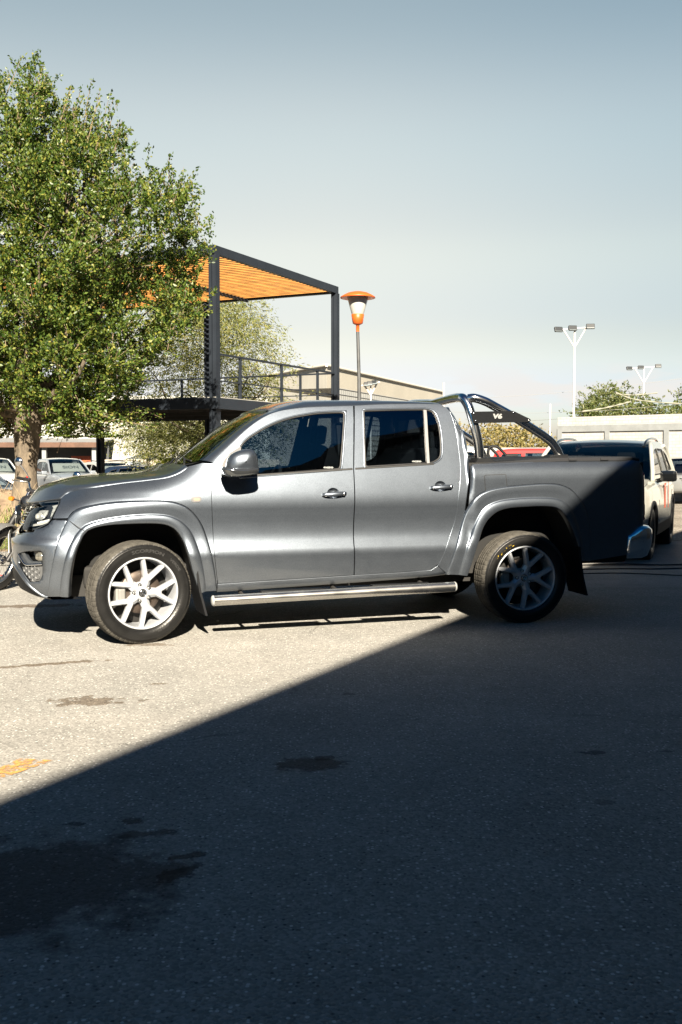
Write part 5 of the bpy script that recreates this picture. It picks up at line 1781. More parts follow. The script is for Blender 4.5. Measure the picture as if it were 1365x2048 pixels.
    if cladding:
        cm, outs = cladding
        for wx in wheels:
            for s in (-1, 1):
                rr2 = []
                for q_ in np.linspace(math.pi + .5, -.5, 26):
                    row = []
                    for r_, d_ in ((arch - .004, -.05), (arch - .004, .012), (arch + .05, .014), (arch + .056, .0)):
                        x = min(max(wx + r_ * math.cos(q_), x0 + .03), x1 - .03); z = max(Rt + r_ * math.sin(q_), zb)
                        p = fnL(x, z, d_); row.append((float(p[0]), float(p[1]) * (1 if s < 0 else -1), float(p[2])))
                    rr2.append(row)
                m_ = MB(); m_.grid(rr2); m_.build('arch_cladding', cm, t)
        for s in (-1, 1):
            w0, w1 = min(wheels) + arch + .03, max(wheels) - arch - .03
            rr2 = []
            for x in np.linspace(w0, w1, 8):
                row = []
                for z, d_ in ((zb - .01, -.05), (zb - .01, .014), (zb + .14, .014), (zb + .16, .0)):
                    p = fnL(x, z, d_); row.append((float(p[0]), float(p[1]) * (1 if s < 0 else -1), float(p[2])))
                rr2.append(row)
            m_ = MB(); m_.grid(rr2, smooth=False); m_.build('sill_cladding', cm, t)
    for wx in wheels:
        simple_wheel(t, (wx, -hw + .13, Rt), Rt, .22, spokes=spokes, rimm=rimm)
        simple_wheel(t, (wx, hw - .13, Rt), Rt, .22, flip=True, spokes=spokes, rimm=rimm)
    if lights:
        for (x, z, w_, h_, kind) in lights:
            for s in (-1, 1):
                yy = s * (hw - .26)
                m_ = MB(); m_.box((x, yy, z), (.10, w_, h_), rot=Euler((0, 0, -s * (.35 if x > 0 else -.35))), bev=.025)
                m_.build('headlight' if kind == 'h' else 'tail_light', LAMPCH if kind == 'h' else RED, t)
    if mirror_x is not None:
        for s in (-1, 1):
            m_ = MB(); m_.box((mirror_x, s * (hw + .11), beltz + .07), (.14, .22, .15), bev=.045)
            m_.tube([(mirror_x, s * (hw - .05), beltz + .0), (mirror_x, s * (hw + .05), beltz + .03)], .03, 8)
            m_.build('side_mirror', GLOSSB if roofpaint else paint, t)
    return t
# ---------------------------------------------------------------- trees: trunk, limbs and a crown of separate leaves
def leaf_mat(name, cols, trans=.35, rough=.5):
    cols = [tuple(q * .74 for q in c) for c in cols]
    m, n, l, p = newmat(name)
    gi = n.new('ShaderNodeNewGeometry')
    rp = n.new('ShaderNodeValToRGB'); l.new(gi.outputs['Random Per Island'], rp.inputs[0])
    e = rp.color_ramp.elements
    e[0].position = 0; e[0].color = (*cols[0], 1); e[1].position = 1; e[1].color = (*cols[-1], 1)
    for i, c in enumerate(cols[1:-1]):
        q = e.new((i + 1) / (len(cols) - 1)); q.color = (*c, 1)
    l.new(rp.outputs[0], p.inputs['Base Color'])
    p.inputs['Roughness'].default_value = rough; p.inputs['Specular IOR Level'].default_value = .35
    tl = n.new('ShaderNodeBsdfTranslucent')
    mx = n.new('ShaderNodeMix'); mx.data_type = 'RGBA'; mx.blend_type = 'MULTIPLY'; mx.inputs['Factor'].default_value = 1; mx.inputs['B'].default_value = (1.5, 1.6, .6, 1)
    l.new(rp.outputs[0], mx.inputs['A']); l.new(mx.outputs['Result'], tl.inputs[0])
    ms = n.new('ShaderNodeMixShader'); ms.inputs[0].default_value = trans
    l.new(p.outputs[0], ms.inputs[1]); l.new(tl.outputs[0], ms.inputs[2]); l.new(ms.outputs[0], n['Material Output'].inputs[0])
    MATS[name] = m
    return m

def leaves_mesh(name, C, D, size, material, parent, rng, ratio=.5, fold=.25, hang=0.0):
    """C: centres, D: preferred pointing direction; each leaf is a folded diamond"""
    n = len(C)
    d = D + rng.normal(0, .6, (n, 3)); d[:, 2] -= hang
    d /= np.linalg.norm(d, axis=1)[:, None]
    s = rng.normal(0, 1, (n, 3)); s -= d * np.sum(s * d, 1)[:, None]; s /= np.linalg.norm(s, axis=1)[:, None]
    nn = np.cross(d, s)
    L = (size * rng.uniform(.65, 1.25, n))[:, None]
    w = L * ratio * .5
    a = C - d * L * .5; b = C + d * L * .5
    c1 = C + s * w + nn * w * fold - d * L * .05; c2 = C - s * w + nn * w * fold - d * L * .05
    V = np.stack([a, c1, b, c2], 1).reshape(-1, 3)
    me = bpy.data.meshes.new(name)
    me.vertices.add(4 * n); me.vertices.foreach_set('co', V.ravel().astype(np.float32))
    me.loops.add(6 * n); me.polygons.add(2 * n)
    base = (np.arange(n) * 4)[:, None]
    me.loops.foreach_set('vertex_index', (base + np.array([0, 1, 2, 0, 2, 3])).ravel().astype(np.int32))
    me.polygons.foreach_set('loop_start', (np.arange(2 * n) * 3).astype(np.int32))
    me.polygons.foreach_set('loop_total', np.full(2 * n, 3, np.int32))
    me.materials.append(material)
    me.update(calc_edges=True)
    o = bpy.data.objects.new(name, me); COL.objects.link(o)
    if parent is not None: o.parent = parent
    return o

BARK = None
def bark_mat(name, c0, c1, s=9):
    c0 = tuple(q * ALB for q in c0); c1 = tuple(q * ALB for q in c1)
    m, n, l, p = newmat(name)
    tc = n.new('ShaderNodeTexCoord'); mp = n.new('ShaderNodeMapping'); mp.inputs['Scale'].default_value = (1, 1, .35); l.new(tc.outputs['Object'], mp.inputs[0])
    t = n.new('ShaderNodeTexNoise'); t.inputs['Scale'].default_value = s; t.inputs['Detail'].default_value = 9; t.inputs['Roughness'].default_value = .7; l.new(mp.outputs[0], t.inputs['Vector'])
    rp = n.new('ShaderNodeValToRGB'); rp.color_ramp.elements[0].position = .35; rp.color_ramp.elements[0].color = (*c0, 1); rp.color_ramp.elements[1].position = .65; rp.color_ramp.elements[1].color = (*c1, 1)
    l.new(t.outputs['Fac'], rp.inputs[0]); l.new(rp.outputs[0], p.inputs['Base Color']); p.inputs['Roughness'].default_value = .9
    b = n.new('ShaderNodeBump'); b.inputs['Strength'].default_value = .9; b.inputs['Distance'].default_value = .04; l.new(t.outputs['Fac'], b.inputs['Height']); l.new(b.outputs[0], p.inputs['Normal'])
    MATS[name] = m
    return m

def limb(mb, p0, p1, r0, r1, rng, wob=.08, n=6, sides=7):
    p0 = np.array(p0, float); p1 = np.array(p1, float)
    L = np.linalg.norm(p1 - p0)
    path = [p0 + (p1 - p0) * t + rng.normal(0, wob * L * math.sin(math.pi * t) * .5, 3) + np.array([0, 0, -.08 * L * math.sin(math.pi * t)]) for t in np.linspace(0, 1, n)]
    mb.tube(path, [r0 + (r1 - r0) * t for t in np.linspace(0, 1, n)], sides, caps=False)
    return path
# ================================================================ the yard around the pickup
def gz(Y):
    return zg(Y)

# ---- workshop behind and to the right of the photographer: its eave throws the big shadow
HE = 6.0
_e0 = np.array([1.047 + .179 * HE, 8.53 - 1.616 * HE]); _ed = np.array([.4674, .8840]); _en = np.array([.8840, -.4674])
def E2(t, w, z):
    p = _e0 + _ed * t + _en * w
    return (p[0], p[1], z)
wk = thing('workshop_building', 'dark metal workshop hall beside the photographer whose straight eave shades the foreground', 'building', (0, 0, 0))
def wbox(t0, t1, w0, w1, z0, z1, name, m):
    b = MB(); c = [E2(t, w, z) for t in (t0, t1) for w in (w0, w1) for z in (z0, z1)]
    b.add(c, [(0, 1, 3, 2), (4, 6, 7, 5), (0, 4, 5, 1), (2, 3, 7, 6), (0, 2, 6, 4), (1, 5, 7, 3)], smooth=False)
    return b.build(name, m, wk)
wallm = mat('workshop_cladding', (.11, .16, .22), .6, .1, var=.15, vscale=2)
wbox(-26, 30, .35, 18, 0, HE - .25, 'wall', wallm)
wbox(-26.3, 30.3, .0, 18.4, HE - .25, HE, 'roof', mat('workshop_roof', (.10, .11, .12), .6, .3))
for t_ in (-16, -8, 0.5, 9, 18):
    wbox(t_, t_ + 4.2, .30, .36, 0, 4.2, 'roller_door', mat('roller_door_grey', (.12, .12, .12), .5, .3))

dblk = thing('unseen_dark_block', 'long dark clad office building left of the yard beyond the edge of the photo', 'building', (0, 0, 0))  # added out of view so the pickup nose and bonnet reflect something dark
for (x0, x1, y0, y1, z0, z1, nm, m_) in ((-24, -15, -16, 13, 0, 5.2, 'wall', wallm), (-24.3, -14.6, -16.3, 13.3, 5.2, 5.5, 'roof', MATS['workshop_roof'])):
    b = MB(); b.box(((x0 + x1) / 2, (y0 + y1) / 2, (z0 + z1) / 2), (x1 - x0, y1 - y0, z1 - z0)); b.build(nm, m_, dblk)
for k in range(6):
    b = MB(); b.box((-14.98, -13 + 4.6 * k, 2.4), (.06, 2.6, 1.5)); b.build('window', GLOSSB, dblk)

# ---- hoses and cable on the concrete
def hose(label, pts, r, m, cat='hose', name='hose'):
    P = [(*gnd(x, y), r) for x, y in pts]
    b = MB(); b.tube(catmull(P, 8), r, 8); o = b.build(name, m); tag(o, label, cat); return o
HB = mat('black_hose', (.012, .012, .013), .5)
hose('black hose lying along the concrete behind the rear mud flap, nearest one', [(900, 1141), (1060, 1140), (1165, 1139.5), (1240, 1138.5), (1310, 1139), (1370, 1137.5), (1500, 1136)], .008, HB)
hose('thin black cable curving over the concrete near the white crossover', [(1080, 1150), (1165, 1148), (1230, 1147), (1290, 1148.5), (1365, 1152), (1480, 1156)], .006, HB, 'cable', 'cable')
hose('black hose farthest back, passing under the front of the white crossover', [(1000, 1128), (1130, 1130), (1180, 1130.5), (1250, 1129), (1320, 1131), (1370, 1130), (1500, 1129)], .008, HB)
hose('thin red cable on the ground left of the pickup nose', [(-80, 1152), (-20, 1151.5), (20, 1152), (60, 1153), (130, 1150)], .005, mat('red_cable', (.6, .03, .04), .5), 'cable', 'cable')

# ---- dirt bank with the big tree, grass in front
RG = np.random.default_rng(5)
bk = MB()
def bankz(x, y):
    d = math.hypot((x + 7.3) / 3.2, (y - 17.0) / 2.4)
    return 1.25 * math.exp(-d ** 2 * 1.5) * (1 + .12 * math.sin(x * 3.1 + y) + .08 * math.sin(y * 5.3 - x * 2)) - .06
gx = np.linspace(-14, -2.0, 70); gyy = np.linspace(13.2, 22.5, 60)
bk.grid([[(x, y, max(bankz(x, y), -.2) + zg(y)) for x in gx] for y in gyy], flip=True)
tag(bk.build('dirt_bank', mat('bank_dirt', (.30, .215, .14), .95, var=.4, vscale=5, bump=.8, bscale=14)), kind='structure')
GR = leaf_mat('grass_blades', [(.10, .16, .03), (.16, .22, .05), (.24, .24, .09)], .3)
n = 9000
C = np.stack([RG.uniform(-12, -4.2, n), RG.uniform(14.2, 16.0, n), np.zeros(n)], 1)
C[:, 2] = [max(bankz(x, y), 0) + .05 for x, y in C[:, :2]]
tag(leaves_mesh('grass', C, np.tile([0, 0, 1.6], (n, 1)), .13, GR, None, RG, ratio=.12), kind='stuff')

BK = bark_mat('tree_bark', (.07, .055, .04), (.27, .215, .15), 7)
def big_tree():
    rng = np.random.default_rng(21)
    bx, by = -5.22, 16.5
    t = thing('elm_tree', 'big leafy green tree with thick pale trunk on a dirt bank at the left', 'tree', (bx, by, .24))
    t.scale = (.828, .828, .828)
    tk = MB()
    base = [(.02, 0, -.2, .52), (.0, 0, .25, .36), (-.02, 0, .6, .255), (.0, 0, 1.0, .222), (.03, 0, 1.6, .235), (.05, 0, 2.05, .30), (.05, 0, 2.5, .30)]
    tk.tube([b[:3] for b in catmull(np.array(base), 5)], [b[3] * (1 + .06 * math.sin(7 * i)) for i, b in enumerate(catmull(np.array(base), 5))], 22)
    # crown envelope: radius by height, seen from the front, a little shallower in depth
    env = smooth_interp([1.6, 2.1, 2.7, 3.4, 4.1, 4.9, 5.5, 6.0, 6.5, 7.1, 7.7, 8.2, 8.6], [1.2, 2.2, 2.6, 2.95, 3.15, 3.4, 3.6, 3.35, 2.9, 2.25, 1.8, 1.3, .4])
    limbs = []
    for k in range(9):
        a = k * 2.4 + rng.uniform(-.3, .3); z1 = rng.uniform(4.2, 6.8); rr = env(z1) * rng.uniform(.35, .6)
        p = limb(tk, (.05, 0, 2.2 + .1 * (k % 3)), (rr * math.cos(a), rr * .72 * math.sin(a), z1), .11, .045, rng, .12, 8, 9)
        limbs.append(p)
        for j in range(5):
            q = p[rng.integers(3, 8)]; zz = q[2] + rng.uniform(.4, 2.2); a2 = math.atan2(q[1], q[0]) + rng.uniform(-.9, .9)
            zz = min(zz, 9.0); r2 = env(zz) * rng.uniform(.55, .9)
            limbs.append(limb(tk, q, (r2 * math.cos(a2), r2 * .72 * math.sin(a2), zz), .035, .012, rng, .12, 6, 6))
    for k in range(6):
        a = k * 1.05 + .2; p = limb(tk, (.05, 0, 2.0 + .06 * k), (2.4 * math.cos(a), 2.1 * math.sin(a), rng.uniform(2.4, 3.6)), .09, .03, rng, .14, 7, 7); limbs.append(p)
    # clumps: upright bunches of leafy shoots with gaps between them
    Cs, Ds = [], []
    tw = MB()
    cents = []
    tries = 0
    while len(cents) < 150 and tries < 9000:
        tries += 1
        z = 1.95 + 6.6 * rng.beta(1.1, 1.12); a = rng.uniform(0, 2 * math.pi)
        f = rng.uniform(.05, 1.0) ** .5
        lump = 1 + .14 * math.sin(2 * a + z * 1.3 + 1) + .09 * math.sin(5 * a - 2.6 * z)
        r_ = float(env(z)) * f * lump * .93
        c = np.array([r_ * math.cos(a), r_ * .72 * math.sin(a), z])
        if all(np.linalg.norm((c - q[0]) * np.array([1, 1, .62])) > .62 for q in cents):
            cents.append((c, a, z, f))
    for (c0, a, z, f) in cents:
        rad = rng.uniform(.30, .50); tall = rng.uniform(1.35, 2.3)
        ns = int(44 * (rad / .4) ** 2)
        lean = np.array([math.cos(a) * .35, math.sin(a) * .35, 1.0 if z > 3 else .35]) + rng.normal(0, .15, 3); lean /= np.linalg.norm(lean)
        for j in range(ns):
            u = rng.normal(0, 1, 3); u /= np.linalg.norm(u); u *= rng.uniform(.15, 1) ** .5
            c = c0 + u * np.array([rad, rad, rad]) + lean * u[2] * rad * (tall - 1)
            d = lean * .8 + u * .75 + rng.normal(0, .22, 3); d /= np.linalg.norm(d)
            L = rng.uniform(.28, .62)
            nl = int(L * 78)
            s = rng.uniform(0, 1, nl)[:, None]
            P = c + d * L * (s - .4) + np.array([0, 0, -.10]) * s ** 2 + rng.normal(0, .035, (nl, 3))
            Cs.append(P); Ds.append(np.tile(d * .9, (nl, 1)))
            if j % 4 == 0:
                tw.tube([c - d * L * .6, c, c + d * L * .5], [.008, .005, .003], 4, caps=False)
    # hanging side shoots along the lower rim
    for k in range(110):
        a = rng.uniform(0, 2 * math.pi); r_ = rng.uniform(1.2, 2.7); z = 2.0 + .35 * rng.random() + .15 * math.sin(a * 5)
        c = np.array([r_ * math.cos(a), r_ * .72 * math.sin(a), z]); d = np.array([math.cos(a), math.sin(a), -.25 + rng.normal(0, .3)]); d /= np.linalg.norm(d)
        L = rng.uniform(.4, .8); nl = int(L * 60); s = rng.uniform(-.5, .5, nl)[:, None]
        Cs.append(c + d * L * s + rng.normal(0, .05, (nl, 3))); Ds.append(np.tile(d, (nl, 1)))
        tw.tube([c - d * L * .5, c + d * L * .5], [.008, .003], 4, caps=False)
    # tall thin leaders along the top outline
    for k in range(60):
        x = rng.uniform(-3.2, 3.35); 
        zt_ = np.interp(abs(x), [0, .3, 1.1, 1.7, 2.1, 2.6, 3.1, 3.5], [8.6, 8.5, 8.2, 7.8, 7.2, 6.6, 6.1, 5.6])
        L = rng.uniform(.5, .95); c = np.array([x, rng.uniform(-.8, .8), zt_ - .1])
        d = np.array([np.sign(x) * .25 + rng.normal(0, .12), rng.normal(0, .12), 1]); d /= np.linalg.norm(d)
        nl = int(L * 60); s = rng.uniform(-.55, .75, nl)[:, None]
        Cs.append(c + d * L * s + rng.normal(0, .05, (nl, 3)) * (1.1 - np.clip(s, 0, 1))); Ds.append(np.tile(d, (nl, 1)))
        tw.tube([c - d * L * .6, c + d * L * .7], [.010, .003], 4, caps=False)
    C = np.vstack(Cs); D = np.vstack(Ds)
    C[:, 2] = np.maximum(C[:, 2], 1.75)
    # keep the trunk clear
    ok = ~((np.hypot(C[:, 0], C[:, 1]) < .75) & (C[:, 2] < 2.25)) 
    C, D = C[ok], D[ok]
    tko = tk.build('trunk', BK, t)
    tw.build('twigs', mat('twig_bark', (.26, .19, .12), .9), t)
    LF = leaf_mat('elm_leaves', [(.024, .052, .010), (.038, .078, .013), (.055, .098, .017), (.08, .128, .022), (.115, .16, .027), (.16, .195, .036), (.24, .22, .04)], .32, .42)
    leaves_mesh('crown', C, D, .074, LF, t, rng, ratio=.55, hang=.15)
    return len(C)
NL = big_tree()

def loose_tree(name, label, loc, h, env, nclump, leaf, cols, rng_seed, trunk=.12, droop=.0, per=9, dens=34, depth=1.0, group=None, L=(.4, .9), spread=.3, base=.25, trans=.35, ratio=.45, bark=None, cat='tree'):
    rng = np.random.default_rng(rng_seed)
    t = thing(name, label, cat, loc, 0, group)
    tk = MB()
    zs, rs = env; e = smooth_interp(zs, rs)
    limb(tk, (0, 0, -.4), (.1, 0, h * base + .5), trunk, trunk * .7, rng, .04, 6, 10)
    for k in range(12):
        z1 = rng.uniform(h * base + .6, h * .72); a = rng.uniform(0, 6.28); r_ = float(e(z1)) * rng.uniform(.5, .9)
        limb(tk, (.1, 0, h * base + .3), (r_ * math.cos(a), r_ * depth * math.sin(a), z1), trunk * .45, .01, rng, .15, 7, 6)
    tk.build('trunk', bark or BK, t)
    Cs, Ds = [], []
    for k in range(nclump):
        z = zs[0] + (zs[-1] - zs[0]) * rng.beta(1.3, 1.3); a = rng.uniform(0, 6.28); r_ = float(e(z)) * rng.uniform(.15, 1) ** .5
        c0 = np.array([r_ * math.cos(a), r_ * depth * math.sin(a), z])
        for j in range(per):
            c = c0 + rng.normal(0, spread, 3)
            d = np.array([math.cos(a) * .7, math.sin(a) * .7, .9 - droop]) + rng.normal(0, .3, 3); d /= np.linalg.norm(d)
            l_ = rng.uniform(*L); nl = int(l_ * dens); s = rng.uniform(-.5, .5, nl)[:, None]
            Cs.append(c + d * l_ * s + rng.normal(0, .05, (nl, 3))); Ds.append(np.tile(d, (nl, 1)))
    leaves_mesh('crown', np.vstack(Cs), np.vstack(Ds), leaf, leaf_mat(name + '_leaves', cols, trans), t, rng, ratio=ratio)
    return t
WL = [(.12, .15, .04), (.18, .20, .06), (.23, .235, .08), (.29, .26, .10)]
loose_tree('willow_tree', 'loose yellow green willow behind the pergola terrace', (-4.1, 30, gz(30)), 6.6, ([1.4, 2.2, 3.2, 4.4, 5.4, 6.1, 6.6], [1.6, 2.2, 2.35, 2.3, 1.9, 1.2, .3]), 330, .12, WL, 31, .16, 1.3, 7, 26, L=(.5, 1.3), spread=.42, ratio=.22)
loose_tree('feathery_tree', 'low pale green feathery tree before the pale hall under the terrace', (-6.9, 41, gz(41)), 3.6, ([1.7, 2.2, 2.8, 3.4], [1.3, 2.1, 2.2, 1.2]), 150, .11, WL, 33, .10, 1.2, 7, 26, L=(.5, 1.1), spread=.35, ratio=.25)
DG = [(.07, .10, .03), (.10, .135, .04), (.14, .16, .055), (.19, .19, .08)]
for i, (px, py, Y, w, lab) in enumerate(((1205, 776, 76, 1.6, 'round green tree behind the white brick wall, left of the others'), (1252, 768, 78, 2.0, 'tallest dark green tree behind the white brick wall beside the shorter floodlight mast'), (1312, 806, 74, 1.5, 'low dark green tree behind the white brick wall near the right edge'), (1372, 785, 79, 1.5, 'bare bluish tree cut by the right edge of the photo'), (1180, 808, 74, 1.2, 'lowest bushy tree over the left end of the white brick wall'))):
    p = at(px, py, Y); hh = p.z - gz(Y)
    loose_tree('background_tree', lab, (p.x, Y, gz(Y)), hh, ([hh * .25, hh * .45, hh * .7, hh * .88, hh], [w * .8, w * 1.15, w * 1.1, w * .8, w * .2]), 90, .22, DG, 40 + i, .14, .3, 6, 16, group='trees behind the brick wall', L=(.5, 1.1), spread=.35)
YB = [(.22, .18, .07), (.30, .25, .10), (.36, .28, .13), (.24, .24, .08)]
for i, (px, py, Y, w) in enumerate(((962, 846, 66, 1.4), (1000, 855, 68, 1.7), (1042, 852, 67, 1.6), (1080, 868, 66, 1.3), (915, 850, 67, 1.6))):
    p = at(px, py, Y); hh = p.z - gz(Y)
    loose_tree('autumn_bush', ['yellow brown bush seen through the front of the sport bar', 'yellow brown bush under the plaque of the sport bar', 'yellow green bush right of the plaque centre inside the sport bar', 'small green bush inside the rear curve of the sport bar', 'yellow brown bush hidden behind the rear corner of the cab'][i], (p.x, Y, gz(Y)), hh, ([hh * .1, hh * .35, hh * .7, hh], [w, w * 1.2, w, w * .3]), 60, .2, YB, 60 + i, .08, .4, 6, 16, group='bushes behind the yard', base=.1, L=(.4, .9), spread=.3, cat='bush')

# ---- terrace with pergola
ST = mat('charcoal_steel', (.018, .024, .034), .55, spec=.3, coat=.1, var=.15, vscale=3)
pg = thing('pergola_terrace', 'raised charcoal steel terrace with railing and an orange slatted pergola roof', 'pergola', (0, 0, 0))
P1 = np.array([-2.52, 20.0]); d1 = np.array([.442, .897]); d2 = np.array([-.897, .442])
def Pg(s, t, z):
    p = P1 + d1 * s + d2 * t
    return np.array([p[0], p[1], z])
LP, LW = 5.38, 7.4
def gbar(name, a, b, w, h, m=ST, mb=None):
    """straight bar between two places; w across, h tall"""
    own = mb is None
    mb = mb or MB()
    a, b = np.array(a, float), np.array(b, float); d = b - a; L = np.linalg.norm(d); d /= L
    up = np.array([0, 0, 1.0]) if abs(d[2]) < .9 else np.array([d1[0], d1[1], 0])
    s = np.cross(d, up); s /= np.linalg.norm(s); u = np.cross(s, d)
    V = [q + s * w / 2 * i + u * h / 2 * j for q in (a, b) for i, j in ((-1, -1), (1, -1), (1, 1), (-1, 1))]
    mb.add(V, [(0, 1, 2, 3)[::-1], (4, 5, 6, 7), (0, 1, 5, 4), (1, 2, 6, 5), (2, 3, 7, 6), (3, 0, 4, 7)], smooth=False)
    return mb.build(name, m, pg) if own else None
ZR, ZD = 5.53, 2.54
for (s, t, z1) in ((0, 0, ZR - .17), (LP, 0, ZR - .17), (LP, 3.75, ZR - .17), (0, LW, ZR - .17), (LP, LW, ZR - .17)):
    # channel-shaped post: two webs with a groove
    mb = MB()
    a, b = Pg(s, t, gz(22)), Pg(s, t, z1)
    for off in (-.045, .045):
        o_ = np.array([*(d1 * .0 + d2 * 0), 0]) + np.array([.99 * off, .1 * off, 0])
        gbar('', a + o_, b + o_, .06, .15, mb=mb)
    gbar('', a + np.array([0, .01, 0]), b + np.array([0, .01, 0]), .03, .12, mb=mb)
    mb.build('post', ST, pg)
hb_ = .17
for (a, b) in (((-.08, 0), (LP + .08, 0)), ((-.08, LW), (LP + .08, LW)), ((0, .08), (0, LW - .08)), ((LP, .08), (LP, LW - .08))):
    gbar('roof_beam', Pg(a[0], a[1], ZR - hb_ / 2), Pg(b[0], b[1], ZR - hb_ / 2), .10, hb_)
for t_ in (2.5, 4.9):
    gbar('joist', Pg(.06, t_, ZR - .19), Pg(LP - .06, t_, ZR - .19), .06, .08)
WD = mat('orange_stained_wood', (.58, .26, .06), .6, var=.3, vscale=3, coat=.1)
sl = None
for k in range(31):
    s = .10 + k * (LP - .2) / 30
    gbar('slat', Pg(s, .07, ZR - .115), Pg(s, LW - .07, ZR - .115), .085, .030, WD)
# deck
dk = MB(); c = [Pg(s, t, z) for s in (-.06, LP + .06) for t in (-.06, LW + .06) for z in (ZD - .02, ZD)]
dk.add(c, [(0, 1, 3, 2), (4, 6, 7, 5), (0, 4, 5, 1), (2, 3, 7, 6), (0, 2, 6, 4), (1, 5, 7, 3)], smooth=False)
dk.build('deck_floor', mat('deck_boards', (.50, .49, .45), .8, var=.15, vscale=4), pg)
for (a, b) in (((-.08, -.09), (LP + .08, -.09)), ((-.08, LW + .09), (LP + .08, LW + .09)), ((-.09, -.08), (-.09, LW + .08)), ((LP + .09, -.08), (LP + .09, LW + .08))):
    gbar('deck_edge_beam', Pg(a[0], a[1], ZD - .13), Pg(b[0], b[1], ZD - .13), .06, .22)
for k in range(9):
    t_ = .7 + k * .78
    gbar('deck_joist', Pg(.0, t_, ZD - .13), Pg(LP, t_, ZD - .13), .05, .14, CHASSIS)
for s_ in (1.8, 3.6):
    gbar('deck_joist', Pg(s_, .0, ZD - .24), Pg(s_, LW, ZD - .24), .05, .08, CHASSIS)
# railing on the near, right and far sides
def rail(a, b, n, name='railing'):
    mb = MB()
    a, b = np.array(a), np.array(b)
    for z_, w_ in ((ZD + .86, .05), (ZD + .33, .03)):
        gbar('', Pg(*a, z_), Pg(*b, z_), w_, w_ * .8, mb=mb)
    for k in range(n):
        q = a + (b - a) * (k + .5) / n if n > 1 else (a + b) / 2
        gbar('', Pg(*q, ZD), Pg(*q, ZD + .86), .05, .05, mb=mb)
    mb.build(name, ST, pg)
rail((.08, 0), (LP - .08, 0), 3); rail((LP, .08), (LP, LW - .08), 4); rail((0, LW), (LP, LW), 3)

# ---- lamp with orange hat
lp_ = at(716, 590, 21.4)
la = thing('street_lamp', 'park lamp with orange hat, white glass cone and orange cup on a thin grey pole', 'street lamp', (lp_.x, 21.4, gz(21.4)))
LZ = 1.38 - gz(21.4)
def zz(py):
    return (910 - py) / 1990 * 21.4 + LZ
OR = mat('orange_enamel', (.80, .13, .015), .45, coat=.3, var=.08, vscale=12)
s_ = 21.4 / 1990
b = MB(); b.tube([(.035, 0, -.1), (0.03, 0, zz(760)), (0, 0, zz(665))], [.046, .038, .034], 14); b.build('pole', mat('weathered_steel', (.11, .115, .12), .55, .4, var=.25, vscale=5), la)
b = MB(); b.lathe([(.035, zz(666)), (.036, zz(653)), (.065, zz(652)), (10 * s_, zz(650)), (12.8 * s_, zz(632.5)), (11.5 * s_, zz(631.5)), (0, zz(632))], 32, axis='z'); b.build('cup', OR, la)
b = MB(); b.lathe([(11.6 * s_, zz(633)), (21.5 * s_, zz(597)), (20 * s_, zz(595)), (0, zz(595))], 40, axis='z'); b.build('glass_cone', mat('opal_glass', (.46, .46, .44), .4, coat=.3), la)
b = MB(); b.lathe([(0, zz(587)), (10 * s_, zz(587.6)), (20 * s_, zz(590)), (29 * s_, zz(594.5)), (34.5 * s_, zz(598)), (35 * s_, zz(600)), (33 * s_, zz(600.5)), (21 * s_, zz(598.5)), (0, zz(598))], 44, axis='z'); b.build('hat', OR, la)

# ---- floodlight masts
WM = mat('white_mast', (.80, .77, .74), .5)
def mast(px, pt, Y, label, w=.13, heads=((-.75, -18), (-.25, 0), (.8, 12)), arms=.9):
    p = at(px, pt, Y)
    t = thing('floodlight_mast', label, 'floodlight', (p.x, Y, gz(Y)), 0, 'floodlight masts of the pitch')
    H = p.z - gz(Y)
    b = MB(); b.tube([(0, 0, -.1), (0, 0, H)], [w * .6, w * .45], 10)
    b.build('mast', WM, t)
    b = MB(); b.tube([(-arms, 0, H - .08), (arms, 0, H + .08)], .035, 6)
    b.tube([(0, 0, H - arms * 1.2), (-arms * .72, 0, H - .05)], .04, 6); b.tube([(0, 0, H - arms * 1.2), (arms * .72, 0, H + .05)], .04, 6)
    b.build('bracket', WM, t)
    for (hx, an) in heads:
        b = MB(); b.box((hx * arms / .9, -.15, H + .02 + hx * .1), (.50 * min(1, arms + .1), .16, .30 * min(1, arms + .1)), rot=Euler((R(-25), 0, R(an))), bev=.03)
        ho = b.build('flood_head', mat('floodlight_housing', (.03, .035, .04), .4), t)
        b = MB(); b.box((hx * arms / .9, -.225, H - .01 + hx * .1), (.42 * min(1, arms + .1), .03, .22 * min(1, arms + .1)), rot=Euler((R(-25), 0, R(an)))); b.build('lens', mat('floodlight_lens', (.25, .30, .32), .12, coat=1), ho)
    return t
mast(1150, 657, 60, 'tall white floodlight mast rising from the left part of the white brick wall', .13, ((-.95, 12), (-.15, 8), (.85, -8)), .95)
mast(1288.5, 735, 85, 'shorter white floodlight mast in front of the trees behind the brick wall', .13, ((-1.05, 12), (-.25, 8), (.95, -5)), 1.1)
mast(742, 768, 43.5, 'small white floodlight mast just right of the park lamp', .07, ((-.42, 10), (-.1, 8), (.36, -20)), .40)
for (px, pt, Y, w, lb) in ((1101, 808, 62, .05, 'thin bare white pole inside the rear curve of the sport bar'), (888, 765, 75, .08, 'thin white pole just above the rear of the cab roof')):
    p = at(px, pt, Y); b = MB(); b.tube([(p.x, Y, gz(Y)), (p.x, Y, p.z)], w, 8); tag(b.build('net_pole', WM), lb, 'pole')
def wire(label, a, b, sag, r=.012, m=None, cat='wire', n=16):
    a, b = np.array(a), np.array(b); mb = MB()
    mb.tube([a + (b - a) * t - np.array([0, 0, sag * 4 * t * (1 - t)]) for t in np.linspace(0, 1, n)], r, 4)
    tag(mb.build('wire', m or mat('wire_grey', (.25, .25, .25), .6)), label, cat)
wire('upper slack wire above the white brick wall and its trees', at(700, 800, 62), at(1500, 735, 62), .6)
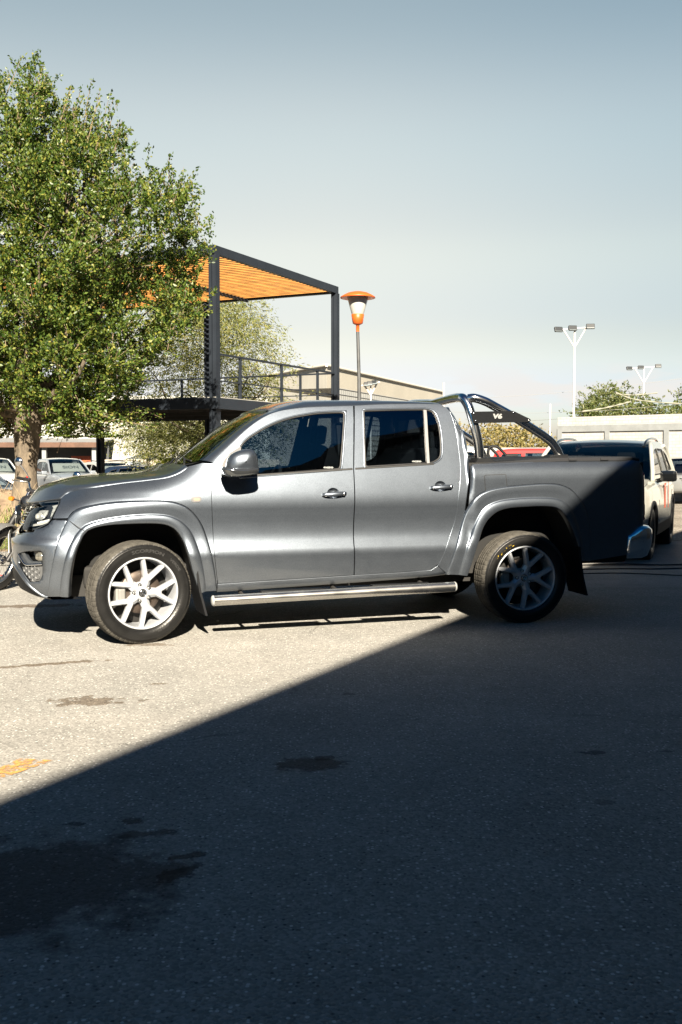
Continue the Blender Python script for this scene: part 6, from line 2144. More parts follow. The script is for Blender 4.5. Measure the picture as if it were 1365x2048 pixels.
wire('middle slack wire crossing behind the sport bar plaque', at(870, 822, 64), at(1500, 790, 60), .5)
wire('lower slack wire passing inside the sport bar curve', at(930, 838, 66), at(1160, 833, 60), .2)
# shade nets gathered on a line
NT = glass_mat('net_cloth', (.55, .55, .5)); 
NTm = mat('beige_net', (.30, .30, .24), .9)
for (pts, lb, w_) in ((((1165, 823), (1205, 817), (1240, 809), (1263, 803)), 'rolled pale net rising to the right over the brick wall', .18), (((1232, 785), (1262, 797), (1300, 803), (1375, 808)), 'rolled pale net sagging to the right edge in front of the trees', .14), (((1232, 787), (1262, 790), (1315, 786)), 'short level rolled net above the sagging one', .12)):
    P = [at(x, y, 58) for x, y in pts]; mb = MB()
    cpt = catmull([tuple(q) for q in P], 6)
    mb.tube(cpt, [w_ * (.6 + .3 * math.sin(i * 1.7)) * .4 for i in range(len(cpt))], 8)
    tag(mb.build('rolled_net', NTm), lb, 'net')

# ---- brick wall on the right
def brick_mat(name, c1, c2, mortar, sc=1.0):
    m, n, l, p = newmat(name)
    tc = n.new('ShaderNodeTexCoord'); mp = n.new('ShaderNodeMapping'); l.new(tc.outputs['UV'], mp.inputs[0])
    b = n.new('ShaderNodeTexBrick'); b.inputs['Color1'].default_value = (*c1, 1); b.inputs['Color2'].default_value = (*c2, 1); b.inputs['Mortar'].default_value = (*mortar, 1)
    b.inputs['Scale'].default_value = 1; b.inputs['Brick Width'].default_value = .30 * sc; b.inputs['Row Height'].default_value = .13 * sc; b.inputs['Mortar Size'].default_value = .014
    b.inputs['Mortar Smooth'].default_value = .3
    l.new(mp.outputs[0], b.inputs['Vector'])
    t = n.new('ShaderNodeTexNoise'); t.inputs['Scale'].default_value = 2.2; t.inputs['Detail'].default_value = 8; t.inputs['Roughness'].default_value = .75; l.new(mp.outputs[0], t.inputs['Vector'])
    r_ = n.new('ShaderNodeMapRange'); r_.inputs['From Min'].default_value = .3; r_.inputs['From Max'].default_value = .75; r_.inputs['To Min'].default_value = 1.05; r_.inputs['To Max'].default_value = .72; l.new(t.outputs['Fac'], r_.inputs['Value'])
    mx = n.new('ShaderNodeMix'); mx.data_type = 'RGBA'; mx.blend_type = 'MULTIPLY'; mx.inputs['Factor'].default_value = 1
    l.new(b.outputs['Color'], mx.inputs['A']); l.new(r_.outputs[0], mx.inputs['B']); l.new(mx.outputs['Result'], p.inputs['Base Color']); p.inputs['Roughness'].default_value = .85
    MATS[name] = m
    return m
WB1 = brick_mat('whitewashed_brick', (.36, .355, .34), (.32, .315, .30), (.25, .245, .235))
def uvbox(mb_obj):
    me = mb_obj.data; uv = me.uv_layers.new(name='UVMap')
    for p in me.polygons:
        nrm = p.normal
        for li in p.loop_indices:
            co = me.vertices[me.loops[li].vertex_index].co
            h_ = math.hypot(nrm.x, nrm.y)
            if h_ > .5:
                tx, ty = -nrm.y / h_, nrm.x / h_
                uv.data[li].uv = (co.x * tx + co.y * ty, co.z)
            else:
                uv.data[li].uv = (co.x, co.y)
def wallseg(name, a, b, z0, z1, th, m, parent=None):
    a, b = np.array(a, float), np.array(b, float); d = (b - a) / np.linalg.norm(b - a); s = np.array([-d[1], d[0]]) * th / 2
    V = [(*(q + s * k), z) for q in (a, b) for k in (-1, 1) for z in (z0, z1)]
    mb = MB(); mb.add(V, [(0, 1, 3, 2)[::-1], (4, 6, 7, 5)[::-1], (0, 4, 5, 1)[::-1], (2, 3, 7, 6)[::-1], (0, 2, 6, 4)[::-1], (1, 5, 7, 3)[::-1]], smooth=False)
    bm = bmesh.new(); o = mb.build(name, m, parent); bm.from_mesh(o.data); bmesh.ops.recalc_face_normals(bm, faces=bm.faces[:]); bm.to_mesh(o.data); bm.free()
    uvbox(o); return o
wa, wb_ = at(1119, 835, 45), at(1367, 828, 41)
A0 = np.array([wa.x, 45.0]); dW = np.array([wb_.x - wa.x, 41.0 - 45.0]); Lw = np.linalg.norm(dW); dW /= Lw
ztop = wa.z
bw = thing('brick_wall', 'white painted brick wall with grey concrete posts and beam behind the white crossover', 'wall', (0, 0, 0))
def WP(s): return A0 + dW * s
zb0 = gz(45) - .2
wallseg('parapet', WP(0), WP(16), ztop - .38, ztop, .24, WB1, bw)
CG = mat('bare_concrete', (.30, .32, .33), .85, var=.12, vscale=3)
wallseg('beam', WP(-.003), WP(16), ztop - .66, ztop - .38, .30, CG, bw)
ss_ = [0, 2.35, 5.05, 7.8, 10.5, 13.2, 15.8]
for s0_ in ss_:
    wallseg('concrete_post', WP(s0_), WP(s0_ + .22), zb0, ztop - .66, .30, CG, bw)
for s0_, s1_ in zip(ss_[:-1], ss_[1:]):
    wallseg('brick_panel', WP(s0_ + .22), WP(s1_), zb0, ztop - .66, .18, WB1, bw)
# return of the wall and low wall behind
lw_ = thing('low_brick_wall', 'long low white wall seen through the sport bar in front of the bushes', 'wall', (0, 0, 0))
pa, pb = at(860, 896, 62), at(1125, 893, 58)
wallseg('brick_panel', (pa.x, 62), (pb.x, 58), gz(60) - .2, pa.z, .2, WB1, lw_)
pc = at(1112, 858, 59); wallseg('end_pier', (pc.x, 58.6), (pc.x + 1.5, 58.4), gz(60) - .2, pc.z, .5, CG, lw_)

# ---- halls
def cladm(name, c, per=.18, st_=.35, rough=.6):
    m, n, l, p = newmat(name)
    tc = n.new('ShaderNodeTexCoord'); w = n.new('ShaderNodeTexWave'); w.bands_direction = 'X'; w.inputs['Scale'].default_value = 1 / per / 3.2; w.inputs['Distortion'].default_value = 0
    l.new(tc.outputs['UV'], w.inputs['Vector'])
    b = n.new('ShaderNodeBump'); b.inputs['Strength'].default_value = st_; b.inputs['Distance'].default_value = .03; l.new(w.outputs['Fac'], b.inputs['Height']); l.new(b.outputs[0], p.inputs['Normal'])
    t = n.new('ShaderNodeTexNoise'); t.inputs['Scale'].default_value = .6; t.inputs['Detail'].default_value = 7; l.new(tc.outputs['Object'], t.inputs['Vector'])
    r_ = n.new('ShaderNodeMapRange'); r_.inputs['To Min'].default_value = .85; r_.inputs['To Max'].default_value = 1.12; l.new(t.outputs['Fac'], r_.inputs['Value'])
    mx = n.new('ShaderNodeMix'); mx.data_type = 'RGBA'; mx.blend_type = 'MULTIPLY'; mx.inputs['Factor'].default_value = 1; mx.inputs['A'].default_value = (*c, 1); l.new(r_.outputs[0], mx.inputs['B'])
    l.new(mx.outputs['Result'], p.inputs['Base Color']); p.inputs['Roughness'].default_value = rough
    mx.inputs['A'].default_value = (*[q * ALB for q in c], 1)
    MATS[name] = m; return m
BE = cladm('beige_cladding', (.52, .49, .42), st_=.12); BE2 = cladm('cream_cladding', (.60, .58, .52), st_=.12); GC = cladm('grey_corrugated', (.40, .41, .40), .25, .4)
wh = thing('warehouse', 'large beige warehouse with a sloping roof line behind the terrace and the cab roof', 'building', (0, 0, 0))
c0 = at(654, 731, 60); c1 = at(887, 784, 86); c2 = at(528, 752, 68)
zb_ = gz(80) - .3
def quad(name, pts, m, parent):
    mb = MB(); mb.add(pts, [tuple(range(len(pts)))], smooth=False); o = mb.build(name, m, parent); uvbox(o); return o
quad('side_wall', [(c0.x, 60, zb_), (c1.x, 86, zb_), (c1.x, 86, c1.z), (c0.x, 60, c0.z)], BE, wh)
quad('front_wall', [(c2.x, 68, zb_), (c0.x, 60, zb_), (c0.x, 60, c0.z), (c2.x, 68, c2.z)], BE2, wh)
quad('end_wall', [(c1.x, 86, zb_), (c1.x - 9, 95, zb_), (c1.x - 9, 95, c1.z), (c1.x, 86, c1.z)], BE2, wh)
quad('roof', [(c0.x, 60, c0.z), (c1.x, 86, c1.z), (c1.x - 9, 95, c1.z), (c2.x, 68, c2.z)], GC, wh)
mbt = MB(); mbt.tube([(c0.x, 59.9, c0.z), (c1.x, 85.9, c1.z)], .12, 4); mbt.tube([(c2.x, 67.9, c2.z), (c0.x, 59.9, c0.z)], .12, 4); mbt.build('eave_trim', BE2, wh)
sh_ = thing('corrugated_shed', 'low grey corrugated shed in front of the beige warehouse right of the terrace', 'shed', (0, 0, 0))
s0_, s1_ = at(672, 776, 46), at(850, 806, 58)
rws = MB()
for k in range(11):
    z0_ = gz(50) - .2 + (s0_.z - gz(50) + .2) * k / 11
quad('wall', [(s0_.x, 46, gz(46) - .2), (s1_.x, 58, gz(58) - .2), (s1_.x, 58, s1_.z), (s0_.x, 46, s0_.z)], GC, sh_)
lines = MB()
for k in range(14):
    f_ = k / 14
    lines.tube([(s0_.x, 45.97, s0_.z - f_ * 3.6), (s1_.x, 57.97, s1_.z - f_ * 3.6)], .022, 4)
lines.build('sheet_ribs', mat('rib_grey', (.32, .33, .34), .6), sh_)
quad('roof', [(s0_.x, 46, s0_.z), (s1_.x, 58, s1_.z), (s1_.x - 3, 60, s1_.z + .05), (s0_.x - 3, 48, s0_.z + .05)], GC, sh_)

ph = thing('pale_hall', 'long pale grey hall with dark corrugated lean-to and brown fascia at the left', 'building', (0, 0, 0))
PW = mat('pale_render', (.50, .505, .47), .85, var=.06, vscale=.5)
Yh = 52
PW2 = mat('pale_pilaster', (.50, .50, .48), .8)
h0, h1 = at(-200, 792, Yh), at(540, 800, Yh)
wallseg('wall', (h0.x, Yh), (h1.x, Yh), gz(52) - .3, h0.z, .3, PW, ph)
for px in (-60, 28, 130, 238, 345, 450):
    p = at(px, 850, Yh); wallseg('pilaster', (p.x - .07, Yh - .20), (p.x + .07, Yh - .20), gz(52) - .3, h0.z - .02, .10, PW2, ph)
lt = bpy.data.objects.new('lean_to', None); COL.objects.link(lt); lt.parent = ph
a0_, a1_ = at(-200, 888, 48), at(194, 893, 48)
quad('canopy', [(a0_.x, 48, a0_.z + .1), (a1_.x, 48, a1_.z + .1), (a1_.x, Yh - .2, a1_.z + .42), (a0_.x, Yh - .2, a0_.z + .42)], mat('galvanised_sheet', (.24, .25, .27), .5, .3, var=.15, vscale=2), lt)
wallseg('fascia', (a0_.x, 48), (a1_.x, 48), a0_.z - .02 - .14, a0_.z + .08, .06, mat('brown_fascia', (.13, .065, .04), .7, var=.3, vscale=3), lt)
wallseg('sheet_wall', (a0_.x, 50.5), (a1_.x, 50.5), gz(50) - .2, a0_.z + .1, .05, mat('dark_sheet', (.045, .05, .055), .6, var=.4, vscale=1.2), lt)
for px in (-60, 88, 188):
    p = at(px, 890, 48.2); wallseg('support', (p.x - .1, 48.3), (p.x + .1, 48.3), gz(48) - .2, a0_.z - .05, .2, CG, lt)
p0_, p1_ = at(143, 916, 49), at(182, 913, 49); wallseg('red_panel', (p0_.x, 49), (p1_.x, 49), p0_.z - .25, p0_.z + .1, .05, mat('red_orange_panel', (.55, .10, .03), .6), lt)
p0_, p1_ = at(-200, 921, 50.3), at(560, 921, 50.3)
bsw = thing('boundary_wall', 'low pinkish wall at the foot of the pale hall behind the parked cars', 'wall', (0, 0, 0))
wallseg('wall', (at(200, 921, 50).x, 50), (p1_.x, 50), gz(50) - .2, p0_.z + .05, .15, mat('pink_render', (.46, .40, .34), .85, var=.1, vscale=1), bsw)
# small grey canopy and a yellow-green shrub by the windscreen
p_ = at(293, 904, 44); cn = MB(); zc0 = at(293, 918, 44).z
cn.add([(p_.x - .75, 43.2, zc0), (p_.x + .75, 43.2, zc0), (p_.x + .75, 44.7, zc0), (p_.x - .75, 44.7, zc0), (p_.x, 44, p_.z)], [(0, 1, 4), (1, 2, 4), (2, 3, 4), (3, 0, 4)], smooth=False)
gzb = thing('garden_canopy', 'small grey pyramid canopy behind the parked cars under the terrace', 'canopy', (0, 0, 0))
cn.build('cover', mat('canopy_cloth', (.33, .36, .40), .8), gzb)
for i_ in (-.72, .72):
    for j_ in (43.22, 44.68):
        q = MB(); q.tube([(p_.x + i_, j_, gz(44)), (p_.x + i_, j_, zc0 + .02)], .03, 6); q.build('leg', WM, gzb)
pb_ = at(343, 918, 30)
loose_tree('yellow_shrub', 'small bright yellow green shrub just beyond the base of the windscreen', (pb_.x, 30, gz(30)), pb_.z - gz(30), ([.5, .8, 1.2, pb_.z - gz(30)], [.3, .4, .3, .06]), 30, .11, [(.30, .36, .03), (.45, .48, .05), (.6, .58, .07)], 77, .03, .0, 4, 20, L=(.3, .5), spread=.1, cat='shrub')
# ---------------------------------------------------------------- parked cars
def lacq(name, c, rough=.3, metal=.0):
    return mat(name, c, rough, metal, coat=.8, var=.04, vscale=3)
SUVB = [(2.05, .30), (2.13, .45), (2.12, .70), (2.04, .86), (1.82, .96), (1.35, 1.02), (1.05, 1.05), (0, 1.07), (-1.2, 1.10), (-1.88, 1.10), (-2.06, 1.0), (-2.13, .7), (-2.10, .42), (-2.02, .30)]
SUVG = [(1.10, 1.02), (.38, 1.47), (.12, 1.55), (-.6, 1.585), (-1.3, 1.56), (-1.65, 1.46), (-2.0, 1.07)]
SUVP = [[(.80, 1.10), (.34, 1.39), (.0, 1.46), (-.28, 1.48), (-.31, 1.10)], [(-.40, 1.10), (-.37, 1.48), (-1.0, 1.47), (-1.14, 1.13)], [(-1.24, 1.14), (-1.12, 1.45), (-1.42, 1.38), (-1.68, 1.15)]]
DRS = [[(.62, .40), (.66, .75), (.72, 1.05)], [(-.34, .40), (-.35, 1.05)], [(-1.0, .70), (-1.18, .85), (-1.22, 1.08)]]
w1, w2 = np.array([4.15, 13.2]), np.array([5.16, 15.5])
hd_ = (w1 - w2) / np.linalg.norm(w1 - w2); lf = np.array([-hd_[1], hd_[0]])
cen = (w1 + w2) / 2 - lf * .87 - hd_ * .02
suv = outline_car('crossover_car', 'white crossover with black roof and mirrors parked behind the tail of the pickup', 'car', (cen[0], cen[1], 0), math.atan2(hd_[1], hd_[0]), SUVB, SUVG, SUVP, [1.27, -1.29], 1.78,
                  lacq('warm_white_paint', (.52, .52, .47), .25), lacq('black_roof_paint', (.012, .016, .022), .12), glassm=glass_mat('crossover_glass', (.28, .32, .34)), tumble=.27, arch=.375, Rt=.345,
                  lights=[(2.0, .80, .34, .13, 'h'), (-2.03, .92, .3, .16, 't')], mirror_x=.70, cladding=(PLASTIC, 1), rimm=mat('black_alloy', (.05, .05, .055), .3, .6), doors=DRS)
for s in (-1, 1):
    b = MB(); b.tube(catmull([(.35, s * .62, 1.50), (.15, s * .63, 1.575), (-.6, s * .63, 1.625), (-1.3, s * .62, 1.60), (-1.62, s * .60, 1.50)], 5), .020, 8)
    b.build('roof_rail', GLOSSB, suv)
    b = MB(); b.box((-.14, s * .875, .93), (.20, .035, .03), bev=.01); b.build('door_handle', suv.children[0].data.materials[0] if False else MATS['warm_white_paint'], suv)
    b = MB(); b.box((-.98, s * .872, .94), (.20, .035, .03), bev=.01); b.build('door_handle', MATS['warm_white_paint'], suv)
b = MB(); b.box((2.10, 0, .56), (.08, 1.1, .22), bev=.03); b.build('grille', GLOSSB, suv)
# red banner reflections on the doors, painted in as flat colour
b = MB()
for (x0, x1, z0, z1) in ((-.12, .10, .62, .98), (-.52, -.44, .60, 1.0)):
    b.add([(x0, .8895 - .0, z0), (x1, .8895, z0), (x1, .8875, z1), (x0, .8875, z1)], [(0, 1, 2, 3)], smooth=False)
b.build('door_reflection', mat('reflection_red', (.62, .12, .06), .4), suv)

PKB = [(2.48, .40), (2.56, .55), (2.56, .80), (2.48, 1.0), (2.2, 1.10), (1.6, 1.16), (1.25, 1.18), (0, 1.18), (-.95, 1.20), (-1.0, 1.26), (-1.8, 1.27), (-2.5, 1.27), (-2.6, 1.22), (-2.62, .8), (-2.60, .52), (-2.5, .42)]
PKG = [(1.30, 1.13), (.55, 1.62), (.30, 1.72), (-.2, 1.77), (-.72, 1.74), (-.92, 1.66), (-1.02, 1.16)]
PKP = [[(1.0, 1.22), (.5, 1.55), (.12, 1.63), (-.02, 1.64), (-.03, 1.22)], [(-.12, 1.22), (-.11, 1.64), (-.70, 1.63), (-.84, 1.56), (-.88, 1.24)]]
SILV = lacq('silver_paint', (.34, .38, .43), .3, .3); WHT = lacq('white_car_paint', (.62, .63, .62), .3)
def banner(t, word, cx, w, z0, z1, x0, x1, tilt=0):
    """sun screen sheet with lettering behind the windscreen"""
    b = MB(); dz, dx = z1 - z0, x1 - x0
    n = math.hypot(dx, dz)
    def q(a, c, o=0):      # a across the sheet, c along it 0..1
        return (x0 + dx * c + o * dz / n, a, z0 + dz * c - o * dx / n)
    b.add([q(-w / 2, 0), q(w / 2, 0), q(w / 2 * .86, 1), q(-w / 2 * .86, 1)], [(0, 1, 2, 3)], smooth=False)
    o = b.build('sun_screen', mat('sun_screen_white', (.72, .71, .66), .7), t)
    V, F = text_mesh(word, .26, 0, .008)
    b = MB(); b.add([q(v[0] * 1.15 + .12, .5 + v[1] / n, .012) for v in V], F, smooth=False); b.build('lettering', mat('screen_letter_grey', (.25, .27, .27), .7), o)
CARG = glass_mat('car_glass', (.45, .50, .52))
def pk(label, px, Y, hdg, paint, word=None, dz=0, scale=1):
    X = (px - 682.5) / 1990 * Y
    t = outline_car('parked_pickup', label, 'pickup truck', (X, Y, gz(Y) + dz), hdg, PKB, PKG, PKP, [1.62, -1.45], 1.80, paint, None, glassm=CARG, tumble=.30, arch=.42, Rt=.375,
                    lights=[(2.44, .92, .40, .2, 'h'), (-2.58, 1.0, .14, .4, 't')], mirror_x=.98, doors=[[(.95, .55), (.98, 1.15)], [(-.07, .52), (-.07, 1.15)], [(-.93, .52), (-.95, 1.18)]], group='cars parked in front of the pale hall')
    if word:
        banner(t, word, 0, 1.32, 1.24, 1.58, 1.10, .60)
    b = MB(); b.box((2.56, 0, .80), (.07, .75, .22), bev=.02); b.build('grille', GLOSSB, t)
    return t
p1 = pk('silver pickup with a lettered white sun screen, just right of the thick tree trunk', 124, 41.6, math.atan2(-.84, .54), SILV, 'SiON')
p2 = pk('white pickup with a lettered sun screen cut by the left edge behind the tree', -20, 41, math.atan2(-.84, .54), WHT, 'SiON')
def sv(name, label, px, Y, hdg, paint, word=None, sc=1.0, dz=0, rails=False, glassm=None, grp='cars parked in front of the pale hall'):
    X = (px - 682.5) / 1990 * Y
    t = outline_car(name, label, 'car', (X, Y, gz(Y) + dz), hdg, SUVB, SUVG, SUVP, [1.27, -1.29], 1.78, paint, None, glassm=glassm or CARG, tumble=.27, arch=.375, Rt=.345,
                    lights=[(2.0, .80, .34, .13, 'h'), (-2.03, .92, .3, .16, 't')], mirror_x=.70, doors=DRS, group=grp)
    t.scale = (sc, sc, sc)
    if word:
        banner(t, word, 0, 1.25, 1.10, 1.42, .92, .42)
    if rails:
        for s in (-1, 1):
            b = MB(); b.tube(catmull([(.30, s * .60, 1.53), (.1, s * .62, 1.60), (-.6, s * .62, 1.64), (-1.4, s * .60, 1.60)], 4), .02, 6); b.build('roof_rail', STEEL, t)
    return t
sv('parked_car', 'white car with roof rails and lettered sun screen behind the dark terrace post', 222, 47, math.atan2(-.84, .54), WHT, 'SiON', 1.07, rails=True)
sv('parked_car', 'silver car beyond the dark blue one, side windows showing above the bonnet line', 285, 50, math.atan2(-.35, .94), SILV, None, 1.12, rails=True)
sv('parked_car', 'dark blue car whose roof just shows above the bonnet of the pickup', 296, 42, math.atan2(-.25, .96), lacq('dark_blue_paint', (.02, .035, .07), .2, .3), None, .93)
sv('parked_car', 'dark blue car at the left edge beside the tree trunk', -50, 29, math.atan2(-.18, .98), MATS['dark_blue_paint'], None, .86, dz=-.2)
# right edge and behind the pickup
JB = [(2.1, .45), (2.2, .55), (2.2, .95), (2.12, 1.08), (1.7, 1.12), (1.05, 1.15), (0, 1.16), (-1.6, 1.18), (-2.05, 1.16), (-2.12, .9), (-2.1, .5), (-2.0, .45)]
JG = [(1.02, 1.10), (.62, 1.66), (.5, 1.71), (-.8, 1.75), (-1.75, 1.72), (-1.9, 1.66), (-2.04, 1.14)]
JP = [[(.82, 1.2), (.55, 1.6), (-.25, 1.64), (-.25, 1.2)], [(-.35, 1.2), (-.35, 1.64), (-1.1, 1.64), (-1.1, 1.2)], [(-1.2, 1.2), (-1.2, 1.63), (-1.75, 1.6), (-1.88, 1.22)]]
def boxy(name, label, px, Y, hdg, paint, roof=None, sc=1.0):
    X = (px - 682.5) / 1990 * Y
    t = outline_car(name, label, 'car', (X, Y, gz(Y)), hdg, JB, JG, JP, [1.38, -1.3], 1.82, paint, roof, glassm=GLASS, tumble=.12, arch=.43, Rt=.39,
                    lights=[(2.14, .92, .26, .2, 'h'), (-2.08, .9, .2, .2, 't')], mirror_x=.78, doors=[[(.75, .5), (.78, 1.1)], [(-.3, .5), (-.3, 1.1)]])
    t.scale = (sc, sc, sc)
    g_ = MB(); g_.box((2.2, 0, .88), (.08, .9, .26), bev=.03, m=GLOSSB)
    for k in range(7):
        g_.box((2.25, -.36 + .12 * k, .88), (.02, .05, .22), m=STEEL)
    g_.build('grille', None, t)
    return t
boxy('parked_car', 'grey off-roader facing us at the right edge beyond the white crossover', 1378, 38.5, math.atan2(-.96, -.28), lacq('stone_grey_paint', (.26, .27, .27), .3, .2))
boxy('parked_car', 'bright red off-roader whose roof shows through the rear of the sport bar', 1135, 30, math.atan2(-.30, .95), lacq('bright_red_paint', (.75, .012, .012), .45), None, 1.06)
bp_ = outline_car('parked_pickup', 'silver pickup hidden behind ours with only its black roll bar showing', 'pickup truck', ((878 - 682.5) / 1990 * 24, 24, gz(24)), R(180), PKB, PKG, PKP, [1.62, -1.45], 1.80, SILV, None, glassm=CARG, tumble=.30, arch=.42, Rt=.375, mirror_x=.98)
b = MB()
for s in (-.62, .62):
    b.tube(catmull([(-1.10, s, 1.25), (-1.11, s, 1.70), (-1.17, s, 1.745), (-1.30, s, 1.74), (-1.40, s, 1.66), (-1.53, s, 1.50), (-1.54, s, 1.27)], 5), .034, 8)
b.tube([(-1.16, -.62, 1.74), (-1.16, .62, 1.74)], .03, 8)
b.tube([(-1.52, .62, 1.53), (-1.78, .62, 1.54)], .045, 8)
b.build('roll_bar', PLASTIC, bp_)
# ---------------------------------------------------------------- motorcycle beyond the nose of the pickup
bk_ = thing('motorcycle', 'small motorcycle with rubber fork gaiters and round mirrors beyond the nose of the pickup', 'motorcycle', (-3.36, 10.6, 0), math.atan2(-.954, -.3))
bk_.rotation_euler = (R(-12), 0, math.atan2(-.954, -.3))
BLK = mat('bike_black', (.02, .02, .022), .4, coat=.3)
def bwheel(x, W=.10, Rt=.335):
    w = bpy.data.objects.new('wheel', None); COL.objects.link(w); w.parent = bk_; w.location = (x, 0, Rt)
    t = MB(); Rr = Rt - .085
    t.lathe([(Rr, -W * .35), (Rr + .02, -W * .48), (Rt - .03, -W * .5), (Rt - .006, -W * .30), (Rt, 0), (Rt - .006, W * .30), (Rt - .03, W * .5), (Rr + .02, W * .48), (Rr, W * .35)], 64)
    for k in range(44):      # knobs
        a = 2 * math.pi * k / 44
        for y_ in (-.034, 0, .034):
            aa = a + (math.pi / 44 if y_ == 0 else 0)
            t.box(((Rt + .002 - abs(y_) * .25) * math.cos(aa), y_, (Rt + .002 - abs(y_) * .25) * math.sin(aa)), (.018, .024, .026), rot=Euler((0, -aa, 0)))
    t.build('tyre', RUBBER, w)
    r_ = MB(); r_.lathe([(Rr, -.03), (Rr - .02, -.025), (Rr - .02, .025), (Rr, .03)], 48)
    r_.lathe([(.045, -.05), (.05, 0), (.045, .05)], 16); r_.build('rim', STEEL, w)
    s_ = MB()
    for k in range(32):
        a = 2 * math.pi * k / 32; b2 = a + (.35 if k % 2 else -.35); y0 = .045 if k % 4 < 2 else -.045
        s_.tube([(.045 * math.cos(b2), y0, .045 * math.sin(b2)), ((Rr - .015) * math.cos(a), 0, (Rr - .015) * math.sin(a))], .0018, 4, caps=False)
    s_.build('spokes', STEEL, w)
    return w
bwheel(.56); bwheel(-.80)
ax = np.array([.56, 0, .335]); tp = np.array([.09, 0, 1.0]); dr_ = (tp - ax) / np.linalg.norm(tp - ax)
for s in (-.095, .095):
    o_ = np.array([0, s, 0])
    b = MB(); b.tube([ax + o_, ax + o_ + dr_ * .36], .026, 12); b.build('fork_slider', BLK, bk_)
    b = MB()
    L0, L1 = .34, .58
    pts = [ax + o_ + dr_ * (L0 + (L1 - L0) * t) for t in np.linspace(0, 1, 33)]
    b.tube(pts, [.030 + .008 * (k % 2) for k in range(33)], 12); b.build('fork_gaiter', SEAL, bk_)
    b = MB(); b.tube([ax + o_ + dr_ * .57, tp + o_ + dr_ * .02], .019, 12); b.build('fork_tube', CHROME, bk_)
b = MB(); b.box(tuple(tp), (.07, .25, .035), rot=Euler((0, R(-35), 0)), bev=.01); b.box(tuple(tp - dr_ * .17), (.07, .25, .035), rot=Euler((0, R(-35), 0)), bev=.01); b.build('fork_clamp', BLK, bk_)
b = MB(); rw = []
for a in np.linspace(R(20), R(150), 16):
    rw.append([(.56 + .375 * math.cos(a), y_, .335 + (.375 - abs(y_) * .25) * math.sin(a)) for y_ in (-.065, -.03, 0, .03, .065)])
b.grid(rw); b.build('front_mudguard', mat('mudguard_grey', (.16, .16, .16), .4), bk_)
hbp = catmull([(-.09, -.40, 1.075), (-.05, -.24, 1.085), (.06, -.11, 1.02), (.08, 0, 1.015), (.06, .11, 1.02), (-.05, .24, 1.085), (-.09, .40, 1.075)], 6)
b = MB(); b.tube(hbp, .0115, 10); b.build('handlebar', CHROME, bk_)
for s in (-1, 1):
    b = MB(); b.tube([(-.094, s * .40, 1.075), (-.070, s * .285, 1.083)], .0175, 10); b.build('grip', SEAL, bk_)
    b = MB(); b.tube(catmull([(-.04, s * .235, 1.07), (.005, s * .30, 1.062), (-.005, s * .40, 1.055)], 4), [.010] * 4 + [.007] * 5, 8); b.build('lever', STEEL, bk_)
    b = MB(); b.box((-.055, s * .25, 1.085), (.05, .055, .055), bev=.012); b.box((-.03, s * .215, 1.10), (.04, .04, .03), bev=.008); b.build('switch_box', BLK, bk_)
    b = MB(); b.box((-.055, s * .25, 1.118), (.02, .025, .012), bev=.004); b.build('switch', mat('red_switch', (.75, .02, .02), .4), bk_)
    mr_ = bpy.data.objects.new('mirror', None); COL.objects.link(mr_); mr_.parent = bk_
    b = MB(); b.tube([(-.05, s * .215, 1.10), (-.03, s * .255, 1.16), (-.01, s * .335, 1.235)], .0055, 8); b.build('mirror_stem', CHROME, mr_)
    b = MB(); b.lathe([(0, .018), (.03, .016), (.046, .006), (.050, -.004), (.047, -.008), (0, -.008)], 24, axis='x', c=(-.01, s * .360, 1.262)); b.build('mirror_head', CHROME, mr_)
    b = MB(); b.tube([(.13, s * .10, .88), (.14, s * .24, .885)], .007, 6); i_ = b.build('indicator_stalk', BLK, bk_)
    b = MB(); b.box((.145, s * .265, .885), (.055, .055, .045), bev=.016); b.build('indicator_lens', AMBER, i_)
b = MB(); b.lathe([(0, .10), (.05, .095), (.08, .06), (.088, .0), (.07, -.05), (0, -.09)], 28, axis='x', c=(.20, 0, .90)); hl2 = b.build('headlight', BLK, bk_)
b = MB(); b.lathe([(0, .115), (.04, .110), (.076, .078)], 24, axis='x', c=(.20, 0, .90)); b.build('lens', CLEAR, hl2)
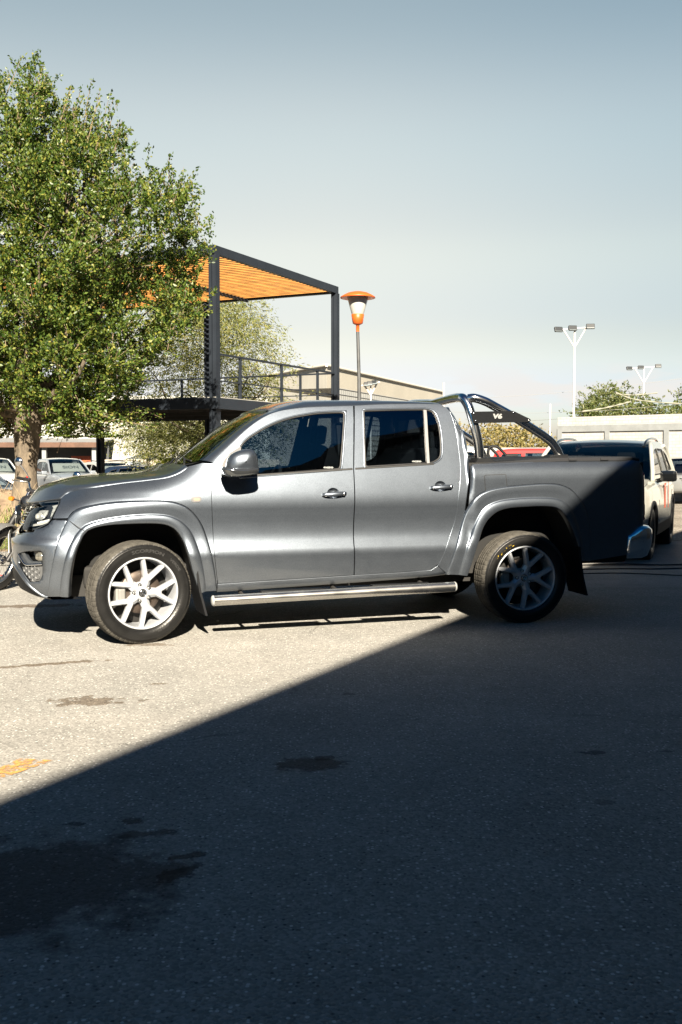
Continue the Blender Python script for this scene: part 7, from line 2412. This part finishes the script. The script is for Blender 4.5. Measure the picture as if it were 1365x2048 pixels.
b = MB(); b.tube(catmull([(.13, .02, .90), (.10, .06, .80), (.16, -.02, .70), (.10, -.09, .88)], 6), .006, 6); b.build('cable', SEAL, bk_)
b = MB(); b.box((-.18, 0, .83), (.44, .26, .20), bev=.08); b.build('fuel_tank', mat('tank_dark_red', (.20, .02, .02), .2, coat=1), bk_)
b = MB(); b.box((-.62, 0, .79), (.56, .23, .09), bev=.035); b.build('seat', CLOTH, bk_)
b = MB(); b.box((-.16, 0, .42), (.34, .26, .32), bev=.05); b.box((-.08, 0, .60), (.17, .16, .18), bev=.02); b.build('engine', CALIPER, bk_)
b = MB(); b.tube([(.08, 0, .90), (.02, 0, .55), (-.05, 0, .28), (-.40, 0, .28), (-.48, 0, .72)], .022, 8); b.tube([(.06, 0, .92), (-.48, 0, .74), (-.95, 0, .78)], .02, 8)
b.tube([(-.42, .10, .36), (-.80, .10, .335)], .02, 8); b.tube([(-.42, -.10, .36), (-.80, -.10, .335)], .02, 8); b.tube([(-.75, .12, .35), (-.68, .12, .74)], .026, 8); b.tube([(-.75, -.12, .35), (-.68, -.12, .74)], .026, 8)
b.build('frame', BLK, bk_)
b = MB(); b.tube(catmull([(.02, .10, .50), (.10, .12, .35), (-.1, .14, .24), (-.5, .16, .30), (-.9, .17, .42)], 5), .028, 10); b.build('exhaust', CHROME, bk_)
b = MB(); b.tube([(-.2, .10, .28), (-.25, .26, .01)], .012, 6); b.build('side_stand', BLK, bk_)
b = MB(); b.box((-.98, 0, .74), (.07, .12, .07), bev=.02); b.build('tail_light', RED, bk_)
# dry weeds round the foot of the tree
RGW = np.random.default_rng(8)
b = MB()
for k in range(60):
    x0 = RGW.uniform(-6.4, -4.6); y0 = RGW.uniform(14.4, 15.6); L = RGW.uniform(.3, .8)
    z0 = max(bankz(x0, y0), 0)
    d = RGW.normal(0, .35, 2)
    b.tube([(x0, y0, z0), (x0 + d[0] * L * .5, y0 + d[1] * L * .3, z0 + L * .6), (x0 + d[0] * L, y0 + d[1] * L * .6, z0 + L)], [.008, .006, .003], 4, caps=False)
tag(b.build('dry_weeds', mat('dry_stems', (.35, .27, .17), .9)), kind='stuff')
